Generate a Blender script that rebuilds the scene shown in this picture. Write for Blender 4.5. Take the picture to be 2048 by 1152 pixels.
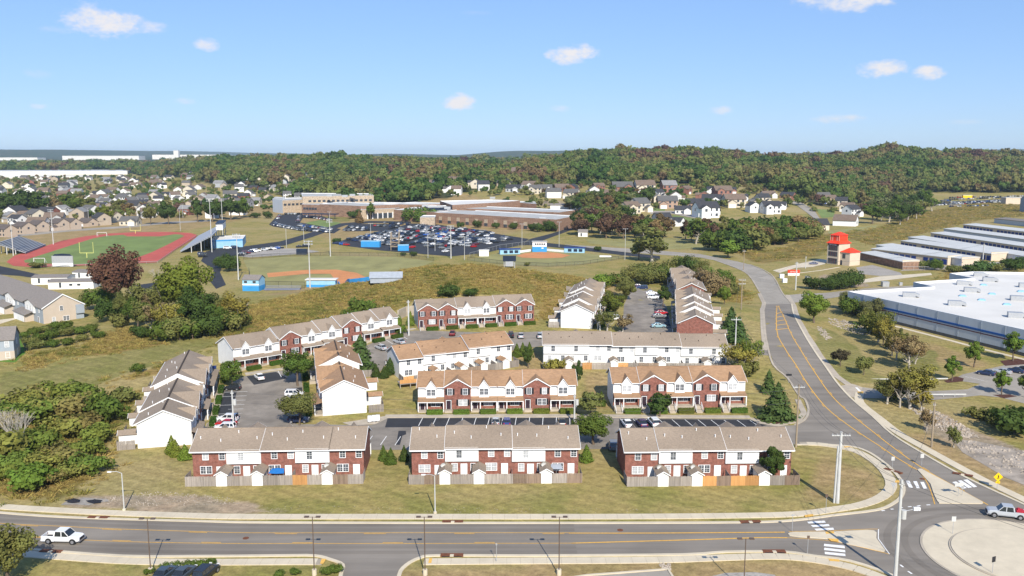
import bpy, bmesh, math, random
import numpy as np
from mathutils import Vector, Matrix
rad = math.radians
for _o in list(bpy.data.objects): bpy.data.objects.remove(_o)
scene = bpy.context.scene
COL = scene.collection

# ------------------------------------------------------------------ camera
cam = bpy.data.cameras.new('camera'); cam.lens = 30.674; cam.sensor_width = 36
cam.clip_start = 1; cam.clip_end = 40000
camo = bpy.data.objects.new('camera', cam); COL.objects.link(camo)
camo.location = (0, 0, 52); camo.rotation_euler = (rad(90 - 8.603), 0, 0)
scene.camera = camo

# ------------------------------------------------------------------ light and exposure
SUN_EL, SUN_SIDE = 36.0, 13.5          # height above the horizon; swing to the right of straight behind the camera
sun = bpy.data.lights.new('sun', 'SUN'); sun.energy = 4.9; sun.angle = rad(0.55); sun.color = (1.0, 0.935, 0.82)
suno = bpy.data.objects.new('sun', sun); COL.objects.link(suno)
_sd = Vector((math.sin(rad(SUN_SIDE)) * math.cos(rad(SUN_EL)), -math.cos(rad(SUN_SIDE)) * math.cos(rad(SUN_EL)), math.sin(rad(SUN_EL))))
suno.rotation_euler = _sd.to_track_quat('Z', 'Y').to_euler()
suno.location = _sd * 300
vs = scene.view_settings
vs.view_transform = 'Standard'; vs.look = 'None'; vs.gamma = 1; vs.use_curve_mapping = False; vs.exposure = 0.36

world = bpy.data.worlds.new('World'); scene.world = world; world.use_nodes = True
def build_world():
    nt = world.node_tree; N = nt.nodes; L = nt.links; N.clear()
    out = N.new('ShaderNodeOutputWorld'); bg = N.new('ShaderNodeBackground'); bg.inputs[1].default_value = 0.1
    sky = N.new('ShaderNodeTexSky'); sky.sky_type = 'NISHITA'; sky.sun_disc = False
    sky.sun_elevation = rad(SUN_EL); sky.sun_rotation = rad(180 - SUN_SIDE)
    sky.altitude = 0; sky.air_density = 1.0; sky.dust_density = 0.0; sky.ozone_density = 6.0
    # small fair-weather clouds, given as bearings (degrees right of north, degrees up) with half sizes
    tc = N.new('ShaderNodeTexCoord'); sep = N.new('ShaderNodeSeparateXYZ'); L.new(tc.outputs['Generated'], sep.inputs[0])
    def m(op, a, b=None, clamp=False):
        n = N.new('ShaderNodeMath'); n.operation = op; n.use_clamp = clamp
        for i, v in enumerate((a, b)):
            if v is None: continue
            if isinstance(v, (int, float)): n.inputs[i].default_value = v
            else: L.new(v, n.inputs[i])
        return n.outputs[0]
    az = m('MULTIPLY', m('ARCTAN2', sep.outputs[0], sep.outputs[1]), 57.2958)
    el = m('MULTIPLY', m('ARCSINE', sep.outputs[2]), 57.2958)
    cmb = N.new('ShaderNodeCombineXYZ'); L.new(az, cmb.inputs[0]); L.new(m('MULTIPLY', el, 1.7), cmb.inputs[1])
    def noise(scale, det, rough, z):
        mp = N.new('ShaderNodeVectorMath'); mp.operation = 'ADD'; mp.inputs[1].default_value = (z * 7.3, z * 3.1, z); L.new(cmb.outputs[0], mp.inputs[0])
        n = N.new('ShaderNodeTexNoise'); n.inputs['Scale'].default_value = scale; n.inputs['Detail'].default_value = det; n.inputs['Roughness'].default_value = rough
        L.new(mp.outputs[0], n.inputs['Vector']); return n.outputs[0]
    n1 = noise(0.55, 6, 0.62, 1.0); n2 = noise(1.6, 6, 0.62, 4.0)
    nn = m('ADD', m('MULTIPLY', m('SUBTRACT', n1, 0.5), 2.2), m('MULTIPLY', m('SUBTRACT', n2, 0.5), 1.3))
    clouds = [(-24.5, 8.4, 2.5, 1.0, 1.0), (-21.7, 8.0, 1.1, .45, .6), (-18.8, 7.0, .95, .5, .7), (-27.0, 7.9, 1.2, .3, .3),
              (-3.4, 3.45, 1.35, .65, .95), (3.9, 6.4, 1.8, .75, .95), (20.6, 9.9, 3.6, 1.0, .95), (22.2, 5.55, 1.75, .65, 1.0),
              (25.0, 5.25, 1.0, .55, .95), (3.0, 3.0, .8, .3, .45), (13.3, 2.9, .9, .35, .55), (20.2, 2.4, 1.7, .35, .6),
              (-20.2, 3.5, .7, .25, .45), (-28.0, 3.15, .7, .22, .6), (-30.4, 3.2, .6, .25, .6), (-27.9, 5.2, 1.0, .35, .3),
              (-2.3, 8.9, 1.2, .2, .25), (27, 2.2, 1.2, .2, .3)]
    clouds = [(a, e * math.cos(rad(a)), u, v, o) for a, e, u, v, o in clouds]
    R = random.Random(4)
    for k in range(4):
        clouds.append((R.choice((-1, 1)) * R.uniform(38, 175), R.uniform(4, 26), R.uniform(1.2, 3.4), R.uniform(.6, 1.2), R.uniform(.5, 1)))
    tot = None; totb = None
    for (ca, ce, sa, se, op) in clouds:
        dx = m('DIVIDE', m('SUBTRACT', az, ca), sa); dy = m('DIVIDE', m('SUBTRACT', el, ce), se)
        r2 = m('ADD', m('MULTIPLY', dx, dx), m('MULTIPLY', dy, dy))
        v = m('SUBTRACT', m('ADD', 0.92, nn), r2)
        v = m('MULTIPLY', m('MULTIPLY', v, 0.95, True), op)
        tot = v if tot is None else m('MAXIMUM', tot, v)
    mr = N.new('ShaderNodeMapRange'); mr.interpolation_type = 'SMOOTHSTEP'; mr.inputs[1].default_value = 0.0; mr.inputs[2].default_value = 1.0
    L.new(tot, mr.inputs[0])
    mix = N.new('ShaderNodeMixRGB'); mix.inputs[2].default_value = (6.9, 6.75, 6.95, 1)
    L.new(mr.outputs[0], mix.inputs[0]); gm = N.new('ShaderNodeGamma'); gm.inputs[1].default_value = .58; L.new(sky.outputs[0], gm.inputs[0])
    tn = N.new('ShaderNodeMixRGB'); tn.blend_type = 'MULTIPLY'; tn.inputs[0].default_value = 1; tn.inputs[2].default_value = (1.45, 1.79, 2.42, 1); L.new(gm.outputs[0], tn.inputs[1])
    L.new(tn.outputs[0], mix.inputs[1])
    L.new(mix.outputs[0], bg.inputs[0]); L.new(bg.outputs[0], out.inputs[0])
build_world()
world.cycles.sampling_method = 'MANUAL'; world.cycles.sample_map_resolution = 256
scene.cycles.max_bounces = 6; scene.cycles.diffuse_bounces = 2; scene.cycles.glossy_bounces = 2
scene.cycles.transparent_max_bounces = 12; scene.cycles.volume_bounces = 0
scene.cycles.use_denoising = True
scene.cycles.caustics_reflective = False; scene.cycles.caustics_refractive = False

# --- terrain
def ss(a, b, t):
    t = np.clip((t - a) / (b - a), 0, 1); return t * t * (3 - 2 * t)
_UP = [-2000,-400, 0, 300, 400, 450, 600, 700, 800, 900, 1000, 1050, 1100, 1150, 1250, 1350, 1450, 1500, 1600, 1700, 1760, 1800, 1850, 1950, 2048, 2400, 4000]
_UC = [4,4, 4, 6, 22, 32, 36, 35, 30, 25, 22, 26, 34, 42, 47, 51, 46, 37, 35, 42, 50, 54, 45, 43, 42, 40, 30]
_UM = ([-2000, 650, 850, 1550, 1700, 4000], [0, 0, 1, 1, 0, 0])
def H(x, y):
    x = np.asarray(x, float); y = np.asarray(y, float)
    ramp = 5.2 * ss(160, 262, y) * ss(-170, -55, x) * (1 - ss(66, 105, x)) * (1 - ss(268, 315, y))
    sx = np.where(x < -18, 35.0, 45.0); sy = np.where(y < 305, 33.0, 17.0)
    mound = 14.3 * np.exp(-0.5 * ((x + 18) / sx) ** 2 - 0.5 * ((y - 305) / sy) ** 2) * (1 - ss(40, 85, x))
    d = ramp - mound
    z = 0.5 * (ramp + mound + np.sqrt(d * d + 1.0)) - 0.5 * np.exp(-(d * d) / 8) * 0 - 0.5 * 1.0 / np.sqrt(d * d + 1.0)
    yy = np.maximum(y, 50.0); px = 1024 + 1745 * x / yy
    M = np.interp(px, *_UM); C = np.interp(px, _UP, _UC)
    b = 16 * ss(700, 1040, y) * M
    far = b + (C - 16 * M) * ss(960, 1700, y)
    far = far * (1 - ss(1750, 2700, y)) + (0.35 * C + 12) * ss(1750, 2700, y)
    far = far + 17 * ss(2900, 4300, y) * (1 - np.interp(px, [380, 520], [0, 1]))
    hills = 62 + 26 * np.sin(x / 900.0 + 1.3) + 14 * np.sin(x / 370.0) + 8 * np.sin(x / 150. + 2)
    hills = hills + 16 * (1 - ss(-3600, -1200, x)) + 16 * ss(1500, 3500, x) 
    far = far + np.maximum(hills - 20, 10) * ss(5200, 7600, y)
    # ditch beside the right-hand road
    w = np.maximum(y, 1.0)
    return z + far
# --- end terrain
def h(x, y): return float(H(x, y))

# ------------------------------------------------------------------ mesh building
class MB:
    def __init__(s): s.v = []; s.f = []; s.m = []
    def poly(s, pts, m=0):
        n = len(s.v); s.v += [tuple(p) for p in pts]; s.f.append(tuple(range(n, n + len(pts)))); s.m.append(m); return s
    def box(s, x0, x1, y0, y1, z0, z1, m=0, top=None):
        n = len(s.v)
        s.v += [(x0, y0, z0), (x1, y0, z0), (x1, y1, z0), (x0, y1, z0), (x0, y0, z1), (x1, y0, z1), (x1, y1, z1), (x0, y1, z1)]
        for f in ((0, 3, 2, 1), (4, 5, 6, 7), (0, 1, 5, 4), (1, 2, 6, 5), (2, 3, 7, 6), (3, 0, 4, 7)): s.f.append(tuple(n + i for i in f))
        s.m += [m, m if top is None else top, m, m, m, m]; return s
    def slab(s, pts, th, m=0):
        n = len(s.v); k = len(pts)
        s.v += [tuple(p) for p in pts] + [(p[0], p[1], p[2] - th) for p in pts]
        s.f.append(tuple(range(n, n + k))); s.f.append(tuple(range(n + 2 * k - 1, n + k - 1, -1))); s.m += [m, m]
        for i in range(k):
            j = (i + 1) % k; s.f.append((n + i, n + k + i, n + k + j, n + j)); s.m.append(m)
        return s
    def extr(s, prof, axis, a, b, m=0):       # prof: 2-D polygon; extruded along axis 'x' (prof=y,z), 'y' (prof=x,z) or 'z' (prof=x,y)
        k = len(prof); n = len(s.v)
        for t in (a, b):
            for (p, q) in prof: s.v.append((t, p, q) if axis == 'x' else (p, t, q) if axis == 'y' else (p, q, t))
        s.f.append(tuple(range(n + k - 1, n - 1, -1))); s.f.append(tuple(range(n + k, n + 2 * k))); s.m += [m, m]
        for i in range(k):
            j = (i + 1) % k; s.f.append((n + i, n + j, n + k + j, n + k + i)); s.m.append(m)
        return s
    def tube(s, p0, p1, r0, r1=None, k=8, m=0, cap=True):
        r1 = r0 if r1 is None else r1; p0 = Vector(p0); p1 = Vector(p1); d = (p1 - p0)
        if d.length < 1e-6: return s
        q = d.to_track_quat('Z', 'Y'); n = len(s.v)
        for (p, r) in ((p0, r0), (p1, r1)):
            for i in range(k):
                a = 2 * math.pi * i / k; s.v.append(tuple(p + q @ Vector((r * math.cos(a), r * math.sin(a), 0))))
        for i in range(k):
            j = (i + 1) % k; s.f.append((n + i, n + j, n + k + j, n + k + i)); s.m.append(m)
        if cap:
            s.f.append(tuple(range(n + k - 1, n - 1, -1))); s.f.append(tuple(range(n + k, n + 2 * k))); s.m += [m, m]
        return s
    def ball(s, c, r, m=0, k=8, sz=1):
        n = len(s.v); rings = k // 2
        for i in range(1, rings):
            t = math.pi * i / rings
            for j in range(k):
                a = 2 * math.pi * j / k; s.v.append((c[0] + r * math.sin(t) * math.cos(a), c[1] + r * math.sin(t) * math.sin(a), c[2] + r * sz * math.cos(t)))
        for i in range(rings - 2):
            for j in range(k):
                q = (j + 1) % k; s.f.append((n + i * k + j, n + i * k + k + j, n + i * k + k + q, n + i * k + q)); s.m.append(m)
        s.f.append(tuple(n + j for j in range(k))); s.f.append(tuple(n + (rings - 2) * k + j for j in reversed(range(k)))); s.m += [m, m]
        return s
    def mesh(s, name, mats):
        me = bpy.data.meshes.new(name); me.from_pydata(s.v, [], s.f)
        for m in (mats if isinstance(mats, (list, tuple)) else [mats]): me.materials.append(m)
        if len(me.materials) > 1: me.polygons.foreach_set('material_index', s.m)
        me.update(); return me
    def build(s, name, mats, parent=None, loc=(0, 0, 0), rz=0): return put(name, s.mesh(name, mats), parent, loc, rz)

def put(name, me, parent=None, loc=(0, 0, 0), rz=0, scale=None):
    o = bpy.data.objects.new(name, me); COL.objects.link(o)
    if parent is not None: o.parent = parent
    o.location = loc
    if rz: o.rotation_euler = (0, 0, rz)
    if scale is not None: o.scale = scale if isinstance(scale, tuple) else (scale,) * 3
    return o
def tag(o, label, cat=None, group=None, kind=None):
    o['label'] = label
    if cat: o['category'] = cat
    if group: o['group'] = group
    if kind: o['kind'] = kind
    return o
def thing(name, label, cat, loc=(0, 0, 0), rz=0, group=None):
    return tag(put(name, None, None, loc, rz), label, cat, group)
def structure(o): o['kind'] = 'structure'; return o
def copy_tree(o, parent=None):
    c = o.copy(); COL.objects.link(c)
    if parent is not None: c.parent = parent
    for ch in KIDS.get(o.name, []): copy_tree(ch, c)
    return c
KIDS = {}

# ------------------------------------------------------------------ materials
def mat(name, col, rough=0.85, var=0.18, scale=1.0, stretch=(1, 1, 1), col2=None, objcol=False, metal=0.0, bump=0.0, space='world', detail=5, big=0.0, spec=0.3):
    m = bpy.data.materials.new(name); m.use_nodes = True; nt = m.node_tree; N = nt.nodes; L = nt.links
    b = N['Principled BSDF']; b.inputs['Roughness'].default_value = rough; b.inputs['Metallic'].default_value = metal
    b.inputs['Specular IOR Level'].default_value = spec
    if space == 'world':
        g = N.new('ShaderNodeNewGeometry'); src = g.outputs['Position']
    else:
        g = N.new('ShaderNodeTexCoord'); src = g.outputs['Object']
    mp = N.new('ShaderNodeVectorMath'); mp.operation = 'MULTIPLY'; mp.inputs[1].default_value = stretch; L.new(src, mp.inputs[0])
    n = N.new('ShaderNodeTexNoise'); n.inputs['Scale'].default_value = scale; n.inputs['Detail'].default_value = detail; n.inputs['Roughness'].default_value = 0.6
    L.new(mp.outputs[0], n.inputs['Vector'])
    rmp = N.new('ShaderNodeMapRange'); rmp.inputs[1].default_value = 0.3; rmp.inputs[2].default_value = 0.7; L.new(n.outputs[0], rmp.inputs[0])
    fac = rmp.outputs[0]
    if objcol:
        oi = N.new('ShaderNodeObjectInfo'); base = oi.outputs['Color']
        hs = N.new('ShaderNodeMixRGB'); hs.blend_type = 'MULTIPLY'; hs.inputs[0].default_value = 1
        rr = N.new('ShaderNodeMapRange'); rr.inputs[3].default_value = 1 - var; rr.inputs[4].default_value = 1 + var; L.new(fac, rr.inputs[0])
        L.new(base, hs.inputs[1]); L.new(rr.outputs[0], hs.inputs[2]); colout = hs.outputs[0]
    else:
        mx = N.new('ShaderNodeMixRGB')
        c2 = col2 if col2 else tuple(min(1, c * (1 + var)) for c in col); c1 = col if col2 else tuple(c * (1 - var) for c in col)
        mx.inputs[1].default_value = (*c1, 1); mx.inputs[2].default_value = (*c2, 1); L.new(fac, mx.inputs[0]); colout = mx.outputs[0]
    if big:
        n2 = N.new('ShaderNodeTexNoise'); n2.inputs['Scale'].default_value = 0.09; n2.inputs['Detail'].default_value = 4; L.new(src, n2.inputs['Vector'])
        r2 = N.new('ShaderNodeMapRange'); r2.inputs[1].default_value = .3; r2.inputs[2].default_value = .7; r2.inputs[3].default_value = 1 - big; r2.inputs[4].default_value = 1 + big; L.new(n2.outputs[0], r2.inputs[0])
        h2 = N.new('ShaderNodeMixRGB'); h2.blend_type = 'MULTIPLY'; h2.inputs[0].default_value = 1; L.new(colout, h2.inputs[1]); L.new(r2.outputs[0], h2.inputs[2]); colout = h2.outputs[0]
    L.new(colout, b.inputs['Base Color'])
    if bump:
        bp = N.new('ShaderNodeBump'); bp.inputs['Strength'].default_value = bump; bp.inputs['Distance'].default_value = 0.05
        L.new(n.outputs[0], bp.inputs['Height']); L.new(bp.outputs[0], b.inputs['Normal'])
    return m

def brick_mat(name, c1, c2, mortar, sc=1.0):
    m = bpy.data.materials.new(name); m.use_nodes = True; nt = m.node_tree; N = nt.nodes; L = nt.links; b = N['Principled BSDF']
    b.inputs['Roughness'].default_value = .9; b.inputs['Specular IOR Level'].default_value = .2
    tc = N.new('ShaderNodeTexCoord'); sp = N.new('ShaderNodeSeparateXYZ'); L.new(tc.outputs['Object'], sp.inputs[0])
    ad = N.new('ShaderNodeMath'); ad.operation = 'ADD'; L.new(sp.outputs[0], ad.inputs[0]); L.new(sp.outputs[1], ad.inputs[1])
    cb = N.new('ShaderNodeCombineXYZ'); L.new(ad.outputs[0], cb.inputs[0]); L.new(sp.outputs[2], cb.inputs[1])
    br = N.new('ShaderNodeTexBrick'); br.inputs['Scale'].default_value = 1.0 / sc; br.inputs['Brick Width'].default_value = .22; br.inputs['Row Height'].default_value = .075
    br.inputs['Mortar Size'].default_value = .008; br.inputs['Color1'].default_value = (*c1, 1); br.inputs['Color2'].default_value = (*c2, 1); br.inputs['Mortar'].default_value = (*mortar, 1)
    L.new(cb.outputs[0], br.inputs['Vector'])
    n = N.new('ShaderNodeTexNoise'); n.inputs['Scale'].default_value = 1.6 / sc; n.inputs['Detail'].default_value = 6; L.new(cb.outputs[0], n.inputs['Vector'])
    r = N.new('ShaderNodeMapRange'); r.inputs[1].default_value = .3; r.inputs[2].default_value = .7; r.inputs[3].default_value = .72; r.inputs[4].default_value = 1.3; L.new(n.outputs[0], r.inputs[0])
    mm = N.new('ShaderNodeMixRGB'); mm.blend_type = 'MULTIPLY'; mm.inputs[0].default_value = 1; L.new(br.outputs[0], mm.inputs[1]); L.new(r.outputs[0], mm.inputs[2]); L.new(mm.outputs[0], b.inputs['Base Color'])
    return m

def siding_mat(name, col, lap=.13, depth=.012):
    m = mat(name, col, .55, .05, .6, space='object', spec=.35); nt = m.node_tree; N = nt.nodes; L = nt.links
    tc = N.new('ShaderNodeTexCoord'); sp = N.new('ShaderNodeSeparateXYZ'); L.new(tc.outputs['Object'], sp.inputs[0])
    md = N.new('ShaderNodeMath'); md.operation = 'FRACT'; dv = N.new('ShaderNodeMath'); dv.operation = 'DIVIDE'; dv.inputs[1].default_value = lap
    L.new(sp.outputs[2], dv.inputs[0]); L.new(dv.outputs[0], md.inputs[0])
    bp = N.new('ShaderNodeBump'); bp.inputs['Strength'].default_value = .5; bp.inputs['Distance'].default_value = depth; bp.invert = True
    L.new(md.outputs[0], bp.inputs['Height']); L.new(bp.outputs[0], N['Principled BSDF'].inputs['Normal'])
    return m

def leaf_mat(name, forest=False):
    m = bpy.data.materials.new(name); m.use_nodes = True; nt = m.node_tree; N = nt.nodes; L = nt.links; N.clear()
    out = N.new('ShaderNodeOutputMaterial'); df = N.new('ShaderNodeBsdfDiffuse'); tr = N.new('ShaderNodeBsdfTranslucent'); mx = N.new('ShaderNodeMixShader'); mx.inputs[0].default_value = .3
    oi = N.new('ShaderNodeObjectInfo'); at = N.new('ShaderNodeAttribute'); at.attribute_name = 'tint'
    if forest:
        nz = N.new('ShaderNodeTexNoise'); nz.inputs['Scale'].default_value = .0085; nz.inputs['Detail'].default_value = 3; L.new(oi.outputs['Location'], nz.inputs['Vector'])
        a1 = N.new('ShaderNodeMath'); a1.operation = 'MULTIPLY_ADD'; a1.inputs[1].default_value = .62; L.new(oi.outputs['Random'], a1.inputs[0])
        a0 = N.new('ShaderNodeMath'); a0.operation = 'MULTIPLY_ADD'; a0.inputs[1].default_value = 2.2; a0.inputs[2].default_value = -.99; L.new(nz.outputs[0], a0.inputs[0]); L.new(a0.outputs[0], a1.inputs[2])
        rp = N.new('ShaderNodeValToRGB'); L.new(a1.outputs[0], rp.inputs[0]); cr = rp.color_ramp
        cr.elements[0].position = 0; cr.elements[0].color = (.05, .085, .022, 1); cr.elements[1].position = 1; cr.elements[1].color = (.085, .045, .04, 1)
        for p, c in ((.2, (.075, .115, .028)), (.4, (.12, .14, .04)), (.60, (.155, .15, .055)), (.80, (.15, .11, .05)), (.92, (.12, .07, .05))):
            e = cr.elements.new(p); e.color = (*c, 1)
        base = rp.outputs[0]
    else: base = oi.outputs['Color']
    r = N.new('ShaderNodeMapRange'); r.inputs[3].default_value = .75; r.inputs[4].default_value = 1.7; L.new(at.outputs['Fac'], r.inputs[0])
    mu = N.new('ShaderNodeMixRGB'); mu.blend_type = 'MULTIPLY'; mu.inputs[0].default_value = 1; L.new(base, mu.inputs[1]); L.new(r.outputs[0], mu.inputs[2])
    hs = N.new('ShaderNodeHueSaturation'); hr = N.new('ShaderNodeMapRange'); hr.inputs[3].default_value = .485; hr.inputs[4].default_value = .515; L.new(at.outputs['Fac'], hr.inputs[0]); L.new(hr.outputs[0], hs.inputs['Hue']); L.new(mu.outputs[0], hs.inputs['Color'])
    L.new(hs.outputs[0], df.inputs[0]); L.new(hs.outputs[0], tr.inputs[0]); L.new(df.outputs[0], mx.inputs[1]); L.new(tr.outputs[0], mx.inputs[2]); L.new(mx.outputs[0], out.inputs[0])
    return m

M = {}
M['asphalt'] = mat('asphalt_road', (.225, .198, .165), .9, .16, .5, (.06, 1, 1), big=.14, detail=8)
M['asphalt_track'] = mat('asphalt_lane', (.195, .17, .14), .9, .16, .5, (.06, 1, 1), big=.12, detail=8)
M['asphalt_worn'] = mat('asphalt_worn', (.24, .21, .175), .9, .22, .35, big=.22, detail=9)
M['asphalt_new'] = mat('asphalt_sealed', (.036, .037, .042), .85, .2, .3, big=.12)
M['asphalt_pale'] = mat('asphalt_pale', (.33, .295, .245), .9, .12, .4, big=.12)
M['concrete'] = mat('concrete', (.60, .52, .385), .9, .08, .5, big=.06)
M['concrete_old'] = mat('concrete_old', (.43, .37, .29), .9, .14, .6, big=.1)
M['joint'] = mat('concrete_joint', (.36, .31, .24), .95, .1)
M['yellow'] = mat('road_yellow', (.72, .40, .07), .8, .18, 3)
M['white_paint'] = mat('road_white', (.8, .79, .76), .8, .12, 2)
M['tactile'] = mat('tactile_yellow', (.75, .44, .1), .8, .1, 4)
M['rust'] = mat('rusty_iron', (.16, .06, .03), .9, .3, 3)
M['siding'] = siding_mat('white_vinyl_siding', (.76, .755, .735))
M['siding_blue'] = siding_mat('blue_grey_siding', (.32, .36, .40))
M['siding_tan'] = siding_mat('tan_siding', (.50, .42, .34))
M['trim'] = mat('white_trim', (.80, .80, .80), .5, .04)
M['brick'] = brick_mat('red_brick', (.25, .078, .055), (.18, .058, .042), (.30, .20, .16))
M['brick_tan'] = brick_mat('brown_brick', (.27, .155, .10), (.22, .125, .085), (.32, .24, .18), 2)
M['brick_pale'] = brick_mat('pale_stone_brick', (.42, .33, .24), (.36, .28, .2), (.48, .4, .3), 2)
M['shingle_tan'] = mat('tan_grey_shingle', (.27, .213, .16), .95, .16, 3.2, (1, 1, 1), space='object', detail=8, big=.13)
M['shingle_orange'] = mat('orange_brown_shingle', (.32, .196, .112), .95, .18, 2.4, (.5, 1, 1), space='object', detail=8, big=.14)
M['shingle_dark'] = mat('dark_ridge', (.06, .045, .035), .95, .2)
M['shingle_grey'] = mat('grey_shingle', (.22, .195, .175), .95, .15, 2, space='object')
M['glass'] = mat('window_glass', (.05, .06, .075), .12, .4, .9, spec=.7)
M['blind'] = mat('window_blind', (.40, .41, .42), .35, .25, 1.2, spec=.5)
M['black'] = mat('black_paint', (.02, .02, .024), .6, .2)
M['door_dark'] = mat('dark_door', (.035, .02, .03), .5, .2)
M['door_white'] = mat('white_door', (.74, .75, .76), .5, .05)
M['wood_grey'] = mat('weathered_grey_wood', (.29, .255, .225), .95, .3, 1.0, (5, 5, .25), detail=6)
M['wood_brown'] = mat('weathered_brown_wood', (.24, .175, .13), .95, .3, 1.0, (5, 5, .25), detail=6)
M['wood_new'] = mat('new_cedar_wood', (.52, .27, .10), .9, .2, 1.0, (5, 5, .25), detail=6)
def vary(m):
    N = m.node_tree.nodes; L = m.node_tree.links; b = N['Principled BSDF']; src = b.inputs['Base Color'].links[0].from_socket
    oi = N.new('ShaderNodeObjectInfo'); q = N.new('ShaderNodeMixRGB'); q.blend_type = 'MULTIPLY'; q.inputs[0].default_value = 1; L.new(src, q.inputs[1]); L.new(oi.outputs['Color'], q.inputs[2]); L.new(q.outputs[0], b.inputs['Base Color'])
for k in ('wood_grey', 'wood_brown', 'wood_new'): vary(M[k])
M['galv'] = mat('galvanised_steel', (.42, .43, .44), .5, .1, 2, metal=.3)
M['steel_brown'] = mat('bronze_steel', (.12, .085, .065), .6, .15, 2)
M['pole_wood'] = mat('pole_wood', (.30, .24, .17), .95, .2, 1, (6, 6, .3))
M['pole_pale'] = mat('pale_pole', (.5, .5, .48), .7, .1, 1)
M['car'] = mat('car_paint', (1, 1, 1), .25, .02, objcol=True, spec=.6)
M['car_glass'] = mat('car_glass', (.02, .025, .03), .08, .2, spec=.8)
M['tyre'] = mat('tyre_rubber', (.02, .02, .02), .9, .2)
M['rim'] = mat('wheel_rim', (.4, .4, .42), .35, .1, metal=.6)
M['lamp_red'] = mat('tail_lamp', (.35, .01, .01), .3, .1)
M['lamp_clear'] = mat('head_lamp', (.75, .76, .78), .2, .05)
M['plain'] = mat('tinted_paint', (1, 1, 1), .7, .08, objcol=True)
M['plain_roof'] = mat('tinted_shingle', (1, 1, 1), .95, .14, .5, objcol=True)
M['track'] = mat('red_track', (.46, .095, .07), .9, .1, .3, big=.08)
M['clay'] = mat('orange_clay', (.56, .235, .09), .95, .1, .3, big=.08)
M['turf'] = mat('green_turf', (.17, .225, .062), .95, .14, .12, (1, .35, 1), big=.10)
M['turf_dry'] = mat('dry_turf', (.27, .25, .095), .95, .14, .12, (1, .35, 1), big=.12)
M['blue'] = mat('sky_blue_paint', (.04, .27, .58), .6, .08, .5)
M['blue_dark'] = mat('dark_blue_door', (.015, .04, .20), .5, .15, .5)
M['blue_pale'] = mat('pale_blue_block', (.28, .50, .66), .7, .08, .5)
M['roof_white'] = mat('white_membrane', (.68, .655, .60), .7, .05, .1, big=.04)
M['roof_metal'] = mat('pale_metal_roof', (.55, .55, .52), .6, .06, .3, (1, 1, 1), big=.05)
M['roof_grey'] = mat('grey_flat_roof', (.42, .42, .40), .9, .12, .15, big=.1)
M['wall_grey'] = mat('grey_metal_wall', (.50, .55, .60), .6, .05, .6, (1, 1, .1), spec=.4)
M['stripe_blue'] = mat('blue_stripe', (.01, .09, .32), .5, .05)
M['red_metal'] = mat('bright_red_metal', (.78, .055, .018), .45, .05)
M['stucco'] = mat('pale_stucco', (.60, .50, .385), .9, .07, .5)
M['bark'] = mat('bark', (.14, .105, .075), .95, .3, 2, (1, 1, .3))
M['bark_pale'] = mat('pale_bark', (.42, .38, .32), .95, .2, 2, (1, 1, .3))
M['leaf'] = leaf_mat('leaf'); M['leaf_forest'] = leaf_mat('forest_leaf', True)
M['mulch'] = mat('dark_mulch', (.085, .035, .025), .98, .3, 2)
M['rock'] = mat('pale_rock', (.34, .29, .235), .95, .35, .35)
M['gravel'] = mat('pale_gravel', (.34, .31, .27), .95, .3, 1.5, big=.15)
M['dirt'] = mat('bare_dirt', (.36, .25, .15), .95, .2, .4, big=.15)
M['tarp'] = mat('blue_tarp', (.02, .17, .48), .5, .08)
M['tent'] = mat('grey_canvas', (.33, .36, .40), .7, .1)
M['navy'] = mat('navy_container', (.015, .025, .05), .5, .1)
M['wire'] = mat('power_wire', (.09, .09, .09), .6, .1)
M['sign_yellow'] = mat('sign_yellow', (.85, .52, .01), .5, .03)
M['lake_hill'] = mat('far_wood', (.05, .075, .035), .95, .3, .01)

# ------------------------------------------------------------------ the ground sheet
def inside(poly, X, Y):
    r = np.zeros(X.shape, bool); n = len(poly); j = n - 1
    for i in range(n):
        xi, yi = poly[i]; xj, yj = poly[j]
        c = ((yi > Y) != (yj > Y)) & (X < (xj - xi) * (Y - yi) / (yj - yi + 1e-9) + xi)
        r ^= c; j = i
    return r
Z_ROUGH = [[(-98.7,184.9),(-89.1,195.5),(-81.9,200.7),(-76.4,223.4),(-81.7,239.6),(-87.3,298.1),(-72.0,307.3),(-64.5,366.4),(-36.1,306.4),(-21.8,303.9),(-13.0,305.3),(-0.7,301.9),(15.1,303.5),(43.2,361.8),(31.6,285.5),(20.1,275.1),(13.7,249.3),(8.1,249.3),(7.9,267.4),(-3.8,273.0),(-29.7,270.5),(-35.8,262.8),(-53.8,240.0),(-75.0,223.2)],
           [(92.7,385.4),(94.6,366.4),(88.5,326.0),(82.2,306.9),(75.8,313.9)], [(121.5,473.0),(151.6,491.1),(205.0,579.6),(257.9,627.9),(302.9,690.0),(379.8,813.5),(527.6,987.0),(628.5,1063.1),(454.0,765.6),(384.6,717.3),(293.1,610.9),(242.9,544.6),(209.2,507.8),(218.1,561.6),(162.0,456.2),(133.0,429.9),(119.4,425.9)], [(181.5,366.4),(202.1,399.2),(231.1,390.5),(221.6,374.1)],
           [(-100.1,164.6),(-97.7,171.1),(-86.6,181.2),(-87.0,188.1),(-83.3,184.5),(-74.9,155.5),(-68.5,135.4),(-69.1,127.0),(-80.0,130.0)], [(-124.7,215.9),(-123.7,226.1),(-114.9,224.4),(-114.9,240.1),(-113.3,250.8),(-101.1,239.0),(-91.5,225.3),(-99.2,221.6),(-104.8,216.8),(-115.0,216.9),(-116.1,204.7)]]
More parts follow.
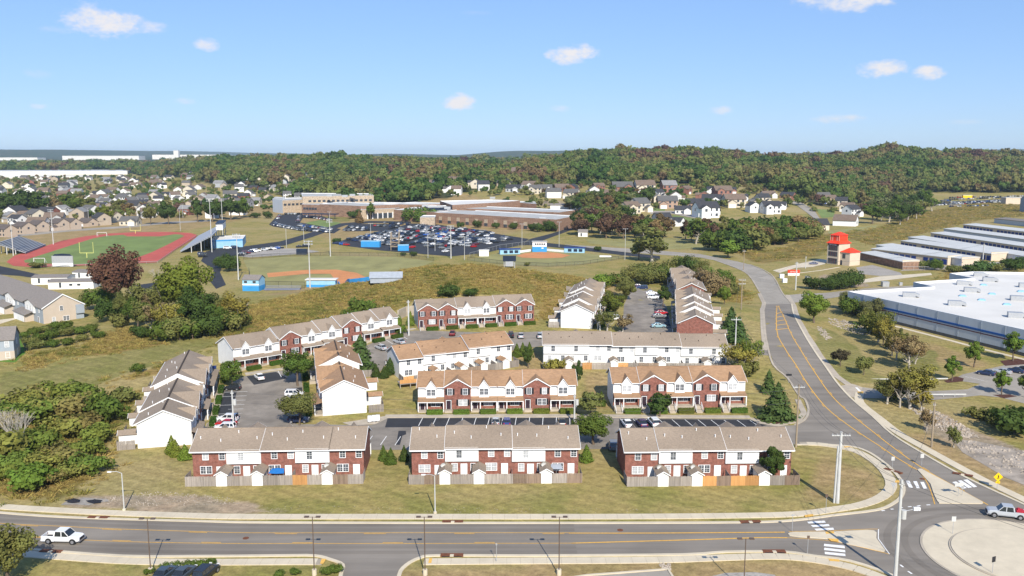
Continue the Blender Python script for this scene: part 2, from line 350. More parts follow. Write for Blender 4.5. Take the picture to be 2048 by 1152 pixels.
Z_GREEN = [[(-122.9,204.1),(-116.6,205.6),(-103.4,216.6),(-85.8,243.3),(-77.7,223.5),(-90.5,201.3),(-99.1,181.4),(-105.8,174.5)], [(-154.3,258.0),(-153.4,261.8),(-128.2,226.9),(-124.7,215.9),(-129.6,215.6)], [(94.4,262.6),(95.6,241.9),(85.5,203.1),(90.4,197.9),(75.2,191.5),(80.2,226.2)], [(-132.3,268.9),(-127.6,267.3),(-121.1,253.3),(-125.4,254.7)],
           [(-178.7,813.5),(-148.3,800.3),(-127.2,684.8),(-157.8,717.3)], [(103.8,231.3),(114.7,231.4),(105.2,209.0),(91.5,200.3)]]
Z_DIRT = [[(-69.7,126.7),(-64.1,129.4),(-54.2,130.0),(-46.5,128.0),(-38.0,125.1),(-31.4,122.9),(-34.0,121.6),(-45.9,121.9),(-57.4,123.0),(-67.7,124.4)], [(80.2,164.6),(88.5,174.6),(87.6,164.6),(89.4,155.5),(91.9,148.7),(81.0,130.0),(80.1,139.9),(77.7,148.7),(77.4,155.5)], [(139.0,390.5),(147.6,366.4),(143.2,345.0),(125.6,351.9)],
          [(23.0,876.5),(53.0,876.5),(50.2,829.0),(22.0,836.7)], [(470.1,939.2),(600.5,1027.2),(561.0,959.0),(434.6,867.8)]]
Z_BROWN = [[(16.1,201.8),(22.7,201.8),(22.3,174.3),(15.2,175.9)], [(-15.0,105.6),(44.0,107.0),(47.0,99.1),(43.5,91.1),(-13.7,91.1)], [(54.6,148.7),(60.7,137.6),(56.3,127.0),(43.4,125.1)], [(-103.4,196.3),(-96.9,199.8),(-98.5,186.7),(-109.9,181.6),(-112.1,185.3)], [(-97.6,309.0),(-94.1,321.8),(-21.1,295.0),(-54.0,417.9)],
           [(12.9,292.5),(50.0,366.4),(36.1,288.3),(27.3,283.1)], [(56.4,148.7),(68.5,171.0),(71.9,155.5),(78.3,127.0),(83.1,135.4),(79.3,161.5)], [(118.0,244.4),(121.5,214.2),(115.0,209.0),(106.5,219.6)], [(3.5,161.5),(20.9,155.5),(20.2,150.0),(3.2,150.0)],
           [(-549.5,939.2),(-69.0,976.9),(51.7,715.9),(-8.0,579.6),(-117.1,544.6),(-215.7,778.7),(-228.8,619.3),(-286.5,485.8)], [(0.8,222.3),(7.8,217.8),(7.0,194.5),(0.7,194.5)]]
_FX = [-3000, 0, 250, 330, 420, 520, 600, 640, 700, 800, 900, 1000, 1500, 1560, 1640, 1750, 1800, 2048, 5000]
_FY = [2300, 2300, 2300, 1700, 1300, 1180, 1050, 900, 830, 850, 900, 1060, 1075, 960, 860, 940, 1120, 1120, 1120]
def wooded(x, y):
    px = 1024 + 1745 * x / np.maximum(y, 50.0); return y > np.interp(px, _FX, _FY)
def build_ground():
    ys = [-400, -150, -60, 0, 30, 55] + list(np.arange(70, 360, 2.4))
    y = 360.0
    while y < 16000: ys.append(y); y *= 1.022
    us = np.linspace(-1, 1, 261)
    Yg = np.array(ys)[:, None] * np.ones((1, len(us))); Xg = us[None, :] * (np.maximum(np.array(ys), 0)[:, None] * .66 + 75)
    Zg = H(Xg, Yg)
    R_ = random.Random(3)
    nr, nc = Yg.shape
    verts = np.stack([Xg, Yg, Zg], -1).reshape(-1, 3)
    idx = np.arange(nr * nc).reshape(nr, nc)
    faces = np.stack([idx[:-1, :-1], idx[:-1, 1:], idx[1:, 1:], idx[1:, :-1]], -1).reshape(-1, 4)
    me = bpy.data.meshes.new('ground'); me.from_pydata(verts.tolist(), [], faces.tolist())
    zone = np.zeros((nr * nc, 4)); X = verts[:, 0]; Y = verts[:, 1]
    for c, ps in enumerate((Z_ROUGH, Z_GREEN, Z_DIRT, Z_BROWN)):
        for p in ps: zone[inside(p, X, Y), c] = 1
    z3 = zone.reshape(nr, nc, 4).copy()
    for _ in range(2): z3[1:-1, 1:-1] = (z3[1:-1, 1:-1] * 2 + z3[:-2, 1:-1] + z3[2:, 1:-1] + z3[1:-1, :-2] + z3[1:-1, 2:]) / 6
    a = me.color_attributes.new('zone', 'FLOAT_COLOR', 'POINT'); a.data.foreach_set('color', z3.reshape(-1))
    wd = me.attributes.new('wood', 'FLOAT', 'POINT'); wd.data.foreach_set('value', wooded(X, Y).astype(float))
    for p in me.polygons: p.use_smooth = True
    m = bpy.data.materials.new('grass_land'); m.use_nodes = True; nt = m.node_tree; N = nt.nodes; L = nt.links; b = N['Principled BSDF']
    b.inputs['Roughness'].default_value = .97; b.inputs['Specular IOR Level'].default_value = .1
    g = N.new('ShaderNodeNewGeometry'); at = N.new('ShaderNodeAttribute'); at.attribute_name = 'zone'; sp = N.new('ShaderNodeSeparateColor'); L.new(at.outputs['Color'], sp.inputs[0])
    def noise(sc, det=5, st=(1, 1, 1), ro=.6):
        v = N.new('ShaderNodeVectorMath'); v.operation = 'MULTIPLY'; v.inputs[1].default_value = st; L.new(g.outputs['Position'], v.inputs[0])
        n = N.new('ShaderNodeTexNoise'); n.inputs['Scale'].default_value = sc; n.inputs['Detail'].default_value = det; n.inputs['Roughness'].default_value = ro; L.new(v.outputs[0], n.inputs['Vector']); return n.outputs[0]
    def rng(v, a, b, c=0, d=1):
        n = N.new('ShaderNodeMapRange'); n.interpolation_type = 'SMOOTHSTEP'
        for i, q in ((1, a), (2, b), (3, c), (4, d)): n.inputs[i].default_value = q
        L.new(v, n.inputs[0]); return n.outputs[0]
    def mixc(f, a, b, mode='MIX'):
        n = N.new('ShaderNodeMixRGB'); n.blend_type = mode
        for i, q in ((0, f), (1, a), (2, b)):
            if isinstance(q, (int, float)): n.inputs[i].default_value = q
            elif isinstance(q, tuple): n.inputs[i].default_value = (*q, 1)
            else: L.new(q, n.inputs[i])
        return n.outputs[0]
    def addm(a, b, k):
        n = N.new('ShaderNodeMath'); n.operation = 'MULTIPLY_ADD'; L.new(b, n.inputs[0]); n.inputs[1].default_value = k; L.new(a, n.inputs[2]); return n.outputs[0]
    n_big = noise(.018, 5); n_mid = noise(.11, 6); n_fine = noise(.9, 6, ro=.7); n_gr = noise(3.2, 4, (1, 1, 1), .75)
    lawn = mixc(rng(n_mid, .38, .64), (.315, .248, .09), (.215, .198, .056))
    lawn = mixc(rng(n_big, .42, .66, 0, .75), lawn, (.34, .265, .125))
    brown = mixc(rng(n_mid, .35, .65), (.36, .25, .125), (.27, .2, .085))
    rough = mixc(rng(n_mid, .36, .62), (.27, .185, .065), (.15, .125, .036))
    rough = mixc(rng(noise(.045, 6), .48, .66, 0, .8), rough, (.18, .165, .042))
    green = mixc(rng(n_mid, .36, .66), (.235, .205, .075), (.175, .168, .05))
    dirt = mixc(rng(n_mid, .4, .6), (.36, .27, .18), (.27, .22, .15))
    def zf(o): return rng(addm(o, n_fine, .55), .62, .92)
    c = mixc(zf(sp.outputs[2]), lawn, dirt)
    c = mixc(rng(addm(at.outputs['Alpha'], n_mid, .6), .55, 1.2, 0, .9), c, brown)
    c = mixc(zf(sp.outputs[1]), c, green); c = mixc(zf(sp.outputs[0]), c, rough)
    c = mixc(1.0, c, rng(n_fine, .25, .75, .72, 1.3), 'MULTIPLY'); c = mixc(1.0, c, rng(n_gr, .2, .8, .8, 1.22), 'MULTIPLY')
    aw = N.new('ShaderNodeAttribute'); aw.attribute_name = 'wood'; wc = mixc(rng(noise(.012, 6), .4, .62), (.034, .058, .018), (.075, .07, .032))
    c = mixc(aw.outputs['Fac'], c, wc)
    sxyz = N.new('ShaderNodeSeparateXYZ'); L.new(g.outputs['Position'], sxyz.inputs[0]); st = N.new('ShaderNodeMath'); st.operation = 'MULTIPLY_ADD'; st.inputs[1].default_value = .62; L.new(sxyz.outputs[0], st.inputs[0]); L.new(sxyz.outputs[1], st.inputs[2])
    s2 = N.new('ShaderNodeMath'); s2.operation = 'SINE'; s1 = N.new('ShaderNodeMath'); s1.operation = 'MULTIPLY'; s1.inputs[1].default_value = 1.9; L.new(st.outputs[0], s1.inputs[0]); L.new(s1.outputs[0], s2.inputs[0])
    c = mixc(1.0, c, rng(addm(s2.outputs[0], n_mid, 1.5), -.6, 2.0, .93, 1.08), 'MULTIPLY')
    L.new(c, b.inputs['Base Color'])
    bp = N.new('ShaderNodeBump'); bp.inputs['Strength'].default_value = .6; bp.inputs['Distance'].default_value = .25; L.new(n_fine, bp.inputs['Height']); L.new(bp.outputs[0], b.inputs['Normal'])
    me.materials.append(m); o = structure(put('ground', me)); o['label'] = 'dry olive and tan grass land of the whole site'
    return o
GROUND = build_ground()

# ------------------------------------------------------------------ sheets, ribbons and kerbs laid on the ground
def smooth(line, n=4, closed=False):
    if n <= 1: return line
    P = [Vector((p[0], p[1])) for p in line]; out = []
    for i in range(len(P) - 1):
        a = P[max(i - 1, 0)]; b = P[i]; c = P[i + 1]; d = P[min(i + 2, len(P) - 1)]
        for k in range(n):
            t = k / n
            out.append(tuple(.5 * ((2 * b) + (c - a) * t + (2 * a - 5 * b + 4 * c - d) * t * t + (3 * b - a - 3 * c + d) * t ** 3)))
    out.append(tuple(P[-1])); return out
def sheet(name, pts, off, m, parent=None, edge=7.0, thick=0.0):
    bm = bmesh.new(); vs_ = [bm.verts.new((p[0], p[1], 0)) for p in pts]; f = bm.faces.new(vs_)
    if f.normal.z < 0: f.normal_flip()
    bm.normal_update()
    if f.normal.z < 0: bmesh.ops.reverse_faces(bm, faces=[f])
    bmesh.ops.triangulate(bm, faces=bm.faces[:])
    for _ in range(9):
        es = [e for e in bm.edges if e.calc_length() > edge * (1 + max(0, e.verts[0].co.y - 300) / 150)]
        if not es: break
        bmesh.ops.subdivide_edges(bm, edges=es, cuts=1); bmesh.ops.triangulate(bm, faces=[q for q in bm.faces if len(q.verts) > 3])
    for v in bm.verts: v.co.z = h(v.co.x, v.co.y) + off
    if thick:
        r = bmesh.ops.extrude_face_region(bm, geom=bm.faces[:] )
        lo = [v for v in r['geom'] if isinstance(v, bmesh.types.BMVert)]
        for v in lo: v.co.z -= thick
    bmesh.ops.recalc_face_normals(bm, faces=bm.faces[:])
    me = bpy.data.meshes.new(name); bm.to_mesh(me); bm.free(); me.materials.append(m)
    return put(name, me, parent)
def offset_line(line, d):
    out = []
    for i, p in enumerate(line):
        a = line[max(i - 1, 0)]; b = line[min(i + 1, len(line) - 1)]; t = Vector((b[0] - a[0], b[1] - a[1])); t.normalize()
        out.append((p[0] - t.y * d, p[1] + t.x * d))
    return out
def resample(line, step):
    out = [line[0]]; acc = 0
    for a, b in zip(line[:-1], line[1:]):
        d = math.dist(a, b); k = max(1, int(math.ceil(d / step)))
        for i in range(1, k + 1): out.append((a[0] + (b[0] - a[0]) * i / k, a[1] + (b[1] - a[1]) * i / k))
    return out
def ribbon(name, line, w, off, m, parent=None, thick=0.0, step=3.0, mb=None):
    line = resample(line, step); l = offset_line(line, w / 2); r = offset_line(line, -w / 2); b = mb or MB()
    n0 = len(b.v); k = 4 if thick else 2
    for p, q in zip(l, r):
        zl = h(*p) + off; zr = h(*q) + off
        b.v += [(p[0], p[1], zl), (q[0], q[1], zr)]
        if thick: b.v += [(q[0], q[1], zr - thick), (p[0], p[1], zl - thick)]
    for i in range(len(l) - 1):
        o = n0 + i * k; e = o + k
        b.f.append((o + 0, o + 1, e + 1, e + 0)); b.m.append(0)
        if thick:
            b.f.append((o + 1, o + 2, e + 2, e + 1)); b.f.append((o + 3, o + 0, e + 0, e + 3)); b.m += [0, 0]
    if thick:
        e = n0 + (len(l) - 1) * k; b.f += [(n0, n0 + 3, n0 + 2, n0 + 1), (e, e + 1, e + 2, e + 3)]; b.m += [0, 0]
    if mb is None: return b.build(name, m, parent)
def slabs(name, line, w, m, off=.11, thick=.2, length=1.55, gap=.03):
    root = structure(ribbon(name, line, w - .04, off - .02, M['joint'], None, .25))
    L_ = resample(smooth(line, 3), .5); acc = 0; cur = [L_[0]]
    for a, b in zip(L_[:-1], L_[1:]):
        acc += math.dist(a, b); cur.append(b)
        if acc >= length:
            t = Vector((cur[-1][0] - cur[-2][0], cur[-1][1] - cur[-2][1])).normalized() * gap
            ribbon('slab', [cur[0], (cur[-1][0] - t.x, cur[-1][1] - t.y)], w, off, m, root, thick, step=9)
            cur = [b]; acc = 0
    return root

TOP = [(-84.7,124.0),(-75.2,121.8),(-65.7,120.3),(-56.2,119.5),(-44.8,118.8),(-37.5,118.4),(-16.0,118.2),(12.6,118.2),(33.1,118.4),(40.7,119.1),(47.1,120.9),(54.4,122.9),(58.2,125.7),(60.6,128.6),(62.4,132.1),(63.5,136.3),(64.0,140.9),(63.9,145.8),(63.3,149.4),(61.6,151.9),(57.1,153.0),(51.8,153.0)]
BOT = [(-77.2,112.2),(-68.9,110.8),(-63.4,110.1),(-51.3,108.3),(-41.0,108.2),(-30.6,108.4),(-26.0,108.4),(-23.6,107.3),(-21.5,105.6),(-21.2,102.6),(-19.9,95.5)]
BOT2 = [(-13.7,95.5),(-14.4,102.6),(-13.8,105.6),(-12.2,107.7),(-10.1,108.4),(-1.6,108.4),(5.0,108.4),(22.5,108.7),(28.5,109.5),(36.2,109.5),(39.7,108.3),(43.9,106.9),(47.7,103.0),(49.2,98.5)]
WEST = [(55.4,164.3),(58.5,167.8),(61.2,173.6),(62.9,180.9),(62.5,183.9),(63.7,195.6),(63.3,205.6),(66.7,222.3),(71.7,243.4),(79.3,270.8),(89.9,305.0)]
EAST = [(99.1,305.6),(88.7,269.6),(81.2,238.7),(77.4,218.8),(75.3,204.6),(73.7,193.5),(72.7,182.3),(72.4,170.0),(71.5,158.5),(72.3,148.1),(73.5,138.5),(74.8,132.6),(77.0,124.9),(78.8,117.9)]
ROADZ = .03
road = sheet('road', TOP + WEST + EAST + [(77.5,108.4),(67.6,91.1),(53.0,83.3),(47.6,88.0),(49.2,98.5)] + BOT2[::-1] + BOT[::-1], ROADZ, M['asphalt'], edge=8)
tag(structure(road), 'grey asphalt three lane road running into the roundabout')
upper = sheet('street', WEST[-1:] + [(95.7,332.1),(104.5,380.5),(105.4,404.7),(102.4,436.2),(97.4,449.4),(74.1,465.7),(30.5,499.3),(31.5,516.5),(77.2,485.8),(100.9,465.7),(112.4,432.0),(115.1,419.9),(115.8,401.0),(113.4,375.7),(103.5,330.9)] + EAST[:1], ROADZ, M['asphalt_pale'])
tag(structure(upper), 'pale older asphalt street curving away past the red roofed tower')
LOT = sheet('parking_lot', [(-56.3,151.3),(-59.7,165.2),(-59.1,168.4),(-63.9,187.6),(-63.3,193.9),(-61.9,197.4),(-55.8,201.0),(-50.5,202.5),(-46.7,189.3),(-44.5,180.9),(-43.0,171.0),(-42.4,165.2),(-32.6,164.6),(-27.3,164.6),(-25.0,169.1),(12.7,169.4),(21.2,169.1),(48.0,168.4),(50.8,164.3)] + [WEST[0], TOP[-1]] + [(42.9,151.3),(18.0,150.5),(-17.4,150.0),(-25.0,150.0),(-41.2,148.7)], .034, M['asphalt_worn'])
tag(structure(LOT), 'worn grey parking lot and lane between the two front rows of townhouses')
LOT2 = sheet('parking_lot', [(-46.7,198.8),(-44.1,206.4),(-37.6,222.3),(-31.8,232.9),(-26.8,236.7),(-3.3,234.0),(8.4,235.6),(7.9,221.4),(-0.5,217.0),(-4.4,221.4),(-22.5,220.5),(-29.6,216.1),(-31.0,201.1),(-37.2,195.2)], .034, M['asphalt_worn'])
tag(structure(LOT2), 'parking lane behind the orange roofed townhouses')
LOT3 = sheet('parking_lot', [(9.3,235.0),(30.3,235.0),(35.9,275.7),(41.5,300.4),(54.6,341.1),(53.5,309.7),(44.4,237.1),(55.4,222.2)] + [(66.4,221.3),(64.8,212.8)] + [(56.4,215.7),(51.9,212.8),(8.8,222.3)], .034, M['asphalt_worn'])
tag(structure(LOT3), 'parking lot between the two far columns of townhouses')
sheet('sealed_bay', [(-24.9,168.7),(12.6,169.1),(12.2,163.7),(-24.6,163.0)], .04, M['asphalt_new'], LOT)
sheet('sealed_bay', [(21.4,168.4),(47.4,167.8),(49.9,164.6),(45.7,161.5),(20.7,162.7)], .04, M['asphalt_new'], LOT)
sheet('sealed_bay', [(-63.3,186.6),(-58.8,167.5),(-56.2,154.1),(-54.0,154.1),(-56.3,168.4),(-60.6,186.6)], .04, M['asphalt_new'], LOT)
sheet('sealed_bay', [(-61.6,197.1),(-55.6,200.3),(-51.7,195.6),(-58.1,191.0)], .04, M['asphalt_new'], LOT)
sheet('sealed_bay', [(-50.4,188.3),(-46.9,189.3),(-45.5,184.2),(-48.6,183.2)], .04, M['asphalt_new'], LOT)
sheet('asphalt_patch', [(-21.7,160.9),(-20.3,160.9),(-20.0,158.8),(-20.6,157.9),(-20.4,152.7),(-21.1,152.7)], .041, M['asphalt_new'], LOT)
sheet('sealed_bay', [(52.5,327.7),(52.9,305.8),(44.4,239.4),(40.2,239.4)], .04, M['asphalt_new'], LOT3)

def stall_lines(parent, starts, d):
    for (x, y) in starts: ribbon('stall_line', [(x, y), (x + d[0], y + d[1])], .12, .046, M['white_paint'], parent)
p_, q_ = [(-17.9,169.1),(11.6,169.4)]
stall_lines(LOT, [(p_[0] + (q_[0] - p_[0]) * k / 11, p_[1] + (q_[1] - p_[1]) * k / 11) for k in range(12)], (-.3, -5.2))
p_, q_ = [(21.6,168.4),(47.3,167.5)]
stall_lines(LOT, [(p_[0] + (q_[0] - p_[0]) * k / 10, p_[1] + (q_[1] - p_[1]) * k / 10) for k in range(11)], (.9, -5.2))
p_, q_ = [(-63.2,185.9),(-56.2,154.1)]
stall_lines(LOT, [(p_[0] + (q_[0] - p_[0]) * k / 11, p_[1] + (q_[1] - p_[1]) * k / 11) for k in range(12)], (5.0, .6))
p_, q_ = [(-26.2,157.9),(-18.2,157.3)]
stall_lines(LOT, [(p_[0] + (q_[0] - p_[0]) * k / 3, p_[1] + (q_[1] - p_[1]) * k / 3) for k in range(4)], (-.4, -5.0))
p_, q_ = [(-59.1,199.2),(-55.3,201.0)]
stall_lines(LOT, [p_, q_], (2.0, -4.6))
p_, q_ = [(-35.4,225.1),(-30.4,231.9)]
stall_lines(LOT2, [(p_[0] + (q_[0] - p_[0]) * k / 3, p_[1] + (q_[1] - p_[1]) * k / 3) for k in range(4)], (2.6, -4.2))
p_, q_ = [(52.4,302.9),(44.6,240.5)]
stall_lines(LOT3, [(p_[0] + (q_[0] - p_[0]) * k / 14, p_[1] + (q_[1] - p_[1]) * k / 14) for k in range(15)], (-5, 0))

# kerbs
def kerb(line, side, w=.42, m='concrete', hh=.14, n=3, label=None):
    o = structure(ribbon('kerb', offset_line(smooth(line, n), side * w / 2), w, hh, M[m], None, .3, 2.0))
    if label: o['label'] = label
kerb(TOP, 1, .55, label='pale concrete kerb along the north side of the main road'); kerb(BOT, -1, .5); kerb(BOT2, -1, .5)
kerb(WEST, 1, .45, 'concrete_old'); kerb(EAST, 1, .5)
kerb([(90.2,306.2),(95.7,332.1),(104.5,380.5),(105.4,404.7),(102.4,436.2)], 1, .5, 'concrete_old'); kerb([(99.5,306.7),(103.5,330.9),(113.4,375.7),(115.8,401.0),(115.1,419.9)], -1, .5, 'concrete_old')
kerb([(-63.9,187.6),(-59.1,168.4),(-59.7,165.2),(-56.3,151.3)], -1, .2, 'concrete_old', n=1); kerb([(-25.0,169.2),(12.7,169.5),(21.2,169.2),(48.1,168.7),(50.9,164.6)], 1, .2, 'concrete_old', n=1)
kerb([(-62.0,197.8),(-55.9,201.4),(-50.6,202.9)], 1, .2, 'concrete_old', n=1)
# walks
slabs('sidewalk', smooth([(-86.2,126.3),(-76.7,124.4),(-67.1,123.0),(-57.3,121.9),(-45.6,121.0),(-38.2,120.7),(-16.3,120.7),(12.8,120.7),(30.7,121.0),(41.5,121.6),(48.1,123.4),(52.3,124.9),(56.4,127.6),(59.2,130.7),(60.8,133.6),(61.8,137.2),(62.4,141.8),(62.2,145.5),(61.4,148.9),(59.9,150.8),(56.1,153.0),(52.6,153.3)], 3), 1.75, M['concrete'])['label'] = 'long pale sidewalk along the north side of the main road'
slabs('sidewalk', smooth([(-72.3,109.9),(-62.5,108.4),(-50.6,106.7),(-40.4,106.3),(-30.1,106.4),(-24.5,106.4)], 3), 1.7, M['concrete'])['label'] = 'pale sidewalk on the near side of the main road, west of the driveway'
slabs('sidewalk', smooth([(-11.4,106.4),(-1.6,106.6),(17.9,106.9),(27.9,107.6),(35.1,107.9),(40.0,106.7),(44.2,104.2),(47.1,100.6)], 3), 1.7, M['concrete'])['label'] = 'pale sidewalk on the near side of the main road, east of the driveway'
slabs('sidewalk', smooth([(76.4,186.0),(73.8,179.3),(73.5,169.1),(73.3,159.1),(74.3,150.3),(76.3,136.0),(78.3,127.0),(79.7,119.3)], 3), 1.8, M['concrete'])['label'] = 'pale sidewalk along the east side of the road below the driveway'
def walk(line, w, m='concrete_old', off=.09):
    return structure(ribbon('path', line, w, off, M[m], None, .2, 2.5))
walk([(76.1,191.6),(75.6,198.2),(77.6,214.8),(82.3,239.5),(88.5,265.1),(98.8,301.3),(104.2,326.0)], 1.7, 'concrete_old')
walk([(-65.2,189.4),(-59.4,167.8),(-55.4,152.7)], 1.5); walk([(-25.6,170.3),(-2.4,170.7),(21.8,170.3),(47.9,169.7)], 1.5); walk([(-62.5,198.9),(-50.9,204.4),(-42.0,214.4),(-38.1,225.0),(-30.7,235.0),(-27.1,238.9)], 1.4)
walk([(61.1,180.9),(59.6,172.3),(56.7,167.1),(51.8,164.3),(48.8,165.9),(48.0,168.4)], 1.2, 'concrete_old', .1)
walk([(64.6,217.8),(70.5,240.6),(79.6,273.5),(90.0,307.4),(94.8,330.9)], 1.4, 'concrete_old')
tag(structure(sheet('driveway_apron', [(73.8,190.7),(77.3,192.5),(78.6,190.1),(76.6,186.0),(73.6,182.7),(73.1,184.4)], .05, M['concrete_old'])), 'concrete apron where the warehouse driveway meets the road')
tag(structure(sheet('concrete_pad', [(-33.4,165.9),(-28.9,168.4),(-25.4,170.3),(-24.7,169.1),(-26.8,164.9),(-31.6,164.3)], .05, M['concrete_old'])), 'worn concrete corner beside the mailboxes')

# markings
def line_mark(pts, w=.13, m='yellow', n=3): ribbon('lane_line', smooth(pts, n), w, ROADZ + .025, M[m], road)
def dashes(pts, side, w=.13, on=3.2, gap=9.2, m='yellow'):
    L_ = resample(offset_line(smooth(pts, 3), side), .4); acc = 0; cur = []
    for a, b in zip(L_[:-1], L_[1:]):
        ph = acc % (on + gap)
        if ph < on: cur.append(a)
        elif len(cur) > 1: ribbon('lane_dash', cur, w, ROADZ + .025, M[m], road); cur = []
        acc += math.dist(a, b)
Y1 = [(-82.3,120.2),(-73.3,118.4),(-64.2,117.4),(-54.8,116.4),(-43.6,115.6),(-36.5,115.2),(-15.6,115.2),(8.8,115.2)]; Y2 = [(-79.5,115.9),(-71.0,114.4),(-62.1,113.3),(-53.1,112.4),(-42.3,111.9),(-35.5,111.8),(-15.2,111.8),(8.6,111.9)]
for ln, sd in ((Y1, 1), (Y2, -1)):
    for o_ in (1.05, 2.65): ribbon('wheel_track', offset_line(smooth(ln, 3), sd * o_), .95, ROADZ + .014, M['asphalt_track'], road)
for r_ in (14.2, 16.4): ribbon('wheel_track', [(66.9 + r_ * math.cos(a_ / 30), 107.6 + r_ * math.sin(a_ / 30)) for a_ in range(40, 140)], .9, ROADZ + .014, M['asphalt_track'], road)
line_mark(Y1); dashes(Y1, -.28); line_mark(Y2); dashes(Y2, .28)
line_mark([(7.9,115.1),(19.2,115.1),(38.1,115.4)], .26); line_mark([(8.1,111.9),(25.3,113.0),(33.5,113.6),(37.9,113.6)], .26)
line_mark([(38.7,115.6),(44.9,115.9),(50.0,116.4),(51.6,116.4)], .12); line_mark([(37.9,113.6),(42.8,112.8),(45.7,111.4),(49.4,108.9),(49.8,108.4)], .12); line_mark([(51.6,116.4),(50.3,113.3),(49.8,108.4)], .12, 'white_paint', 1)
W1 = [(92.6,300.5),(74.4,241.0),(70.4,221.3),(68.6,205.7),(67.0,193.8),(65.4,176.6),(65.6,164.9),(66.1,157.3),(66.6,152.2),(67.0,145.8),(67.9,139.7)]; E1 = [(93.1,300.6),(78.6,243.5),(73.7,216.7),(71.5,201.4),(69.5,185.6),(68.9,173.6),(68.8,163.4),(68.8,160.9),(68.7,153.3),(69.0,141.8),(70.2,133.6),(71.7,125.1)]
line_mark(W1, .22); line_mark(E1, .22); dashes(W1, -.3, .14, 2, 7); dashes(E1, .3, .14, 2, 7)
line_mark([(67.9,139.7),(67.0,134.9),(65.5,130.0),(63.8,125.3)], .14)
line_mark([(82.9,269.2),(87.6,278.9)], .3, n=1); line_mark([(80.1,260.3),(84.9,267.8)], .3, n=1); line_mark([(77.6,252.0),(82.4,258.6)], .3, n=1); line_mark([(75.6,245.3),(80.5,250.8)], .3, n=1); line_mark([(73.8,239.0),(78.6,243.5)], .3, n=1)
for q in ([(42.4,118.9),(45.0,119.3),(45.0,118.6),(42.4,118.3)], [(42.5,117.7),(45.2,118.1),(45.1,117.4),(42.6,117.1)], [(42.6,116.5),(45.4,116.9),(45.3,116.2),(42.7,115.9)],
          [(42.3,111.7),(44.8,111.1),(44.6,110.3),(42.0,111.0)], [(41.9,110.5),(44.4,109.8),(44.2,109.1),(41.6,109.8)], [(41.5,109.3),(44.0,108.7),(43.8,108.0),(41.3,108.6)],
          [(63.7,134.9),(64.3,134.9),(63.5,131.9),(62.9,131.9)], [(64.8,134.7),(65.4,134.7),(64.5,131.7),(64.0,131.7)], [(65.8,134.4),(66.4,134.4),(65.6,131.6),(65.0,131.5)],
          [(70.9,134.3),(71.7,134.6),(72.0,131.8),(71.2,131.5)], [(72.1,134.9),(72.8,135.1),(73.0,132.1),(72.2,131.8)], [(73.2,135.3),(74.0,135.5),(73.9,132.3),(73.2,132.1)]):
    sheet('crosswalk_bar', q, ROADZ + .025, M['white_paint'], road)
for a in ([(54.7,122.8),(55.3,123.0)], [(56.3,123.4),(56.8,123.5)], [(58.0,124.0),(58.4,124.0)], [(59.3,124.3),(59.9,124.4)], [(60.8,124.6),(61.4,124.8)], [(62.4,125.0),(63.0,125.1)],
          [(49.9,105.6),(50.0,104.9)], [(50.1,103.8),(50.3,103.1)]):
    ribbon('yield_dash', a, .25, ROADZ + .025, M['white_paint'], road)
# traffic islands and the roundabout
def island(pts, label, m='concrete', hh=.15): return tag(structure(sheet('traffic_island', pts, hh, M[m], edge=5, thick=.2)), label)
island([(67.8,139.7),(68.3,140.2),(68.7,140.2),(70.1,133.4),(71.4,126.1),(71.3,125.7),(70.9,125.4),(64.6,125.6),(64.7,126.4),(65.6,129.5),(67.0,133.4)], 'pale concrete splitter island on the north leg of the roundabout')
isl2 = island([(38.3,114.7),(38.7,115.1),(39.3,115.3),(44.8,115.4),(49.8,116.0),(50.7,115.8),(50.8,115.1),(50.0,113.3),(49.7,109.7),(49.4,109.3),(49.0,109.4),(45.1,111.7),(43.2,113.2),(39.5,113.8),(38.4,114.2)], 'pale concrete splitter island on the west leg of the roundabout')
for q in ([(43.7,115.3),(45.0,115.5),(44.8,114.8),(43.6,114.6)], [(43.3,113.2),(44.7,113.0),(44.4,112.1),(43.5,112.3)]): sheet('tactile_pad', q, .158, M['tactile'], isl2)
def disc(name, c, r, z0, z1, m, label, k=72):
    b = MB(); b.extr([(c[0] + r * math.cos(2 * math.pi * i / k), c[1] + r * math.sin(2 * math.pi * i / k)) for i in range(k)], 'z', z0, z1)
    return tag(structure(b.build(name, M[m])), label)
RC = (66.9, 107.6)
disc('traffic_island', RC, 12.3, -.1, .11, 'concrete_old', 'round truck apron of the roundabout')
disc('traffic_island', RC, 12.0, -.1, .125, 'concrete', 'ring of pale concrete inside the roundabout kerb')
disc('kerb', RC, 8.75, -.1, .22, 'concrete_old', 'low grey kerb round the middle of the roundabout')
disc('traffic_island', RC, 8.5, -.1, .30, 'concrete', 'raised pale concrete middle of the roundabout')
for q in ([(42.7,121.1),(44.1,121.5),(44.0,120.8),(42.6,120.3)], [(61.9,134.8),(62.6,135.0),(62.4,133.9),(61.5,133.6)], [(41.2,107.2),(42.5,106.9),(42.4,106.3),(41.2,106.5)], [(-24.8,107.1),(-24.2,107.1),(-24.3,105.7),(-24.7,105.7)], [(-10.8,107.3),(-10.4,107.3),(-10.4,105.9),(-10.8,105.9)], [(59.9,151.5),(61.6,152.0),(61.5,151.5),(59.8,150.9)], [(76.1,186.7),(77.5,186.8),(76.8,185.3),(75.7,185.2)]):
    tag(structure(sheet('tactile_pad', q, .125, M['tactile'])), 'yellow tactile pad at a kerb ramp')
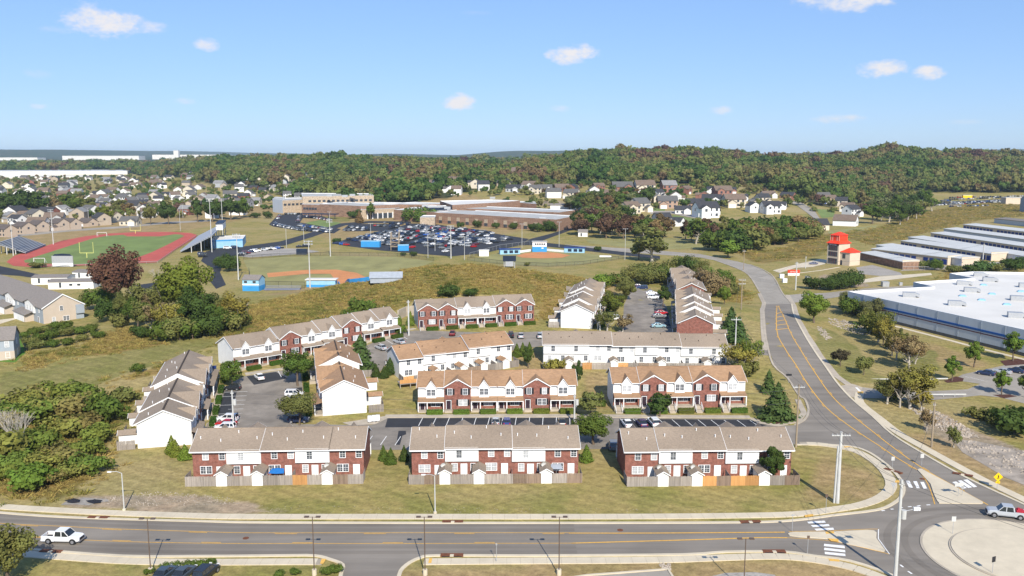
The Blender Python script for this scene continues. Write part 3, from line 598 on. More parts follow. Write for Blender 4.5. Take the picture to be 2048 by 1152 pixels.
def drain(c, rz, label):
    r = thing('storm_drain', label, 'drain', (c[0], c[1], h(*c)), rz)
    MB().box(-1.5, 1.5, -.35, .4, -.05, .19).build('lid', M['rust'], r); MB().box(-.25, .25, -.45, .1, .1, .195).build('divider', M['concrete'], r)
    MB().box(-1.3, 1.3, -.38, -.3, .02, .14).build('throat', M['black'], r)
drain((-60.1,120.3), -.05, 'rusty storm drain inlet in the kerb near the white pickup'); drain((-8.5,118.8), 0, 'rusty storm drain inlet in the kerb in front of the middle front townhouses')
drain((34.2,118.8), .05, 'rusty double storm drain inlet in the kerb just west of the crosswalk'); drain((34.8,109.3), .0, 'rusty storm drain inlet on the near kerb by the splitter island'); drain((-7.9,108.2), 0, 'rusty storm drain inlet on the near kerb east of the driveway'); drain((-61.2,109.3), -.1, 'rusty storm drain inlet beside the leafy tree at the near kerb')
drain((74.3,137.6), -.55, 'rusty storm drain inlet beside the eastern crosswalk'); drain((63.5,139.2), -.9, 'rusty storm drain inlet on the curved western kerb')
# bare ground, gravel and stone
tag(structure(sheet('gravel_patch', [(162.3,408.4),(173.9,417.9),(175.2,390.5),(172.6,382.1),(161.3,378.9),(155.1,385.4)], .03, M['gravel'])), 'pale gravel patch in front of the storage units')
tag(structure(sheet('gravel_patch', [(-68.0,125.1),(-67.8,127.2),(-66.6,126.8),(-66.1,128.0),(-64.0,127.6),(-62.1,127.4),(-61.3,126.5),(-62.7,125.9),(-63.7,124.9),(-65.9,125.3)], .03, M['gravel'])), 'pile of grey gravel spread beside the sidewalk')
tag(structure(sheet('parking_lot', [(9.4,102.5),(19.7,104.1),(20.1,100.9),(18.7,93.2),(3.2,93.2),(4.7,100.9)], .035, M['asphalt_pale'])), 'corner of a paved lot at the lower edge'); kerb([(4.7,101.1),(9.5,102.6),(19.8,104.2),(20.1,100.8)], 1, .3, n=1)
tag(structure(sheet('gravel_patch', [(25.1,102.6),(26.9,103.4),(30.7,103.6),(33.0,102.9),(32.7,99.7),(24.1,99.7)], .035, M['gravel'])), 'pale gravel patch at the lower edge')
tag(structure(sheet('bare_rock', [(81.6,155.5),(85.4,155.0),(91.9,148.7),(82.2,132.1),(80.6,136.5),(80.3,143.5),(79.9,148.7)], .04, M['rock'])), 'washed out bare rock channel east of the road')
tag(structure(sheet('path', [(144.7,363.4),(160.6,377.3),(188.3,388.8),(185.6,382.1),(157.6,364.9),(142.3,356.1)], .04, M['concrete'])), 'pale concrete path behind the white roofed warehouse')

# ------------------------------------------------------------------ shared building pieces
def win_mesh(w, hh, sash, name):
    b = MB(); t = .09
    b.box(-w / 2 - t, -w / 2, -.07, .03, -hh / 2 - t, hh / 2 + t); b.box(w / 2, w / 2 + t, -.07, .03, -hh / 2 - t, hh / 2 + t)
    b.box(-w / 2, w / 2, -.07, .03, hh / 2, hh / 2 + t); b.box(-w / 2, w / 2, -.10, .03, -hh / 2 - t, -hh / 2)
    if sash == 2: b.box(-.07, .07, -.06, .03, -hh / 2, hh / 2)
    cs = (-w / 4, w / 4) if sash == 2 else (0,); sw = w / sash / 2
    for c in cs:
        b.box(c - sw, c + sw, -.045, .0, -.03, .03)
        b.box(c - .015, c + .015, -.035, .0, -hh / 2, hh / 2)
        for q in (-.25, .25): b.box(c - sw, c + sw, -.034, .0, q * hh - .014, q * hh + .014)
    return b.mesh(name, M['trim'])
def pane_mesh(w, hh, m, name='pane'): return MB().box(-w / 2, w / 2, -.02, .02, -hh / 2, hh / 2).mesh(name, M[m])
WIN = {}
for k, (w, hh, s) in {'sgl': (.86, 1.4, 1), 'dbl': (1.66, 1.4, 2), 'low': (1.75, 1.35, 2), 'tall': (.85, 1.5, 1)}.items():
    WIN[k] = (win_mesh(w, hh, s, 'window'), pane_mesh(w, hh, 'glass'), pane_mesh(w, hh, 'blind'), w, hh)
SHUT = MB().box(-.21, .21, -.05, .02, -.72, .72).mesh('shutter', M['black'])
def _door(m, pane):
    b = MB(); b.box(-.45, .45, -.03, .02, 0, 2.05, 0); b.box(-.55, -.45, -.07, .03, 0, 2.15, 1); b.box(.45, .55, -.07, .03, 0, 2.15, 1); b.box(-.45, .45, -.07, .03, 2.05, 2.15, 1)
    return b.mesh('door', [M[m], M['trim']])
DOOR_D = _door('door_dark', 0); DOOR_W = _door('door_white', 1); DPANE = MB().box(-.28, .28, -.05, 0, -.75, .6).mesh('pane', M['glass']); DHAND = MB().tube((.34, -.03, 0), (.34, -.1, 0), .04, .05, 6).mesh('handle', M['galv'])
VENT = MB().tube((0, 0, -.1), (0, 0, .42), .07, .07, 8).tube((0, 0, .42), (0, 0, .5), .1, .1, 8).mesh('vent', M['trim'])
VENT_D = MB().tube((0, 0, -.1), (0, 0, .3), .09, .09, 8).mesh('vent', M['shingle_dark'])
def dish_mesh():
    b = MB(); b.tube((0, 0, 0), (0, .05, .35), .03)
    n = len(b.v); k = 14
    for r, d in ((.1, 0), (.3, .05), (.42, .12)):
        for i in range(k): a = 2 * math.pi * i / k; b.v.append((r * math.cos(a), .0 - d, .45 + r * math.sin(a)))
    for j in range(2):
        for i in range(k): q = (i + 1) % k; b.f.append((n + j * k + i, n + j * k + q, n + j * k + k + q, n + j * k + k + i)); b.m.append(0)
    b.f.append(tuple(range(n, n + k))); b.m.append(0); b.tube((0, 0, .1), (0, -.4, .38), .02)
    return b.mesh('satellite_dish', M['pole_pale'])
DISH = dish_mesh()
RW = random.Random(11)
def window(par, kind, x, y, z, rz=0, shut=False, blind=None):
    f, g, bl, w, hh = WIN[kind]
    o = put('window', f, par, (x, y, z), rz); put('pane', bl if (RW.random() < .3 if blind is None else blind) else g, o)
    if shut:
        for s in (-1, 1): put('shutter', SHUT, o, (s * (w / 2 + .32), 0, 0))
    return o
def door(par, kind, x, y, z, rz=0):
    o = put('door', DOOR_D if kind == 'd' else DOOR_W, par, (x, y, z), rz)
    if kind != 'd' and RW.random() < .5: put('pane', DPANE, o, (0, 0, 1.15))
    put('handle', DHAND, o, (0, 0, 1)); return o
E_, S_ = 5.45, .53                                       # eave height, roof pitch
def gable_part(par, name, w, y0, yb, ze, zp, ov, roofm, back):
    xc = 0; hw = w / 2 + ov; k = (zp - ze) / (w / 2); zeo = ze - ov * k
    b = MB()
    for s in (-1, 1):
        pts = [(s * hw, y0 - ov, zeo), (0, y0 - ov, zp), (0, back, zp), (s * hw, yb, zeo)]
        b.slab(pts if s > 0 else pts[::-1], .13)
    return b, hw, zeo
def rake(b, pts, th=.2, dep=.06, m=0):
    for (a, c) in zip(pts[:-1], pts[1:]):
        n = len(b.v)
        for yy in (0, dep):
            b.v += [(a[0], a[1] + yy, a[2]), (c[0], c[1] + yy, c[2]), (c[0], c[1] + yy, c[2] - th), (a[0], a[1] + yy, a[2] - th)]
        for f in ((0, 1, 2, 3), (7, 6, 5, 4), (0, 4, 5, 1), (1, 5, 6, 2), (2, 6, 7, 3), (3, 7, 4, 0)): b.f.append(tuple(n + i for i in f)); b.m.append(m)
    return b

def townhouse(label, p0, p1, side, units, back, segs, roof='shingle_tan', end='siding', D=8.8, rf=.15, sheds=(), fence=None, flabel=None, hedge=True, hlabel='', dish=(), vent='w', steps=False, dz=None, ridge=False, fence_col=None, newp=(), hcol=(.06, .1, .02)):
    n = len(units); p0 = Vector(p0); p1 = Vector(p1); Lb = (p1 - p0).length; w = Lb / n
    ax = (p1 - p0).normalized()
    if side == 'back':
        ax = -ax; nrm = Vector((-ax.y, ax.x)); org = p1 - nrm * D
    else: nrm = Vector((-ax.y, ax.x)); org = p0
    rz = math.atan2(ax.y, ax.x)
    def wpt(x, y): return org + ax * x + nrm * y
    zs = [h(*wpt((i + .5) * w, D if side == 'back' else 0)) + rf for i in range(n)]
    # one level per roof segment
    lev = []; i = 0
    for si, k in enumerate(segs):
        z = sum(zs[i:i + k]) / k + ((dz[si]) if dz else 0); lev += [z] * k; i += k
    z0 = min(lev)
    root = thing('townhouse_building', label, 'townhouse', (org.x, org.y, z0), rz, 'townhouse rows of the complex')
    VS = .88; root.scale = (1, 1, VS)
    lv = [(z - z0) / VS for z in lev]
    for i, u in enumerate(units):
        x = i * w; z = lv[i]; bk = back[i]
        b = MB(); fy = -.5 if u == 'B' else 0
        lowm, upm = 1, (1 if u == 'B' else 0)
        zb = -2.5
        b.poly([(x, fy, zb), (x + w, fy, zb), (x + w, fy, z + 2.75), (x, fy, z + 2.75)], 1)
        b.poly([(x, fy, z + 2.75), (x + w, fy, z + 2.75), (x + w, fy, z + E_), (x, fy, z + E_)], upm)
        bm_ = 1 if bk in 'bw' else 0
        yo = D + (.38 if bk in 'wo' else 0)
        b.poly([(x + w, D, zb), (x, D, zb), (x, D, z + 2.7), (x + w, D, z + 2.7)], bm_)
        b.poly([(x + w, yo, z + 2.7), (x, yo, z + 2.7), (x, yo, z + E_), (x + w, yo, z + E_)], 1 if bk == 'b' else 0)
        if yo > D:
            b.poly([(x, D, z + 2.7), (x, yo, z + 2.7), (x + w, yo, z + 2.7), (x + w, D, z + 2.7)], 2)
            for xx in (x, x + w): b.poly([(xx, D, z + 2.7), (xx, D, z + E_), (xx, yo, z + E_), (xx, yo, z + 2.7)], 0)
        for s, xx in ((0, x), (1, x + w)):
            em = (1 if end == 'brick' else 0) if (i + s) in (0, n) else 0
            pts = [(xx, fy, zb), (xx, fy, z + E_), (xx, D / 2, z + E_ + S_ * D / 2), (xx, D, z + E_), (xx, D, zb)]
            b.poly(pts if s else pts[::-1], em)
        b.build('wall', [M['siding'], M['brick'], M['trim']], root)
        xc = x + w / 2
        # front
        if u == 'B':
            gb, hw, zeo = gable_part(root, 'roof', w, fy, .3, z + E_, z + E_ + w / 2 * .68, .22, roof, w / 2 * .68 / S_ + .15)
            g = gb.build('gable_roof', M[roof], root, (xc, 0, 0))
            tb = MB(); zp = z + E_ + w / 2 * .68; rake(tb, [(-hw, fy - .25, zeo), (0, fy - .25, zp), (hw, fy - .25, zeo)], .24); tb.build('rake_trim', M['trim'], g)
            tb = MB(); tb.poly([(-w / 2, fy, z + E_), (w / 2, fy, z + E_), (0, fy, zp)], 1); k = .34
            tb.poly([(-w / 2 * k, fy - .03, zp - (zp - z - E_) * k), (w / 2 * k, fy - .03, zp - (zp - z - E_) * k), (0, fy - .03, zp)], 0); tb.build('gable_wall', [M['siding'], M['brick']], root, (xc, 0, 0))
            for s in (-1, 1): window(root, 'sgl', xc + s * w * .29, fy, z + 4.15, 0, True, True if RW.random() < .6 else False)
            window(root, 'dbl', xc + w * .2, fy, z + 1.55, 0, True)
            MB().box(-.62, .62, -.02, .06, 0, 2.3).build('door_recess_shade', M['black'], root, (x + w * .16, fy, z)); door(root, 'd', x + w * .16, fy - .03, z)  # flat black panel paints the shade of a recess round the door
            MB().box(-.8, .8, -1.4, 0, -1.2, -.02).build('stoop', M['concrete_old'], root, (x + w * .16, fy, z))
        else:
            dw = 2.05; zp = z + E_ + 1.62
            db = MB(); db.box(-dw / 2, dw / 2, -.4, .1, z + 2.85, z + E_); db.poly([(-dw / 2, -.4, z + E_), (dw / 2, -.4, z + E_), (0, -.4, zp - .12)]); d = db.build('dormer', M['siding'], root, (xc, 0, 0))
            gb, hw, zeo = gable_part(root, 'roof', dw, -.4, .25, z + E_ + .05, zp, .2, roof, 1.62 / S_ + .1); gb.build('dormer_roof', M[roof], d)
            tb = MB(); rake(tb, [(-hw, -.64, zeo), (0, -.64, zp), (hw, -.64, zeo)], .2); tb.build('rake_trim', M['trim'], d)
            window(root, 'dbl', xc, -.4, z + 4.2, 0, False)
            pr = MB(); pr.slab([(x + .02, -1.75, z + 2.45), (x + w - .02, -1.75, z + 2.45), (x + w - .02, .02, z + 2.98), (x + .02, .02, z + 2.98)], .1); pr.build('porch_roof', M[roof], root)
            MB().box(x + .04, x + w - .04, -1.66, -1.5, z + 2.1, z + 2.36).build('porch_beam', M['trim'], root)
            MB().box(x + .05, x + w - .05, -1.6, -.01, -2.5 , z + .02).build('porch_floor', M['concrete_old'], root)
            for s in (.12, w * .36, w - .12): MB().box(-.09, .09, -.09, .09, 0, 2.2).build('post', M['trim'], root, (x + s, -1.5, z))
            window(root, 'low', xc + w * .16, 0, z + 1.45, 0, True); door(root, 'd', x + w * .16, -.02, z)
        if steps:
            hs = rf + .9
            sb = MB()
            for k in range(5): sb.box(-.6, .6, -2.0 - .32 * (k + 1), -2.0 - .32 * k, -2.4, z - .17 * (k + 1))
            st = sb.build('steps', M['concrete_old'], root, (x + w * .16, .4, 0))
            for s in (-1, 1):
                r = MB(); r.tube((s * .66, -1.9, z + .9), (s * .66, -3.6, z + .05), .04); r.tube((s * .66, -3.6, z + .05), (s * .66, -3.6, z - .9), .04); r.tube((s * .66, -1.9, z + .9), (s * .66, -1.9, z), .04)
                for q in range(5): r.tube((s * .66, -2.0 - .35 * q, z + .85 - .175 * q), (s * .66, -2.0 - .35 * q, z - .1 - .18 * q), .02, k=4)
                r.build('railing', M['trim'], st)
        # back
        ru = math.pi
        if bk in 'bs':
            window(root, 'sgl', xc + w * .12, yo, z + 4.2, ru); window(root, 'sgl', x + w * .14, yo, z + 4.2, ru)
            window(root, 'low', xc + w * .12, D, z + 1.5, ru); door(root, 'w', x + w * .22, D + .02, z)
        else:
            window(root, 'sgl', xc + w * .08, yo, z + 4.15, ru)
            window(root, 'sgl', xc + w * .22, D, z + 1.45, ru); door(root, 'w', xc - w * .06, D + .02, z)
            window(root, 'sgl', x + w * .15, D, z + 1.45, ru, False, False)
    # roofs by segment
    i = 0; ov = .35
    for si, k in enumerate(segs):
        z = lv[i]; xa = i * w - (.3 if i == 0 else .08); xb = (i + k) * w + (.3 if i + k == n else .08); i += k
        ze = z + E_ - ov * S_; zr = z + E_ + S_ * D / 2
        b = MB(); b.extr([(-ov, ze), (-ov, ze + .16), (D / 2, zr + .16), (D + ov + .3, ze + .16 - .3 * S_), (D + ov + .3, ze - .3 * S_), (D / 2, zr - .02)], 'x', xa, xb)
        r = b.build('roof', M[roof], root)
        MB().box(xa + .02, xb - .02, D + ov + .3, D + ov + .4, ze - .2, ze + .0).build('gutter', M['trim'], root)
        gi = MB()
        for q in range(i - k, i):
            if units[q] == 'W': gi.box(q * w + .1, (q + 1) * w - .1, -ov - .1, -ov, ze - .02, ze + .14)
        if gi.v: gi.build('gutter', M['trim'], root)
        for xx, s in ((xa, -1), (xb, 1)):
            t = MB(); x0, x1 = (xx - .05, xx) if s < 0 else (xx, xx + .05)
            t.extr([(-ov, ze - .06), (-ov, ze + .15), (D / 2, zr + .15), (D + ov + .3, ze + .15 - .3 * S_), (D + ov + .3, ze - .06 - .3 * S_), (D / 2, zr - .1)], 'x', x0, x1); t.build('rake_trim', M['trim'], r)
        MB().box(xa + .1, xb - .1, D / 2 - .16, D / 2 + .16, zr + .08, zr + .2 if not ridge else zr + .24).build('ridge_cap', M['shingle_dark'] if ridge else M[roof], r)
        for q in range(k):
            xq = (i - k + q) * w
            for (fx, fy) in ((.25, .80), (.8, .72 if q % 2 else .6)):
                yy = D * fy + RW.uniform(-.4, .4); put('vent', VENT if vent == 'w' else VENT_D, r, (xq + fx * w + RW.uniform(-.4, .4), yy, zr + .16 - S_ * (yy - D / 2)))
    # sheds
    fy = D + 3.5
    for j, sx in enumerate(sheds):
        i = min(n - 1, int(sx)); x = sx * w; gz = (h(*wpt(x, fy)) - z0) / VS
        b = MB(); sh = 2.3
        b.box(-.85, .85, fy - 3.2, fy + .12, gz - .3, gz + sh); b.poly([(-.85, fy + .12, gz + sh), (.85, fy + .12, gz + sh), (0, fy + .12, gz + sh + .55)]); b.poly([(.85, fy - 3.2, gz + sh), (-.85, fy - 3.2, gz + sh), (0, fy - 3.2, gz + sh + .55)])
        s = b.build('storage_shed', M['siding'], root, (x, 0, 0))
        rb = MB()
        for q in (-1, 1):
            pts = [(0, fy - 3.4, gz + sh + .62), (q * 1.12, fy - 3.4, gz + sh - .1), (q * 1.12, fy + .35, gz + sh - .1), (0, fy + .35, gz + sh + .62)]
            rb.slab(pts if q > 0 else pts[::-1], .1)
        rb.build('shed_roof', M[roof], s)
        tb = MB(); rake(tb, [(-1.12, fy + .33, gz + sh - .1), (0, fy + .33, gz + sh + .62), (1.12, fy + .33, gz + sh - .1)], .18); tb.build('rake_trim', M['trim'], s)
        if j in dish: put('satellite_dish', DISH, s, (.4, fy - 1.7, gz + sh + .2), math.pi + .3)
    if fence is not None:
        fr = thing('wooden_fence', flabel, 'fence', (org.x, org.y, z0), rz, 'wooden yard fences')
        cuts = sorted(sheds); xs = [-.25]
        for s in cuts: xs += [s * w - .85, s * w + .85]
        xs.append(n * w + .25)
        if fence == 'full':
            runs = [(xs[q], xs[q + 1]) for q in range(0, len(xs), 2)]
        else: runs = [(a * w, b_ * w) for a, b_ in fence]
        R = random.Random(sum(map(ord, label)))
        def panel(a, b_, yy, m, horizontal=True, x=0):
            b = MB(); q = a
            while q < b_ - .03:
                hh = 1.65 + R.uniform(-.05, .04); ww = min(.135, b_ - q)
                wp = wpt(q, yy) if horizontal else wpt(x, q); gz = h(*wp) - z0
                jy = R.uniform(-.012, .012)
                if horizontal: b.box(q, q + ww, yy + jy, yy + jy + .02, gz - .05, gz + hh)
                else: b.box(x + jy, x + jy + .02, q, q + ww, gz - .05, gz + hh)
                q += .15
            gz = h(*(wpt((a + b_) / 2, yy) if horizontal else wpt(x, (a + b_) / 2))) - z0
            for rzz in (.35, 1.35):
                if horizontal: b.box(a, b_, yy - .07, yy - .025, gz + rzz - .04, gz + rzz + .04)
                else: b.box(x + .03, x + .075, a, b_, gz + rzz - .04, gz + rzz + .04)
            fp_ = b.build('fence_panel', M[m], fr); k_ = R.uniform(.75, 1.25); fp_.color = (k_, k_, k_, 1)
        pn = 0
        for (a, b_) in runs:
            k = max(1, round((b_ - a) / 2.4)); st = (b_ - a) / k
            for q in range(k):
                m = 'wood_new' if pn in newp else ('wood_brown' if R.random() < .15 else 'wood_grey'); pn += 1
                panel(a + q * st, a + (q + 1) * st - .02, fy, m)
                MB().box(-.05, .05, -.15, -.05, -.1, 1.6).build('post', M['wood_grey'], fr, (a + q * st, fy, h(*wpt(a + q * st, fy)) - z0))
        for x in (-.25, n * w + .23):
            for q in range(2): panel(D + .4 + q * 1.55, D + .4 + q * 1.55 + 1.5, 0, 'wood_grey', False, x)
        for q in range(1, n):
            if not any(abs(q - s) < .3 for s in sheds): panel(D + .5, D + 3.45, 0, 'wood_grey', False, q * w)
    if hedge:
        for i in range(n):
            x0, x1 = i * w + w * .36, (i + 1) * w - .3
            a = wpt((x0 + x1) / 2, -3.0 if steps else -2.7)
            hedge_box((a.x, a.y, h(a.x, a.y)), rz, x1 - x0, 1.15, .95, ('first', 'second', 'third', 'fourth', 'fifth', 'sixth', 'seventh', 'eighth')[i] + hlabel, hcol)
    return root

def hedge_mesh(seed, L=3.2, wd=1.1, ht=1.0):
    R = random.Random(seed); b = MB(); tint = []
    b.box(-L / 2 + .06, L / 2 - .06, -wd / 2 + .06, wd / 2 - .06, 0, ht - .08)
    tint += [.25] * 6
    for _ in range(700):
        f = R.random(); x = R.uniform(-L / 2, L / 2); y = R.uniform(-wd / 2, wd / 2); z = R.uniform(.05, ht)
        nrm = Vector((0, 0, 1))
        if f < .45: z = ht + R.gauss(0, .04)
        elif f < .8: y = (wd / 2) * R.choice((-1, 1)) + R.gauss(0, .03); nrm = Vector((0, 1 if y > 0 else -1, .2))
        else: x = (L / 2) * R.choice((-1, 1)) + R.gauss(0, .03); nrm = Vector((1 if x > 0 else -1, 0, .2))
        leafquad(b, Vector((x, y, z)), nrm, .09, R, .7); tint.append(R.random())
    return finish_leaf(b, 'hedge', tint)
def leafquad(b, c, nrm, s, R, jit=.6):
    v = (nrm.normalized() + Vector((R.gauss(0, jit), R.gauss(0, jit), R.gauss(0, jit)))).normalized()
    t = v.orthogonal().normalized(); q = v.cross(t); a = R.uniform(0, 6.28); t, q = t * math.cos(a) + q * math.sin(a), q * math.cos(a) - t * math.sin(a)
    s1 = s * R.uniform(.7, 1.35); s2 = s * R.uniform(.6, 1.1)
    b.poly([c + t * s1, c + q * s2, c - t * s1, c - q * s2])
def finish_leaf(b, name, tint, mats=None):
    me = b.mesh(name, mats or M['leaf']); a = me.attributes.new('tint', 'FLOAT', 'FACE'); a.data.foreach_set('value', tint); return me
HEDGES = [hedge_mesh(s) for s in range(3)]
HC = [0]
def hedge_box(loc, rz, L, wd, ht, label, col):
    HC[0] += 1; o = put('hedge', HEDGES[HC[0] % 3], None, loc, rz, (L / 3.2, wd / 1.1, ht)); o.color = (col[0] * RW.uniform(.85, 1.2), col[1] * RW.uniform(.85, 1.2), col[2], 1)
    tag(o, label, 'hedge', 'clipped hedges under townhouse windows'); return o

BW = ' clipped hedge along the front of the '
townhouse('brick backed townhouse row with blue tarp in its yard, front left of the complex', (-51.9,136.0), (-24.3,137.2), 'back', 'WBWBW', 'bwbwb', [1, 2, 2], end='brick', sheds=(.98, 2.98, 4.0), fence='full', flabel='grey board fence behind the townhouse row with the blue tarp', dz=(0, .0, -.05), newp=(3, 11), hedge=False, dish=(0,))
townhouse('brick backed townhouse row in the middle of the front line', (-16.4,136.9), (10.9,137.6), 'back', 'WBWBW', 'bwbwb', [2, 2, 1], end='brick', sheds=(1.0, 2.98, 3.98), fence='full', flabel='weathered grey board fence behind the middle front townhouse row', dz=(.0, .12, -.1), hedge=False, dish=(0, 2))
townhouse('brick backed townhouse row at the right of the front line, dark tree at its corner', (18.4,136.0), (45.6,136.7), 'back', 'WBWBW', 'bwbwb', [2, 2, 1], end='brick', sheds=(1.0, 2.98, 3.98), fence='full', flabel='grey board fence with one fresh orange stretch behind the right front townhouse row', dz=(.0, .1, -.05), newp=(2, 3, 5), hedge=False, dish=(1, 2))
townhouse('orange roofed townhouse row facing the lot, six units with two brick gables', (-19.3,173.9), (13.2,174.9), 'front', 'WBWWBW', 'ssssss', [1, 1, 2, 2], 'shingle_orange', rf=.3, hlabel=BW + 'six unit orange roofed row', dz=(-.1, .1, 0, .12), vent='d', hcol=(.12, .17, .03))
townhouse('orange roofed townhouse row facing the lot on high porches, next to the street', (20.9,174.9), (48.3,175.6), 'front', 'WBWBW', 'sssss', [1, 2, 2], 'shingle_orange', rf=.9, hlabel=BW + 'high porched orange roofed row', dz=(-.1, .05, .1), vent='d', steps=True, hcol=(.1, .15, .03))
townhouse('white backed townhouse row with orange brown roof, stepping down to a wooden deck', (-25.8,194.9), (-0.1,207.5), 'back', 'WWBWW', 'sosos', [2, 2, 1], 'shingle_orange', sheds=(.55, 1.55, 2.45, 3.6), fence='full', flabel='brown and grey fence behind the stepping white townhouse row', dz=(.15, 0, -.15), vent='d', newp=(8,), hedge=False)
townhouse('longest white backed townhouse row, eight units under one tan roof', (7.6,206.0), (51.7,205.2), 'back', 'WWBWBWBW', 'oosossoo', [2, 3, 3], sheds=(.95, 2.9, 4.95, 6.9), fence='full', flabel='mixed grey and orange fence behind the eight unit white row', dz=(-.25, 0, .25), vent='d', newp=(9, 12), hedge=False)
townhouse('far brick fronted townhouse row at the foot of the grassy mound', (-26.2,238.9), (6.2,246.7), 'front', 'BBWWBB', 'ssssss', [2, 2, 2], rf=.5, hlabel=BW + 'row below the mound', dz=(-.1, 0, .1), steps=True)
townhouse('long slanting townhouse row below the mound, eight units with two brick gables', (-65.9,201.6), (-31.0,232.4), 'front', 'WWBWWBWW', 'ssssssss', [2, 2, 1, 1, 1, 1], rf=.2, hlabel=BW + 'long slanting row', dz=(0, .1, -.05, .1, 0, .05))
townhouse('townhouse row running away at the far left, white gable end and dark trimmed porches', (-58.3,153.0), (-69.2,195.8), 'front', 'WBWBWW', 'ssssss', [1, 2, 3], D=9.2, rf=.1, sheds=(.5, 2.0, 3.2, 4.5), fence=((0, .15), (1, 1.4), (2.5, 3.), (5, 5.6)), flabel='short grey fence pieces behind the far left townhouse row', hlabel=BW + 'far left row', dz=(-.25, .0, .35), ridge=True)
townhouse('short orange roofed townhouse block with white gable end beside the left lot', (-46.4,201.8), (-38.2,170.3), 'front', 'WBBW', 'ssss', [2, 2], 'shingle_orange', rf=.15, sheds=(2.1, 3.3), fence=((1.9, 2.1), (3.2, 3.9)), flabel='short grey fence behind the small orange roofed block', hlabel=BW + 'small orange roofed block', dz=(.35, -.1), ridge=True)
townhouse('white ended townhouse column on the left side of the far lot', (22.3,238.3), (29.8,280.6), 'front', 'WBWBWBW', 'sssssss', [1, 2, 1, 3], rf=.1, sheds=(.6, 2.5, 4.4), fence=((0, .3), (1, 1.6)), flabel='pale fence stub behind the white ended far column', hlabel=BW + 'white ended far column', dz=(-.3, 0, .1, .4))
townhouse('brick ended townhouse column on the right side of the far lot', (50.8,265.4), (44.0,226.0), 'front', 'WBWBWBWB', 'ssssssss', [3, 2, 1, 2], end='brick', rf=.1, sheds=(1.5, 3.5, 5.3, 7.2), fence=None, hedge=False, dz=(.35, .1, 0, -.3))
townhouse('farthest brick ended townhouse column, against the scrub at the back of the far lot', (65.6,357.5), (57.6,298.4), 'front', 'WBWBWB', 'ssssss', [2, 2, 2], end='brick', rf=.1, sheds=(1.5, 4.3), fence=None, hedge=False, dz=(.4, .1, -.2))

# ------------------------------------------------------------------ vehicles
def loft(b, st, m=0):
    n0 = len(b.v); k = 8
    for (x, zb, zt, hw) in st:
        for (y, z) in ((hw * .9, zb), (hw, zb + .18), (hw, zt - .14), (hw * .84, zt), (-hw * .84, zt), (-hw, zt - .14), (-hw, zb + .18), (-hw * .9, zb)): b.v.append((x, y, z))
    for i in range(len(st) - 1):
        for j in range(k): q = (j + 1) % k; a = n0 + i * k; b.f.append((a + j, a + q, a + k + q, a + k + j)); b.m.append(m)
    e = n0 + (len(st) - 1) * k; b.f += [tuple(n0 + j for j in reversed(range(k))), tuple(e + j for j in range(k))]; b.m += [m, m]
def cabin(bb, bg, x0, x1, r0, r1, zb, zr, hb, hr, pill, mg=0, mb=0):
    # base x0..x1 at belt zb (half width hb), roof r0..r1 at zr (half width hr): glass body, painted roof and pillars
    base = [(x0, -hb), (x1, -hb), (x1, hb), (x0, hb)]; top = [(r0, -hr), (r1, -hr), (r1, hr), (r0, hr)]
    n = len(bg.v); bg.v += [(x, y, zb) for x, y in base] + [(x, y, zr) for x, y in top]
    for f in ((0, 1, 5, 4), (1, 2, 6, 5), (2, 3, 7, 6), (3, 0, 4, 7)): bg.f.append(tuple(n + i for i in f)); bg.m.append(mg)
    bb.box(r0 - .03, r1 + .03, -hr - .02, hr + .02, zr - .03, zr + .05, mb)
    for s in (-1, 1):
        for (xb, xr, wd) in [(x0, r0, .1), (x1, r1, .07)] + [(p, p2, .06) for p, p2 in pill]:
            n = len(bb.v); o = .015 * s
            bb.v += [(xb - wd, s * hb + o, zb), (xb + wd, s * hb + o, zb), (xr + wd, s * hr + o, zr), (xr - wd, s * hr + o, zr)]; bb.f.append((n, n + 1, n + 2, n + 3) if s < 0 else (n + 3, n + 2, n + 1, n)); bb.m.append(mb)
def wheels_pos(kind): return {'sedan': (1.42, -1.38, .33, .82), 'suv': (1.42, -1.4, .37, .86), 'pickup': (1.95, -1.8, .41, .93), 'hatch': (1.25, -1.25, .33, .8)}[kind]
WHEEL = {}
for k_, r_ in (('sedan', .33), ('suv', .37), ('pickup', .41), ('hatch', .33)):
    WHEEL[k_] = (MB().tube((0, -.11, 0), (0, .11, 0), r_, r_, 14).mesh('tyre', M['tyre']), MB().tube((0, -.125, 0), (0, .125, 0), r_ * .62, r_ * .62, 10).mesh('rim', M['rim']))
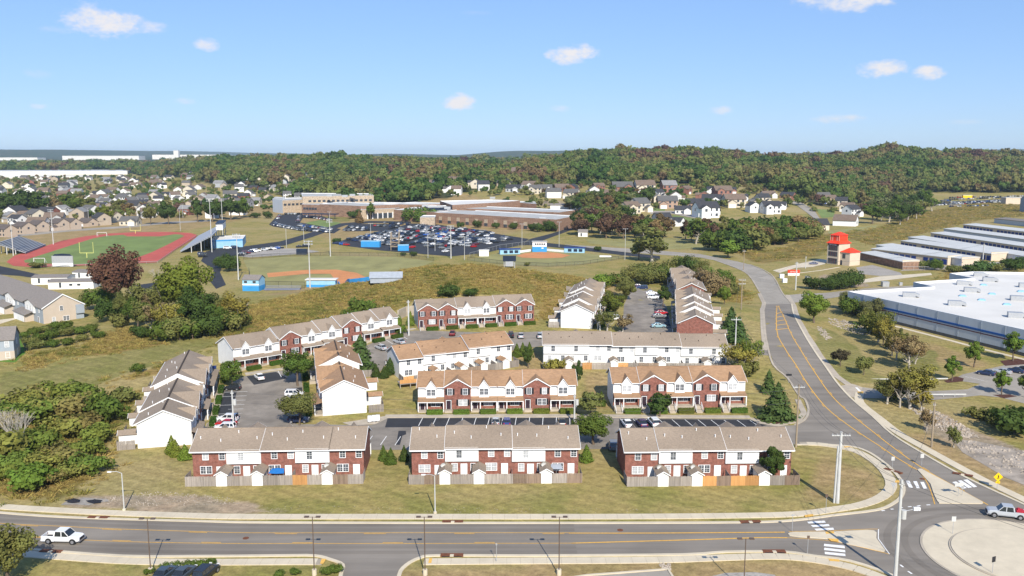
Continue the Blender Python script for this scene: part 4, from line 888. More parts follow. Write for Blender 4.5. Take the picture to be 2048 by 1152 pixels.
def car_body(kind, bb, bg, mb=0, mg=0):
    if kind == 'sedan':
        loft(bb, [(-2.3, .35, .74, .7), (-2.2, .24, .93, .82), (-1.5, .2, .98, .88), (-.6, .18, .96, .9), (.9, .18, .93, .9), (1.6, .2, .86, .87), (2.12, .24, .74, .8), (2.28, .35, .6, .66)], mb)
        cabin(bb, bg, -1.75, 1.0, -1.0, .2, .95, 1.4, .79, .62, [(-.3, -.35)], mg, mb)
    elif kind == 'hatch':
        loft(bb, [(-2.0, .35, .85, .7), (-1.9, .24, .98, .82), (-1.2, .2, 1.0, .86), (.8, .18, .96, .87), (1.4, .2, .9, .85), (1.9, .24, .76, .78), (2.02, .35, .6, .66)], mb)
        cabin(bb, bg, -1.9, 1.1, -1.55, .3, .97, 1.46, .77, .62, [(-.3, -.35)], mg, mb)
    elif kind == 'suv':
        loft(bb, [(-2.3, .4, 1.0, .74), (-2.2, .3, 1.08, .86), (-1.4, .26, 1.1, .92), (.9, .26, 1.08, .92), (1.6, .28, 1.03, .9), (2.15, .3, .9, .84), (2.3, .4, .7, .7)], mb)
        cabin(bb, bg, -2.2, 1.1, -1.95, .35, 1.08, 1.68, .83, .68, [(-.2, -.25), (-1.3, -1.3)], mg, mb)
    else:
        loft(bb, [(-.95, .38, 1.2, .98), (.2, .38, 1.2, .98), (1.2, .38, 1.2, .98), (1.35, .38, 1.22, .98), (2.0, .38, 1.2, .97), (2.6, .4, 1.13, .94), (2.86, .44, 1.0, .88), (2.93, .5, .85, .8)], mb)
        cabin(bb, bg, -.92, 1.42, -.82, .68, 1.19, 1.93, .93, .8, [(.25, .2)], mg, mb)
        for s in (-1, 1): bb.box(-2.85, -.95, s * .98 - (.12 if s > 0 else 0), s * .98 + (.12 if s < 0 else 0), .42, 1.22, mb)
        bb.box(-2.92, -2.82, -.97, .97, .45, 1.2, mb); bb.box(-2.85, -.95, -.86, .86, .45, .6, mb); bb.box(-3.05, -2.92, -.9, .9, .42, .6, mb)
CARM = {}
for k_ in ('sedan', 'suv', 'hatch', 'pickup'):
    bb, bg = MB(), MB(); car_body(k_, bb, bg); fx = {'sedan': 2.2, 'suv': 2.22, 'hatch': 1.96, 'pickup': 2.84}[k_]; bx_ = {'sedan': -2.27, 'suv': -2.26, 'hatch': -1.97, 'pickup': -2.86}[k_]; zl = .68 if k_ in ('sedan', 'hatch') else .9
    hl = MB().box(fx - .06, fx + .05, -.2, .2, -.07, .07).mesh('headlight', M['lamp_clear']); tl = MB().box(bx_ - .04, bx_ + .04, -.12, .12, -.12, .12).mesh('taillight', M['lamp_red'])
    CARM[k_] = (bb.mesh('body', M['car']), bg.mesh('windows', M['car_glass']), hl, tl, zl)
def car(kind, loc, rz, col, label, group=None, s=.9, cat=None):
    r = thing({'pickup': 'pickup_truck', 'suv': 'parked_car', 'sedan': 'parked_car', 'hatch': 'parked_car'}[kind], label, cat or ('pickup' if kind == 'pickup' else 'car'), (loc[0], loc[1], h(loc[0], loc[1]) + .045), rz, group)
    r.scale = (s, s, s); bd, gl, hl, tl, zl = CARM[kind]
    o = put('body', bd, r); o.color = (*col, 1); put('windows', gl, r)
    for q in (-1, 1): put('headlight', hl, r, (0, q * .58, zl)); put('taillight', tl, r, (0, q * .62, zl + .08))
    xf, xr, rr, wy = wheels_pos(kind)
    for x in (xf, xr):
        for y in (-wy, wy):
            t = put('wheel', WHEEL[kind][0], r, (x, y, rr)); put('rim', WHEEL[kind][1], t)
    if kind == 'pickup':
        MB().box(-2.8, -.97, -.85, .85, .6, .68).build('bed_liner', M['black'], r); MB().box(2.86, 2.97, -.62, .62, .62, .95).build('grille', M['black'], r); MB().box(2.82, 3.02, -.9, .9, .42, .6).build('bumper', M['rim'], r)
        for x in (xf, xr):
            for q in (-1, 1): MB().tube((x, q * .93, rr), (x, q * .995, rr), .5, .5, 16).build('wheel_arch', M['black'], r)
    return r
WH, SV, GY, NV, RD, BK, MR, PU = (.78, .78, .78), (.42, .44, .46), (.2, .21, .22), (.02, .035, .09), (.42, .015, .02), (.02, .022, .026), (.15, .02, .025), (.05, .03, .1)
PI = math.pi
def C_(px): return px
car('pickup', (-61.1,112.4), -.07, WH, 'white crew cab pickup driving along the main road', cat='pickup')
sp = car('pickup', (72.0,120.7), PI - .30, SV, 'silver pickup with red load entering the roundabout', cat='pickup')
MB().box(-2.4, -1.3, -.5, .5, 1.0, 1.45).box(-1.9, -1.5, -.3, .3, 1.45, 1.65).build('cargo', mat('red_cargo', (.45, .03, .05), .6), sp)
CG = 'cars parked in the townhouse lots'
near = [('sedan', (-58.1,195.2), PI * .5 + .55, WH, 'white sedan parked nose in under the long slanting row'), ('hatch', (-61.8,187.6), PI, BK, 'black hatchback parked under the round tree in the left lot'),
 ('suv', (-56.3,166.8), PI - .06, WH, 'white hatchback parked beside the red car, partly behind the roof'), ('sedan', (-55.7,164.0), PI - .06, RD, 'red car parked beside the white hatchback in the left lot'), ('suv', (-55.0,161.2), PI, WH, 'white car mostly hidden behind the roof of the front left row'),
 ('suv', (-47.0,183.2), .05, WH, 'white SUV parked in front of the small orange roofed block'), ('suv', (-42.1,166.2), .05, NV, 'dark blue car in the shade of the broad olive tree'), ('sedan', (-46.0,179.9), .05, GY, 'grey car hidden between the white SUV and the olive tree'),
 ('sedan', (-3.2,165.2), PI / 2, SV, 'silver sedan in the bay facing the six unit orange roofed row'), ('hatch', (-1.0,164.9), PI / 2, (.03, .05, .2), 'blue hatchback next to the silver sedan'), ('sedan', (9.8,164.9), PI / 2, BK, 'black car in the bay left of the bushy lot tree'),
 ('sedan', (22.4,164.0), PI / 2 + .12, WH, 'white sedan nearest the lot tree in the right bay'), ('sedan', (25.3,164.3), PI / 2 + .12, PU, 'dark purple sedan between two white cars'), ('suv', (27.7,164.6), PI / 2 + .12, WH, 'white SUV right of the dark purple sedan'),
 ('suv', (18.2,150.8), PI / 2 - .1, GY, 'grey SUV in shade at the end of the right front row'),
 ('sedan', (-33.5,218.3), PI * .72, SV, 'silver sedan in the upper lot near the tall cedar'), ('sedan', (-29.5,223.7), PI * .72, SV, 'grey green sedan by the kerb of the upper lot'), ('sedan', (-16.1,231.9), PI / 2, MR, 'maroon car half hidden behind the stepping white row'),
 ('suv', (-0.3,229.9), PI / 2, BK, 'black car at the end of the lane below the far brick row'), ('sedan', (2.4,229.4), PI / 2, SV, 'silver car right of the black one below the far brick row'), ('sedan', (7.5,229.4), PI / 2, SV, 'silver car beside the corner of the eight unit row'),
 ('sedan', (41.0,239.9), .05, (.25, .4, .45), 'pale blue sedan nearest the camera in the far lot'), ('sedan', (43.3,252.6), .05, GY, 'grey sedan in the middle of the far lot'), ('sedan', (44.7,257.0), .05, RD, 'red sedan in the middle of the far lot'),
 ('suv', (47.8,292.0), .05, WH, 'white SUV half behind the dark lot tree'), ('sedan', (48.7,300.8), .05, WH, 'white sedan near the back of the far lot'), ('suv', (46.9,311.2), PI, NV, 'navy SUV at the back of the far lot'), ('sedan', (49.8,345.4), PI, PU, 'dark purple car behind the navy SUV'), ('suv', (30.5,249.2), 0, WH, 'white car under the olive trees of the far lot')]
for a in near: car(a[0], a[1], a[2], a[3], a[4], CG)
for a in (('sedan', (-43.3,102.4), PI / 2 - .2, (.05, .07, .09), 'dark car at the lower edge, left of three'), ('sedan', (-41.0,102.4), PI / 2 - .2, (.06, .075, .09), 'dark car at the lower edge, middle of three'), ('suv', (-38.2,102.4), PI / 2 - .2, BK, 'black car at the lower edge, right of three'),
          ('sedan', (113.8,204.0), PI * .75, NV, 'navy sedan parked first in the warehouse lot'), ('sedan', (118.5,205.5), PI * .75, SV, 'silver sedan parked second in the warehouse lot'), ('sedan', (122.2,206.5), PI * .75, NV, 'dark sedan parked third in the warehouse lot'), ('suv', (126.2,208.0), PI * .75, BK, 'black car at the right edge of the warehouse lot'),
          ('suv', (222.0,419.9), .2, (.06, .06, .1), 'dark SUV parked between the storage units'), ('suv', (258.6,440.5), PI, WH, 'white SUV beside the last storage unit'), ('sedan', (146.1,419.9), PI, (.12, .13, .2), 'grey blue car parked by the red roofed tower'), ('sedan', (-317.8,641.2), 0, GY, 'grey car on the lane beyond the running track')):
    car(*a)

# simple cars for the far lots: one mesh, tinted by object
def far_car(kind):
    b = MB(); car_body(kind, b, b, 0, 1); xf, xr, rr, wy = wheels_pos(kind)
    for x in (xf, xr): b.tube((x, -wy - .1, rr), (x, wy + .1, rr), rr, rr, 8, 2)
    return b.mesh('parked_car', [M['car'], M['car_glass'], M['tyre']])
FAR = [far_car('sedan'), far_car('suv'), far_car('hatch')]
CC = [('white', WH, 24), ('silver', SV, 12), ('grey', GY, 16), ('black', BK, 30), ('navy', NV, 12), ('red', RD, 4), ('maroon', MR, 4), ('blue', (.02, .1, .4), 4)]
RC_ = random.Random(21)
LOTQ = []
def lot_car(x, y, rz, where): LOTQ.append((x, y, rz, where, RC_.choices(CC, [q[2] for q in CC])[0], RC_.randrange(3), RC_.uniform(.8, 1.15), RC_.gauss(0, .03)))
def flush_cars(limit):
    LOTQ.sort(key=lambda q: q[1]); rest = MB()
    mats = [mat('far_paint_' + c[0], c[1], .3, .02, spec=.6) for c in CC] + [M['car_glass'], M['tyre']]
    for k, (x, y, rz, where, (n, c, _), i, g, jz) in enumerate(LOTQ):
        if k < limit:
            o = put('parked_car', FAR[i], None, (x, y, h(x, y) + .05), rz + jz); o.color = (min(1, c[0] * g), min(1, c[1] * g), min(1, c[2] * g), 1)
            tag(o, n + ' car parked in ' + where, 'car', 'cars in ' + where)
        else:
            me = FAR[i]; ca, sa = math.cos(rz), math.sin(rz); n0 = len(rest.v); z0 = h(x, y) + .05; ci = [q[0] for q in CC].index(n)
            rest.v += [(x + v.co.x * ca - v.co.y * sa, y + v.co.x * sa + v.co.y * ca, z0 + v.co.z) for v in me.vertices]
            for p in me.polygons: rest.f.append(tuple(n0 + q for q in p.vertices)); rest.m.append((ci, len(CC), len(CC) + 1)[p.material_index])
    if rest.v: tag(rest.build('distant_parked_cars', mats), 'mass of small distant cars in the far school lots and the salvage yard', 'cars', kind='stuff')
def car_row(a, b, rz, where, fill=.9, sp_=2.75):
    d = math.dist(a, b); n = int(d / sp_)
    for k in range(n + 1):
        if RC_.random() < fill: lot_car(a[0] + (b[0] - a[0]) * k / max(n, 1), a[1] + (b[1] - a[1]) * k / max(n, 1), rz + (PI if RC_.random() < .3 else 0), where)

# ------------------------------------------------------------------ plants
def crown_mesh(kind, seed, nleaf, ls, mats=None):
    """foliage of a plant of unit-free size: about 8 m tall trees, scaled on use"""
    R = random.Random(seed); b = MB(); tint = []
    lobes = []
    if kind in ('round', 'egg', 'spread', 'open', 'bush', 'ball', 'scrub'):
        cz, rx, rz_ = {'round': (5.0, 3.2, 2.9), 'egg': (5.0, 2.35, 3.3), 'spread': (5.4, 4.2, 2.1), 'open': (5.2, 3.0, 2.9), 'bush': (2.6, 4.4, 2.6), 'ball': (4.4, 3.5, 3.7), 'scrub': (2.2, 4.2, 2.4)}[kind]
        nl = {'round': 26, 'egg': 24, 'spread': 28, 'open': 18, 'bush': 22, 'ball': 40, 'scrub': 16}[kind]
        for _ in range(nl):
            d = Vector((R.gauss(0, 1), R.gauss(0, 1), R.gauss(0, 1) * (1 if kind not in ('bush', 'scrub') else .8))).normalized()
            if kind in ('bush', 'scrub') and d.z < -.25: d.z = -d.z
            rr = R.uniform(.35, .98) if kind != 'ball' else .74
            lobes.append((Vector((d.x * rx * rr, d.y * rx * rr, cz + d.z * rz_ * rr)), R.uniform(.2, .42) * rx * (1 if kind != 'ball' else .8), R.random()))
        lobes.append((Vector((0, 0, cz)), rx * .55, .2))
        if kind == 'egg':
            lobes = [(Vector((c.x * (1.15 - .5 * max(0, (c.z - cz) / rz_)), c.y * (1.15 - .5 * max(0, (c.z - cz) / rz_)), c.z)), r, t) for c, r, t in lobes]
        wts = [l[1] ** 2 for l in lobes]
        for _ in range(nleaf):
            c, r, t = R.choices(lobes, wts)[0]
            d = Vector((R.gauss(0, 1), R.gauss(0, 1), R.gauss(0, 1))).normalized(); p = c + d * r * (R.random() ** .3)
            if p.z < .1: p.z = R.uniform(.05, .4)
            out = (p - Vector((0, 0, cz - .6))).normalized() + d * .8
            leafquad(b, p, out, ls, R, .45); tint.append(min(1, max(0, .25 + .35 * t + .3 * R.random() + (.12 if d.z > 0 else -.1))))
    elif kind in ('cone', 'cedar', 'column'):
        Hh = 8.0
        for _ in range(nleaf):
            z = Hh * (1 - math.sqrt(R.random())) if kind != 'column' else R.uniform(.2, Hh)
            f = z / Hh
            if kind == 'cone': rr = 2.6 * min(1, (1 - f) * 1.25) * (1 if f > .12 else .75 + f * 2) ; jag = 1 + R.gauss(0, .05)
            elif kind == 'column': rr = 1.7 * (1 - .35 * abs(f - .45) * 2) * (1 if f < .85 else (1 - f) / .15 * .9 + .1); jag = 1 + R.gauss(0, .1)
            else:
                ph = (z * 1.15 + .25 * math.sin(z * 3)) % 1.0; rr = 2.9 * (1 - f) ** .8 * (.55 + .55 * (1 - ph)); jag = 1 + R.gauss(0, .13)
            a = R.uniform(0, 2 * PI); q = rr * jag * (R.random() ** .22)
            lump = 1 + .12 * math.sin(3 * a + z * 2.1 + seed)
            p = Vector((math.cos(a) * q * lump, math.sin(a) * q * lump, z + .12)); out = Vector((math.cos(a), math.sin(a), .45 if kind != 'cedar' else .8))
            leafquad(b, p, out, ls, R, .4); tint.append(min(1, max(0, .2 + .5 * R.random() + .25 * math.sin(3 * a + z * 2.1 + seed) * .5 + .1)))
    return finish_leaf(b, 'crown', tint, mats)
def trunk_mesh(seed, hh=4.2, r=.2, limbs=6, spread=2.2, top=6.2, m='bark'):
    R = random.Random(seed); b = MB(); p = Vector((0, 0, -.3)); pts = [p.copy()]
    for k in range(4): p = p + Vector((R.gauss(0, .1), R.gauss(0, .1), hh / 4 + (.3 if k == 0 else 0))); pts.append(p.copy())
    for k in range(4): b.tube(pts[k], pts[k + 1], r * (1.25 - .2 * k), r * (1.05 - .2 * k), 7, cap=False)
    for k in range(limbs):
        a = 2 * PI * k / limbs + R.uniform(-.3, .3); s = pts[R.choice((2, 3, 4))]; e = Vector((math.cos(a) * spread * R.uniform(.6, 1), math.sin(a) * spread * R.uniform(.6, 1), R.uniform(hh * .9, top)))
        md = (s + e) / 2 + Vector((R.gauss(0, .15), R.gauss(0, .15), -.25)); b.tube(s, md, r * .5, r * .33, 5, cap=False); b.tube(md, e, r * .33, r * .12, 5, cap=False)
    return b.mesh('trunk', M[m])
def bare_mesh(seed, n=5, m='bark_pale'):
    R = random.Random(seed); b = MB()
    def grow(p, d, ln, r, lv):
        e = p + d * ln; b.tube(p, e, r, r * .68, 5, cap=False)
        if lv == 0: return
        for k in range(R.choice((2, 3, 3))):
            dd = (d + Vector((R.gauss(0, .33), R.gauss(0, .33), R.gauss(.1, .2)))).normalized(); grow(e, dd, ln * R.uniform(.62, .85), r * .62, lv - 1)
    for k in range(n):
        a = 2 * PI * k / n; grow(Vector((.2 * math.cos(a), .2 * math.sin(a), -.2)), Vector((math.cos(a) * .3, math.sin(a) * .3, 1)).normalized(), 2.2, .12, 5)
    return b.mesh('branches', M[m])
CR = {}
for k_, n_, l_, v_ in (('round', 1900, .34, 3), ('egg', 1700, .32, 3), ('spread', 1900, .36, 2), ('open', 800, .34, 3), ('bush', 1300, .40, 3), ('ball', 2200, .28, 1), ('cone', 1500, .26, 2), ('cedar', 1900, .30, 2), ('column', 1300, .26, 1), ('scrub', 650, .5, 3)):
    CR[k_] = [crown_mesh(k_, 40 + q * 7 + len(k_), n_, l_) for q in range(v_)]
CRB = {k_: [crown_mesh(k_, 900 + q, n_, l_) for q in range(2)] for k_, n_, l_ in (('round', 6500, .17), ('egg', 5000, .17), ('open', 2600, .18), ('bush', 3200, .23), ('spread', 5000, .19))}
TR = {'t': [trunk_mesh(s) for s in (1, 2, 3)], 'o': [trunk_mesh(s, 3.6, .2, 11, 2.8, 7.4, 'bark_pale') for s in (4, 5)], 's': [trunk_mesh(6, 1.6, .16, 3, .5, 2.4)]}
BARE = [bare_mesh(8), bare_mesh(9, 3)]
RT = random.Random(5)
GRN, DKG, LTG, OLV, YEL, BRN, RUS, TAN, CED = (.085, .118, .024), (.055, .082, .021), (.125, .175, .03), (.135, .138, .042), (.21, .18, .042), (.16, .105, .05), (.115, .062, .042), (.2, .15, .075), (.075, .115, .036)
TOPZ = {'round': 8.0, 'egg': 8.4, 'spread': 7.6, 'open': 8.2, 'bush': 5.4, 'ball': 8.0, 'cone': 8.0, 'cedar': 8.0, 'column': 8.0, 'scrub': 4.9}
def tree(p, kind, col, label, wide=1.0, name=None, cat=None, group=None, jitter=.08):
    x, y, hm = p
    if kind == 'open': hm *= 1.1; wide *= 1.22
    s = hm / TOPZ[kind]; i = RT.randrange(99)
    shrub = kind in ('bush', 'scrub', 'cone', 'ball', 'column') and hm < 5
    r = thing(name or ('shrub' if shrub else 'tree'), label, cat or ('shrub' if shrub else 'tree'), (x, y, h(x, y) - .03), RT.uniform(0, 6.28), group); r.scale = (s * wide, s * wide, s)
    pool = CRB[kind] if kind in CRB and hm > 5.5 and y < 420 else CR[kind]; c = put('crown', pool[i % len(pool)], r); k = RT.uniform(1 - jitter, 1 + jitter); c.color = (col[0] * k * RT.uniform(.95, 1.05), col[1] * k, col[2] * k, 1)
    tk = 'o' if kind == 'open' else 's' if kind in ('bush', 'scrub', 'cone', 'ball', 'column') else 't'
    put('trunk', TR[tk][i % len(TR[tk])], r); return r

tree((42.1,134.3,6.7), 'egg', DKG, 'dark evergreen tree at the corner of the right front row', 1.0)
tree((14.9,153.0,6.0), 'round', GRN, 'broad bushy tree in the lot between the middle and right front rows', 1.45)
tree((16.1,170.3,5.1), 'round', OLV, 'bushy tree at the right end of the six unit orange roofed row', 1.25)
tree((18.7,176.9,3.3), 'cone', GRN, 'small pointed shrub behind the bushy tree in the brown yard', 1.0)
tree((12.8,143.8,3.3), 'cone', LTG, 'single pointed evergreen at the right end of the middle front row', 1.1)
tree((-22.2,144.5,2.9), 'cone', GRN, 'pointed evergreen at the back of the pair beside the left front row', 1.0); tree((-20.7,142.8,3.0), 'cone', GRN, 'pointed evergreen at the front of the pair beside the left front row', 1.15); tree((-18.6,144.3,2.9), 'cone', DKG, 'lone pointed evergreen left of the middle front row', 1.0)
tree((-60.0,147.9,3.6), 'cone', (.13, .16, .025), 'tallest yellow green evergreen at the far left gable', 1.0); tree((-58.8,146.6,3.2), 'cone', (.15, .18, .03), 'yellow green evergreen between two others at the far left gable', 1.1); tree((-56.6,145.0,2.9), 'cone', (.14, .19, .03), 'roundest yellow green evergreen nearest the left front row', 1.3)
tree((-63.0,190.7,6.1), 'ball', GRN, 'dense round tree in the top left of the left lot', 1.0); tree((-48.0,190.3,7.9), 'round', GRN, 'leafy tree in the island at the top right of the left lot', 1.15); tree((-41.5,164.3,6.3), 'spread', OLV, 'broad olive tree over the lower right of the left lot', 1.05)
tree((-35.7,201.1,8.8), 'cedar', CED, 'layered cedar beside the small orange roofed block', 1.15); tree((-31.4,196.3,3.3), 'cone', DKG, 'dark pointed shrub beside the cedar', 1.1); tree((-29.5,195.9,2.9), 'cone', DKG, 'smallest dark shrub of three left of the stepping white row', 1.2); tree((-28.5,198.8,4.1), 'cone', DKG, 'largest dark shrub of three left of the stepping white row', 1.25)
tree((1.2,212.0,3.6), 'cone', GRN, 'left pointed evergreen of three right of the stepping white row', 1.05); tree((2.7,212.8,3.6), 'cone', GRN, 'middle pointed evergreen of three right of the stepping white row', 1.05); tree((4.4,214.0,3.3), 'cone', GRN, 'right pointed evergreen of three right of the stepping white row'); tree((3.9,203.3,5.7), 'egg', DKG, 'dark conifer right of the stepping white row', .8)
tree((10.0,201.1,2.9), 'scrub', YEL, 'yellowing bush against the fence of the eight unit row', 1.0); tree((14.3,188.9,6.9), 'egg', DKG, 'narrow dark tree behind the right end of the six unit row', .62)
tree((29.7,169.7,5.3), 'round', DKG, 'dark round tree in front of the high porched row', 1.15)
tree((52.7,198.1,7.2), 'open', YEL, 'thin yellow leaved tree at the right end of the eight unit row', 1.2); tree((56.0,199.9,8.0), 'open', (.13, .15, .03), 'yellow green tree by the side street', .8); tree((53.9,196.3,4.3), 'bush', OLV, 'olive bush under the yellow trees by the side street', 1.0); tree((49.4,186.9,6.3), 'egg', OLV, 'narrow tree behind the right end of the high porched row', .6)
tree((52.9,168.4,7.5), 'cedar', CED, 'large pine on the corner lawn near the side street', 1.35); tree((56.3,185.9,5.2), 'cedar', CED, 'smaller pine behind the large corner pine', 1.0)
tree((60.1,235.0,7.0), 'cedar', CED, 'upper pine beside the brick ended column', 1.2); tree((59.4,224.1,7.2), 'cedar', CED, 'lower pine beside the street pole', 1.2); tree((74.2,300.3,6.7), 'round', LTG, 'light green tree behind the brick ended column', .9)
tree((30.3,253.4,7.8), 'round', (.11, .125, .025), 'yellow olive tree on the left of the far lot', 1.2); tree((37.6,283.0,7.0), 'round', OLV, 'grey green tree near the back left of the far lot', 1.25); tree((47.7,271.4,6.7), 'egg', DKG, 'dark egg shaped tree on the right of the far lot', 1.0); tree((26.1,235.0,5.9), 'open', OLV, 'thin tree at the near left corner of the far lot', 1.1); tree((30.3,235.0,4.5), 'open', TAN, 'half bare tree over the near edge of the far lot', 1.3)
SG = 'scrub along the back of the far lot'
for k, (p, kd, c) in enumerate((((29.9,292.8,4.5), 'bush', LTG), ((34.4,300.1,4.2), 'bush', GRN), ((38.5,300.3,4.9), 'bush', OLV), ((50.1,363.4,6.4), 'bush', OLV), ((55.3,366.4,7.7), 'bush', OLV), ((56.7,354.6,7.5), 'bush', OLV), ((61.5,359.0,7.1), 'bush', GRN), ((66.6,366.4,7.7), 'bush', OLV), ((74.4,366.4,10.3), 'round', DKG), ((77.5,356.1,9.2), 'round', OLV), ((73.3,325.5,9.9), 'open', TAN), ((76.2,323.3,8.4), 'bush', TAN), ((82.8,345.0,8.1), 'bush', GRN), ((83.7,390.5,7.3), 'bush', OLV), ((77.0,399.2,7.0), 'bush', OLV), ((80.6,326.0,5.7), 'bush', OLV))):
    tree(p, kd, c, ('leafy bush ' if kd == 'bush' else 'small tree ') + 'in the scrub strip behind the far townhouse columns', 1.0, group=SG)
# right side
tree((93.3,264.9,10.4), 'round', LTG, 'bright green tree by the road bend below the tower', 1.15); tree((114.4,293.5,6.2), 'round', OLV, 'olive tree at the left corner of the warehouse wall', 1.3); tree((114.5,275.1,7.5), 'round', (.12, .12, .05), 'pale olive tree in front of the warehouse wall', 1.3); tree((121.3,301.5,5.3), 'bush', DKG, 'dark bush in the ditch at the warehouse corner')
tree((103.5,241.6,9.0), 'open', (.12, .125, .03), 'tall thin leaved tree beside the warehouse, farthest of the row', .95); tree((102.1,232.4,8.1), 'open', YEL, 'yellow thin tree second in the warehouse row', .9); tree((98.9,219.1,7.4), 'open', (.14, .12, .035), 'yellow brown tree third in the warehouse row', .9); tree((96.8,207.3,8.3), 'open', TAN, 'brown gold tree nearest in the warehouse row', 1.05); tree((104.2,227.7,7.1), 'egg', OLV, 'green tree behind the brown gold tree', .7)
for k, p in enumerate(((102.6,236.3,5.7), (99.7,223.7,4.8), (106.5,252.9,6.0), (109.2,265.1,5.4), (101.8,215.1,5.2), (113.1,284.0,5.7), (107.8,250.0,6.6), (84.2,173.9,4.7), (82.2,181.5,3.8))): tree(p, ('round', 'open', 'bush')[k % 3], (OLV, YEL, GRN)[k % 3], ('round olive', 'thin yellowing', 'low green')[k % 3] + ' tree in the mixed planting between the road and the warehouse', 1.1, group='mixed planting by the warehouse')
tree((79.7,206.5,4.2), 'spread', (.06, .05, .03), 'small dark flat topped tree beside the road', .9); tree((82.9,200.4,4.4), 'spread', OLV, 'small round olive tree near the driveway', .95)
tree((102.8,198.4,6.3), 'egg', LTG, 'young maple in the mulch bed by the guardrail', .95); tree((114.8,211.6,6.9), 'egg', LTG, 'young maple behind the warehouse lot', 1.0); tree((128.5,218.5,7.9), 'egg', LTG, 'young maple against the warehouse wall at the right edge', 1.0); tree((107.8,186.3,5.7), 'egg', LTG, 'young maple on the parking island', 1.05); tree((111.7,184.3,5.9), 'egg', GRN, 'young maple cut by the right edge', 1.0)
tree((79.2,178.5,5.5), 'open', OLV, 'olive leaved tree below the lower guardrail', 1.1); tree((82.6,175.2,8.7), 'open', YEL, 'golden birch below the lower guardrail', 1.1); tree((80.9,176.2,7.6), 'open', (.15, .135, .035), 'thin golden tree left of the birch', .8); tree((79.3,160.9,4.0), 'open', TAN, 'small thin tree in the stony ditch', .8); tree((79.7,151.3,3.6), 'open', OLV, 'sapling beside the yellow guy wire', .8); tree((95.2,159.1,5.2), 'bush', DKG, 'large dark bush at the right edge of the ditch', 1.2); tree((95.0,164.6,3.1), 'scrub', OLV, 'low scrubby bush left of the large dark bush', 1.3); tree((93.4,168.6,2.3), 'scrub', OLV, 'low bush by the culvert mouth', 1.3)
for k, p in enumerate(((119.2,339.8,4.8), (125.0,338.5,5.6), (129.8,342.4,6.4), (135.5,346.4,6.9))): tree(p, 'bush', DKG, ('first', 'second', 'third', 'fourth')[k] + ' dark bush from the left in the row above the warehouse drive', 1.05)
tree((192.2,402.8,4.2), 'bush', OLV, 'small bush in front of the storage units', 1.0); tree((194.9,399.2,5.6), 'bush', GRN, 'green bush in front of the storage units', .9)
for k, p in enumerate(((199.5,390.5,3.6), (205.9,388.8,4.1), (213.1,390.5,5.0), (218.5,390.5,4.1), (228.7,397.4,6.0), (237.5,404.7,5.2))): tree(p, 'bush', (OLV, DKG, CED)[k % 3], 'bush in the row behind the white warehouse roof', 1.2, group='bushes behind the warehouse')
# bottom left, thicket and creek
for k, p in enumerate(((-45.5,103.2,0.8), (-44.1,104.2,0.9), (-43.0,104.6,0.9), (-41.6,104.8,0.9), (-40.2,104.9,0.9), (-38.8,105.0,1.0), (-29.1,102.6,0.8), (-27.2,102.9,0.8), (-23.2,103.2,1.0), (-22.2,103.4,1.0))): tree(p, 'bush', GRN, ('low shrub in the row behind the dark cars at the lower edge' if k < 6 else 'low shrub by the near driveway'), 1.2, group='low shrubs at the lower edge')
tree((-61.8,100.9,7.5), 'round', OLV, 'large leafy tree at the lower left corner', 1.15)
br = thing('bare_tree', 'bare pale grey tree standing in the thicket at the left edge', 'tree', (*(-87.6,148.7), 0)); br.scale = (1.15, 1.15, 1.05); put('branches', BARE[0], br)
tree((-80.1,167.1,5.0), 'bush', GRN, 'smooth green bush at the right edge of the thicket', .95); tree((-76.0,131.5,4.1), 'bush', LTG, 'bright green bush at the front of the thicket', 1.15); tree((-82.4,180.1,3.3), 'scrub', OLV, 'scrubby bush beside the mown strip', 1.1); tree((-88.5,201.1,2.0), 'bush', GRN, 'small bush behind the far left row', 1.0)
TG = 'bushes of the thicket at the left edge'
for k, p in enumerate(((-82.9,136.5,2.6), (-82.8,139.9,3.4), (-77.2,138.8,3.4), (-76.1,142.3,3.4), (-74.9,146.1,3.1), (-70.3,138.8,3.0), (-71.5,136.5,2.5), (-73.3,133.6,2.2), (-89.8,150.0,3.8), (-84.9,150.0,4.0), (-83.7,155.5,3.9), (-81.7,159.1,4.0), (-76.7,154.1,3.1), (-94.2,164.6,4.1), (-92.8,169.4,4.2), (-89.1,171.1,4.2), (-88.3,175.1,3.9), (-99.1,164.6,4.6), (-100.7,172.8,4.3), (-99.3,177.9,3.9), (-95.5,179.6,4.4), (-92.6,181.3,3.8), (-88.8,142.3,5.4), (-97.1,155.5,5.9))):
    tree(p, 'bush', ((.15, .17, .035), (.115, .15, .03), (.18, .18, .045), (.18, .145, .05))[k % 4], ('yellow green', 'mid green', 'olive', 'brownish')[k % 4] + ' overgrown bush in the thicket left of the townhouses', 1.35, group=TG)
tree((-132.7,288.0,21.4), 'round', RUS, 'tall red brown tree by the creek', .95); tree((-96.8,256.4,18.6), 'round', (.125, .145, .025), 'tall yellow green tree by the creek', 1.05); tree((-85.7,235.8,13.5), 'round', DKG, 'dark green tree in front of the tall yellow green one', 1.0); tree((-76.7,241.7,9.5), 'open', YEL, 'yellow green tree at the right end of the creek trees', 1.1)
KG = 'creek side trees and bushes'
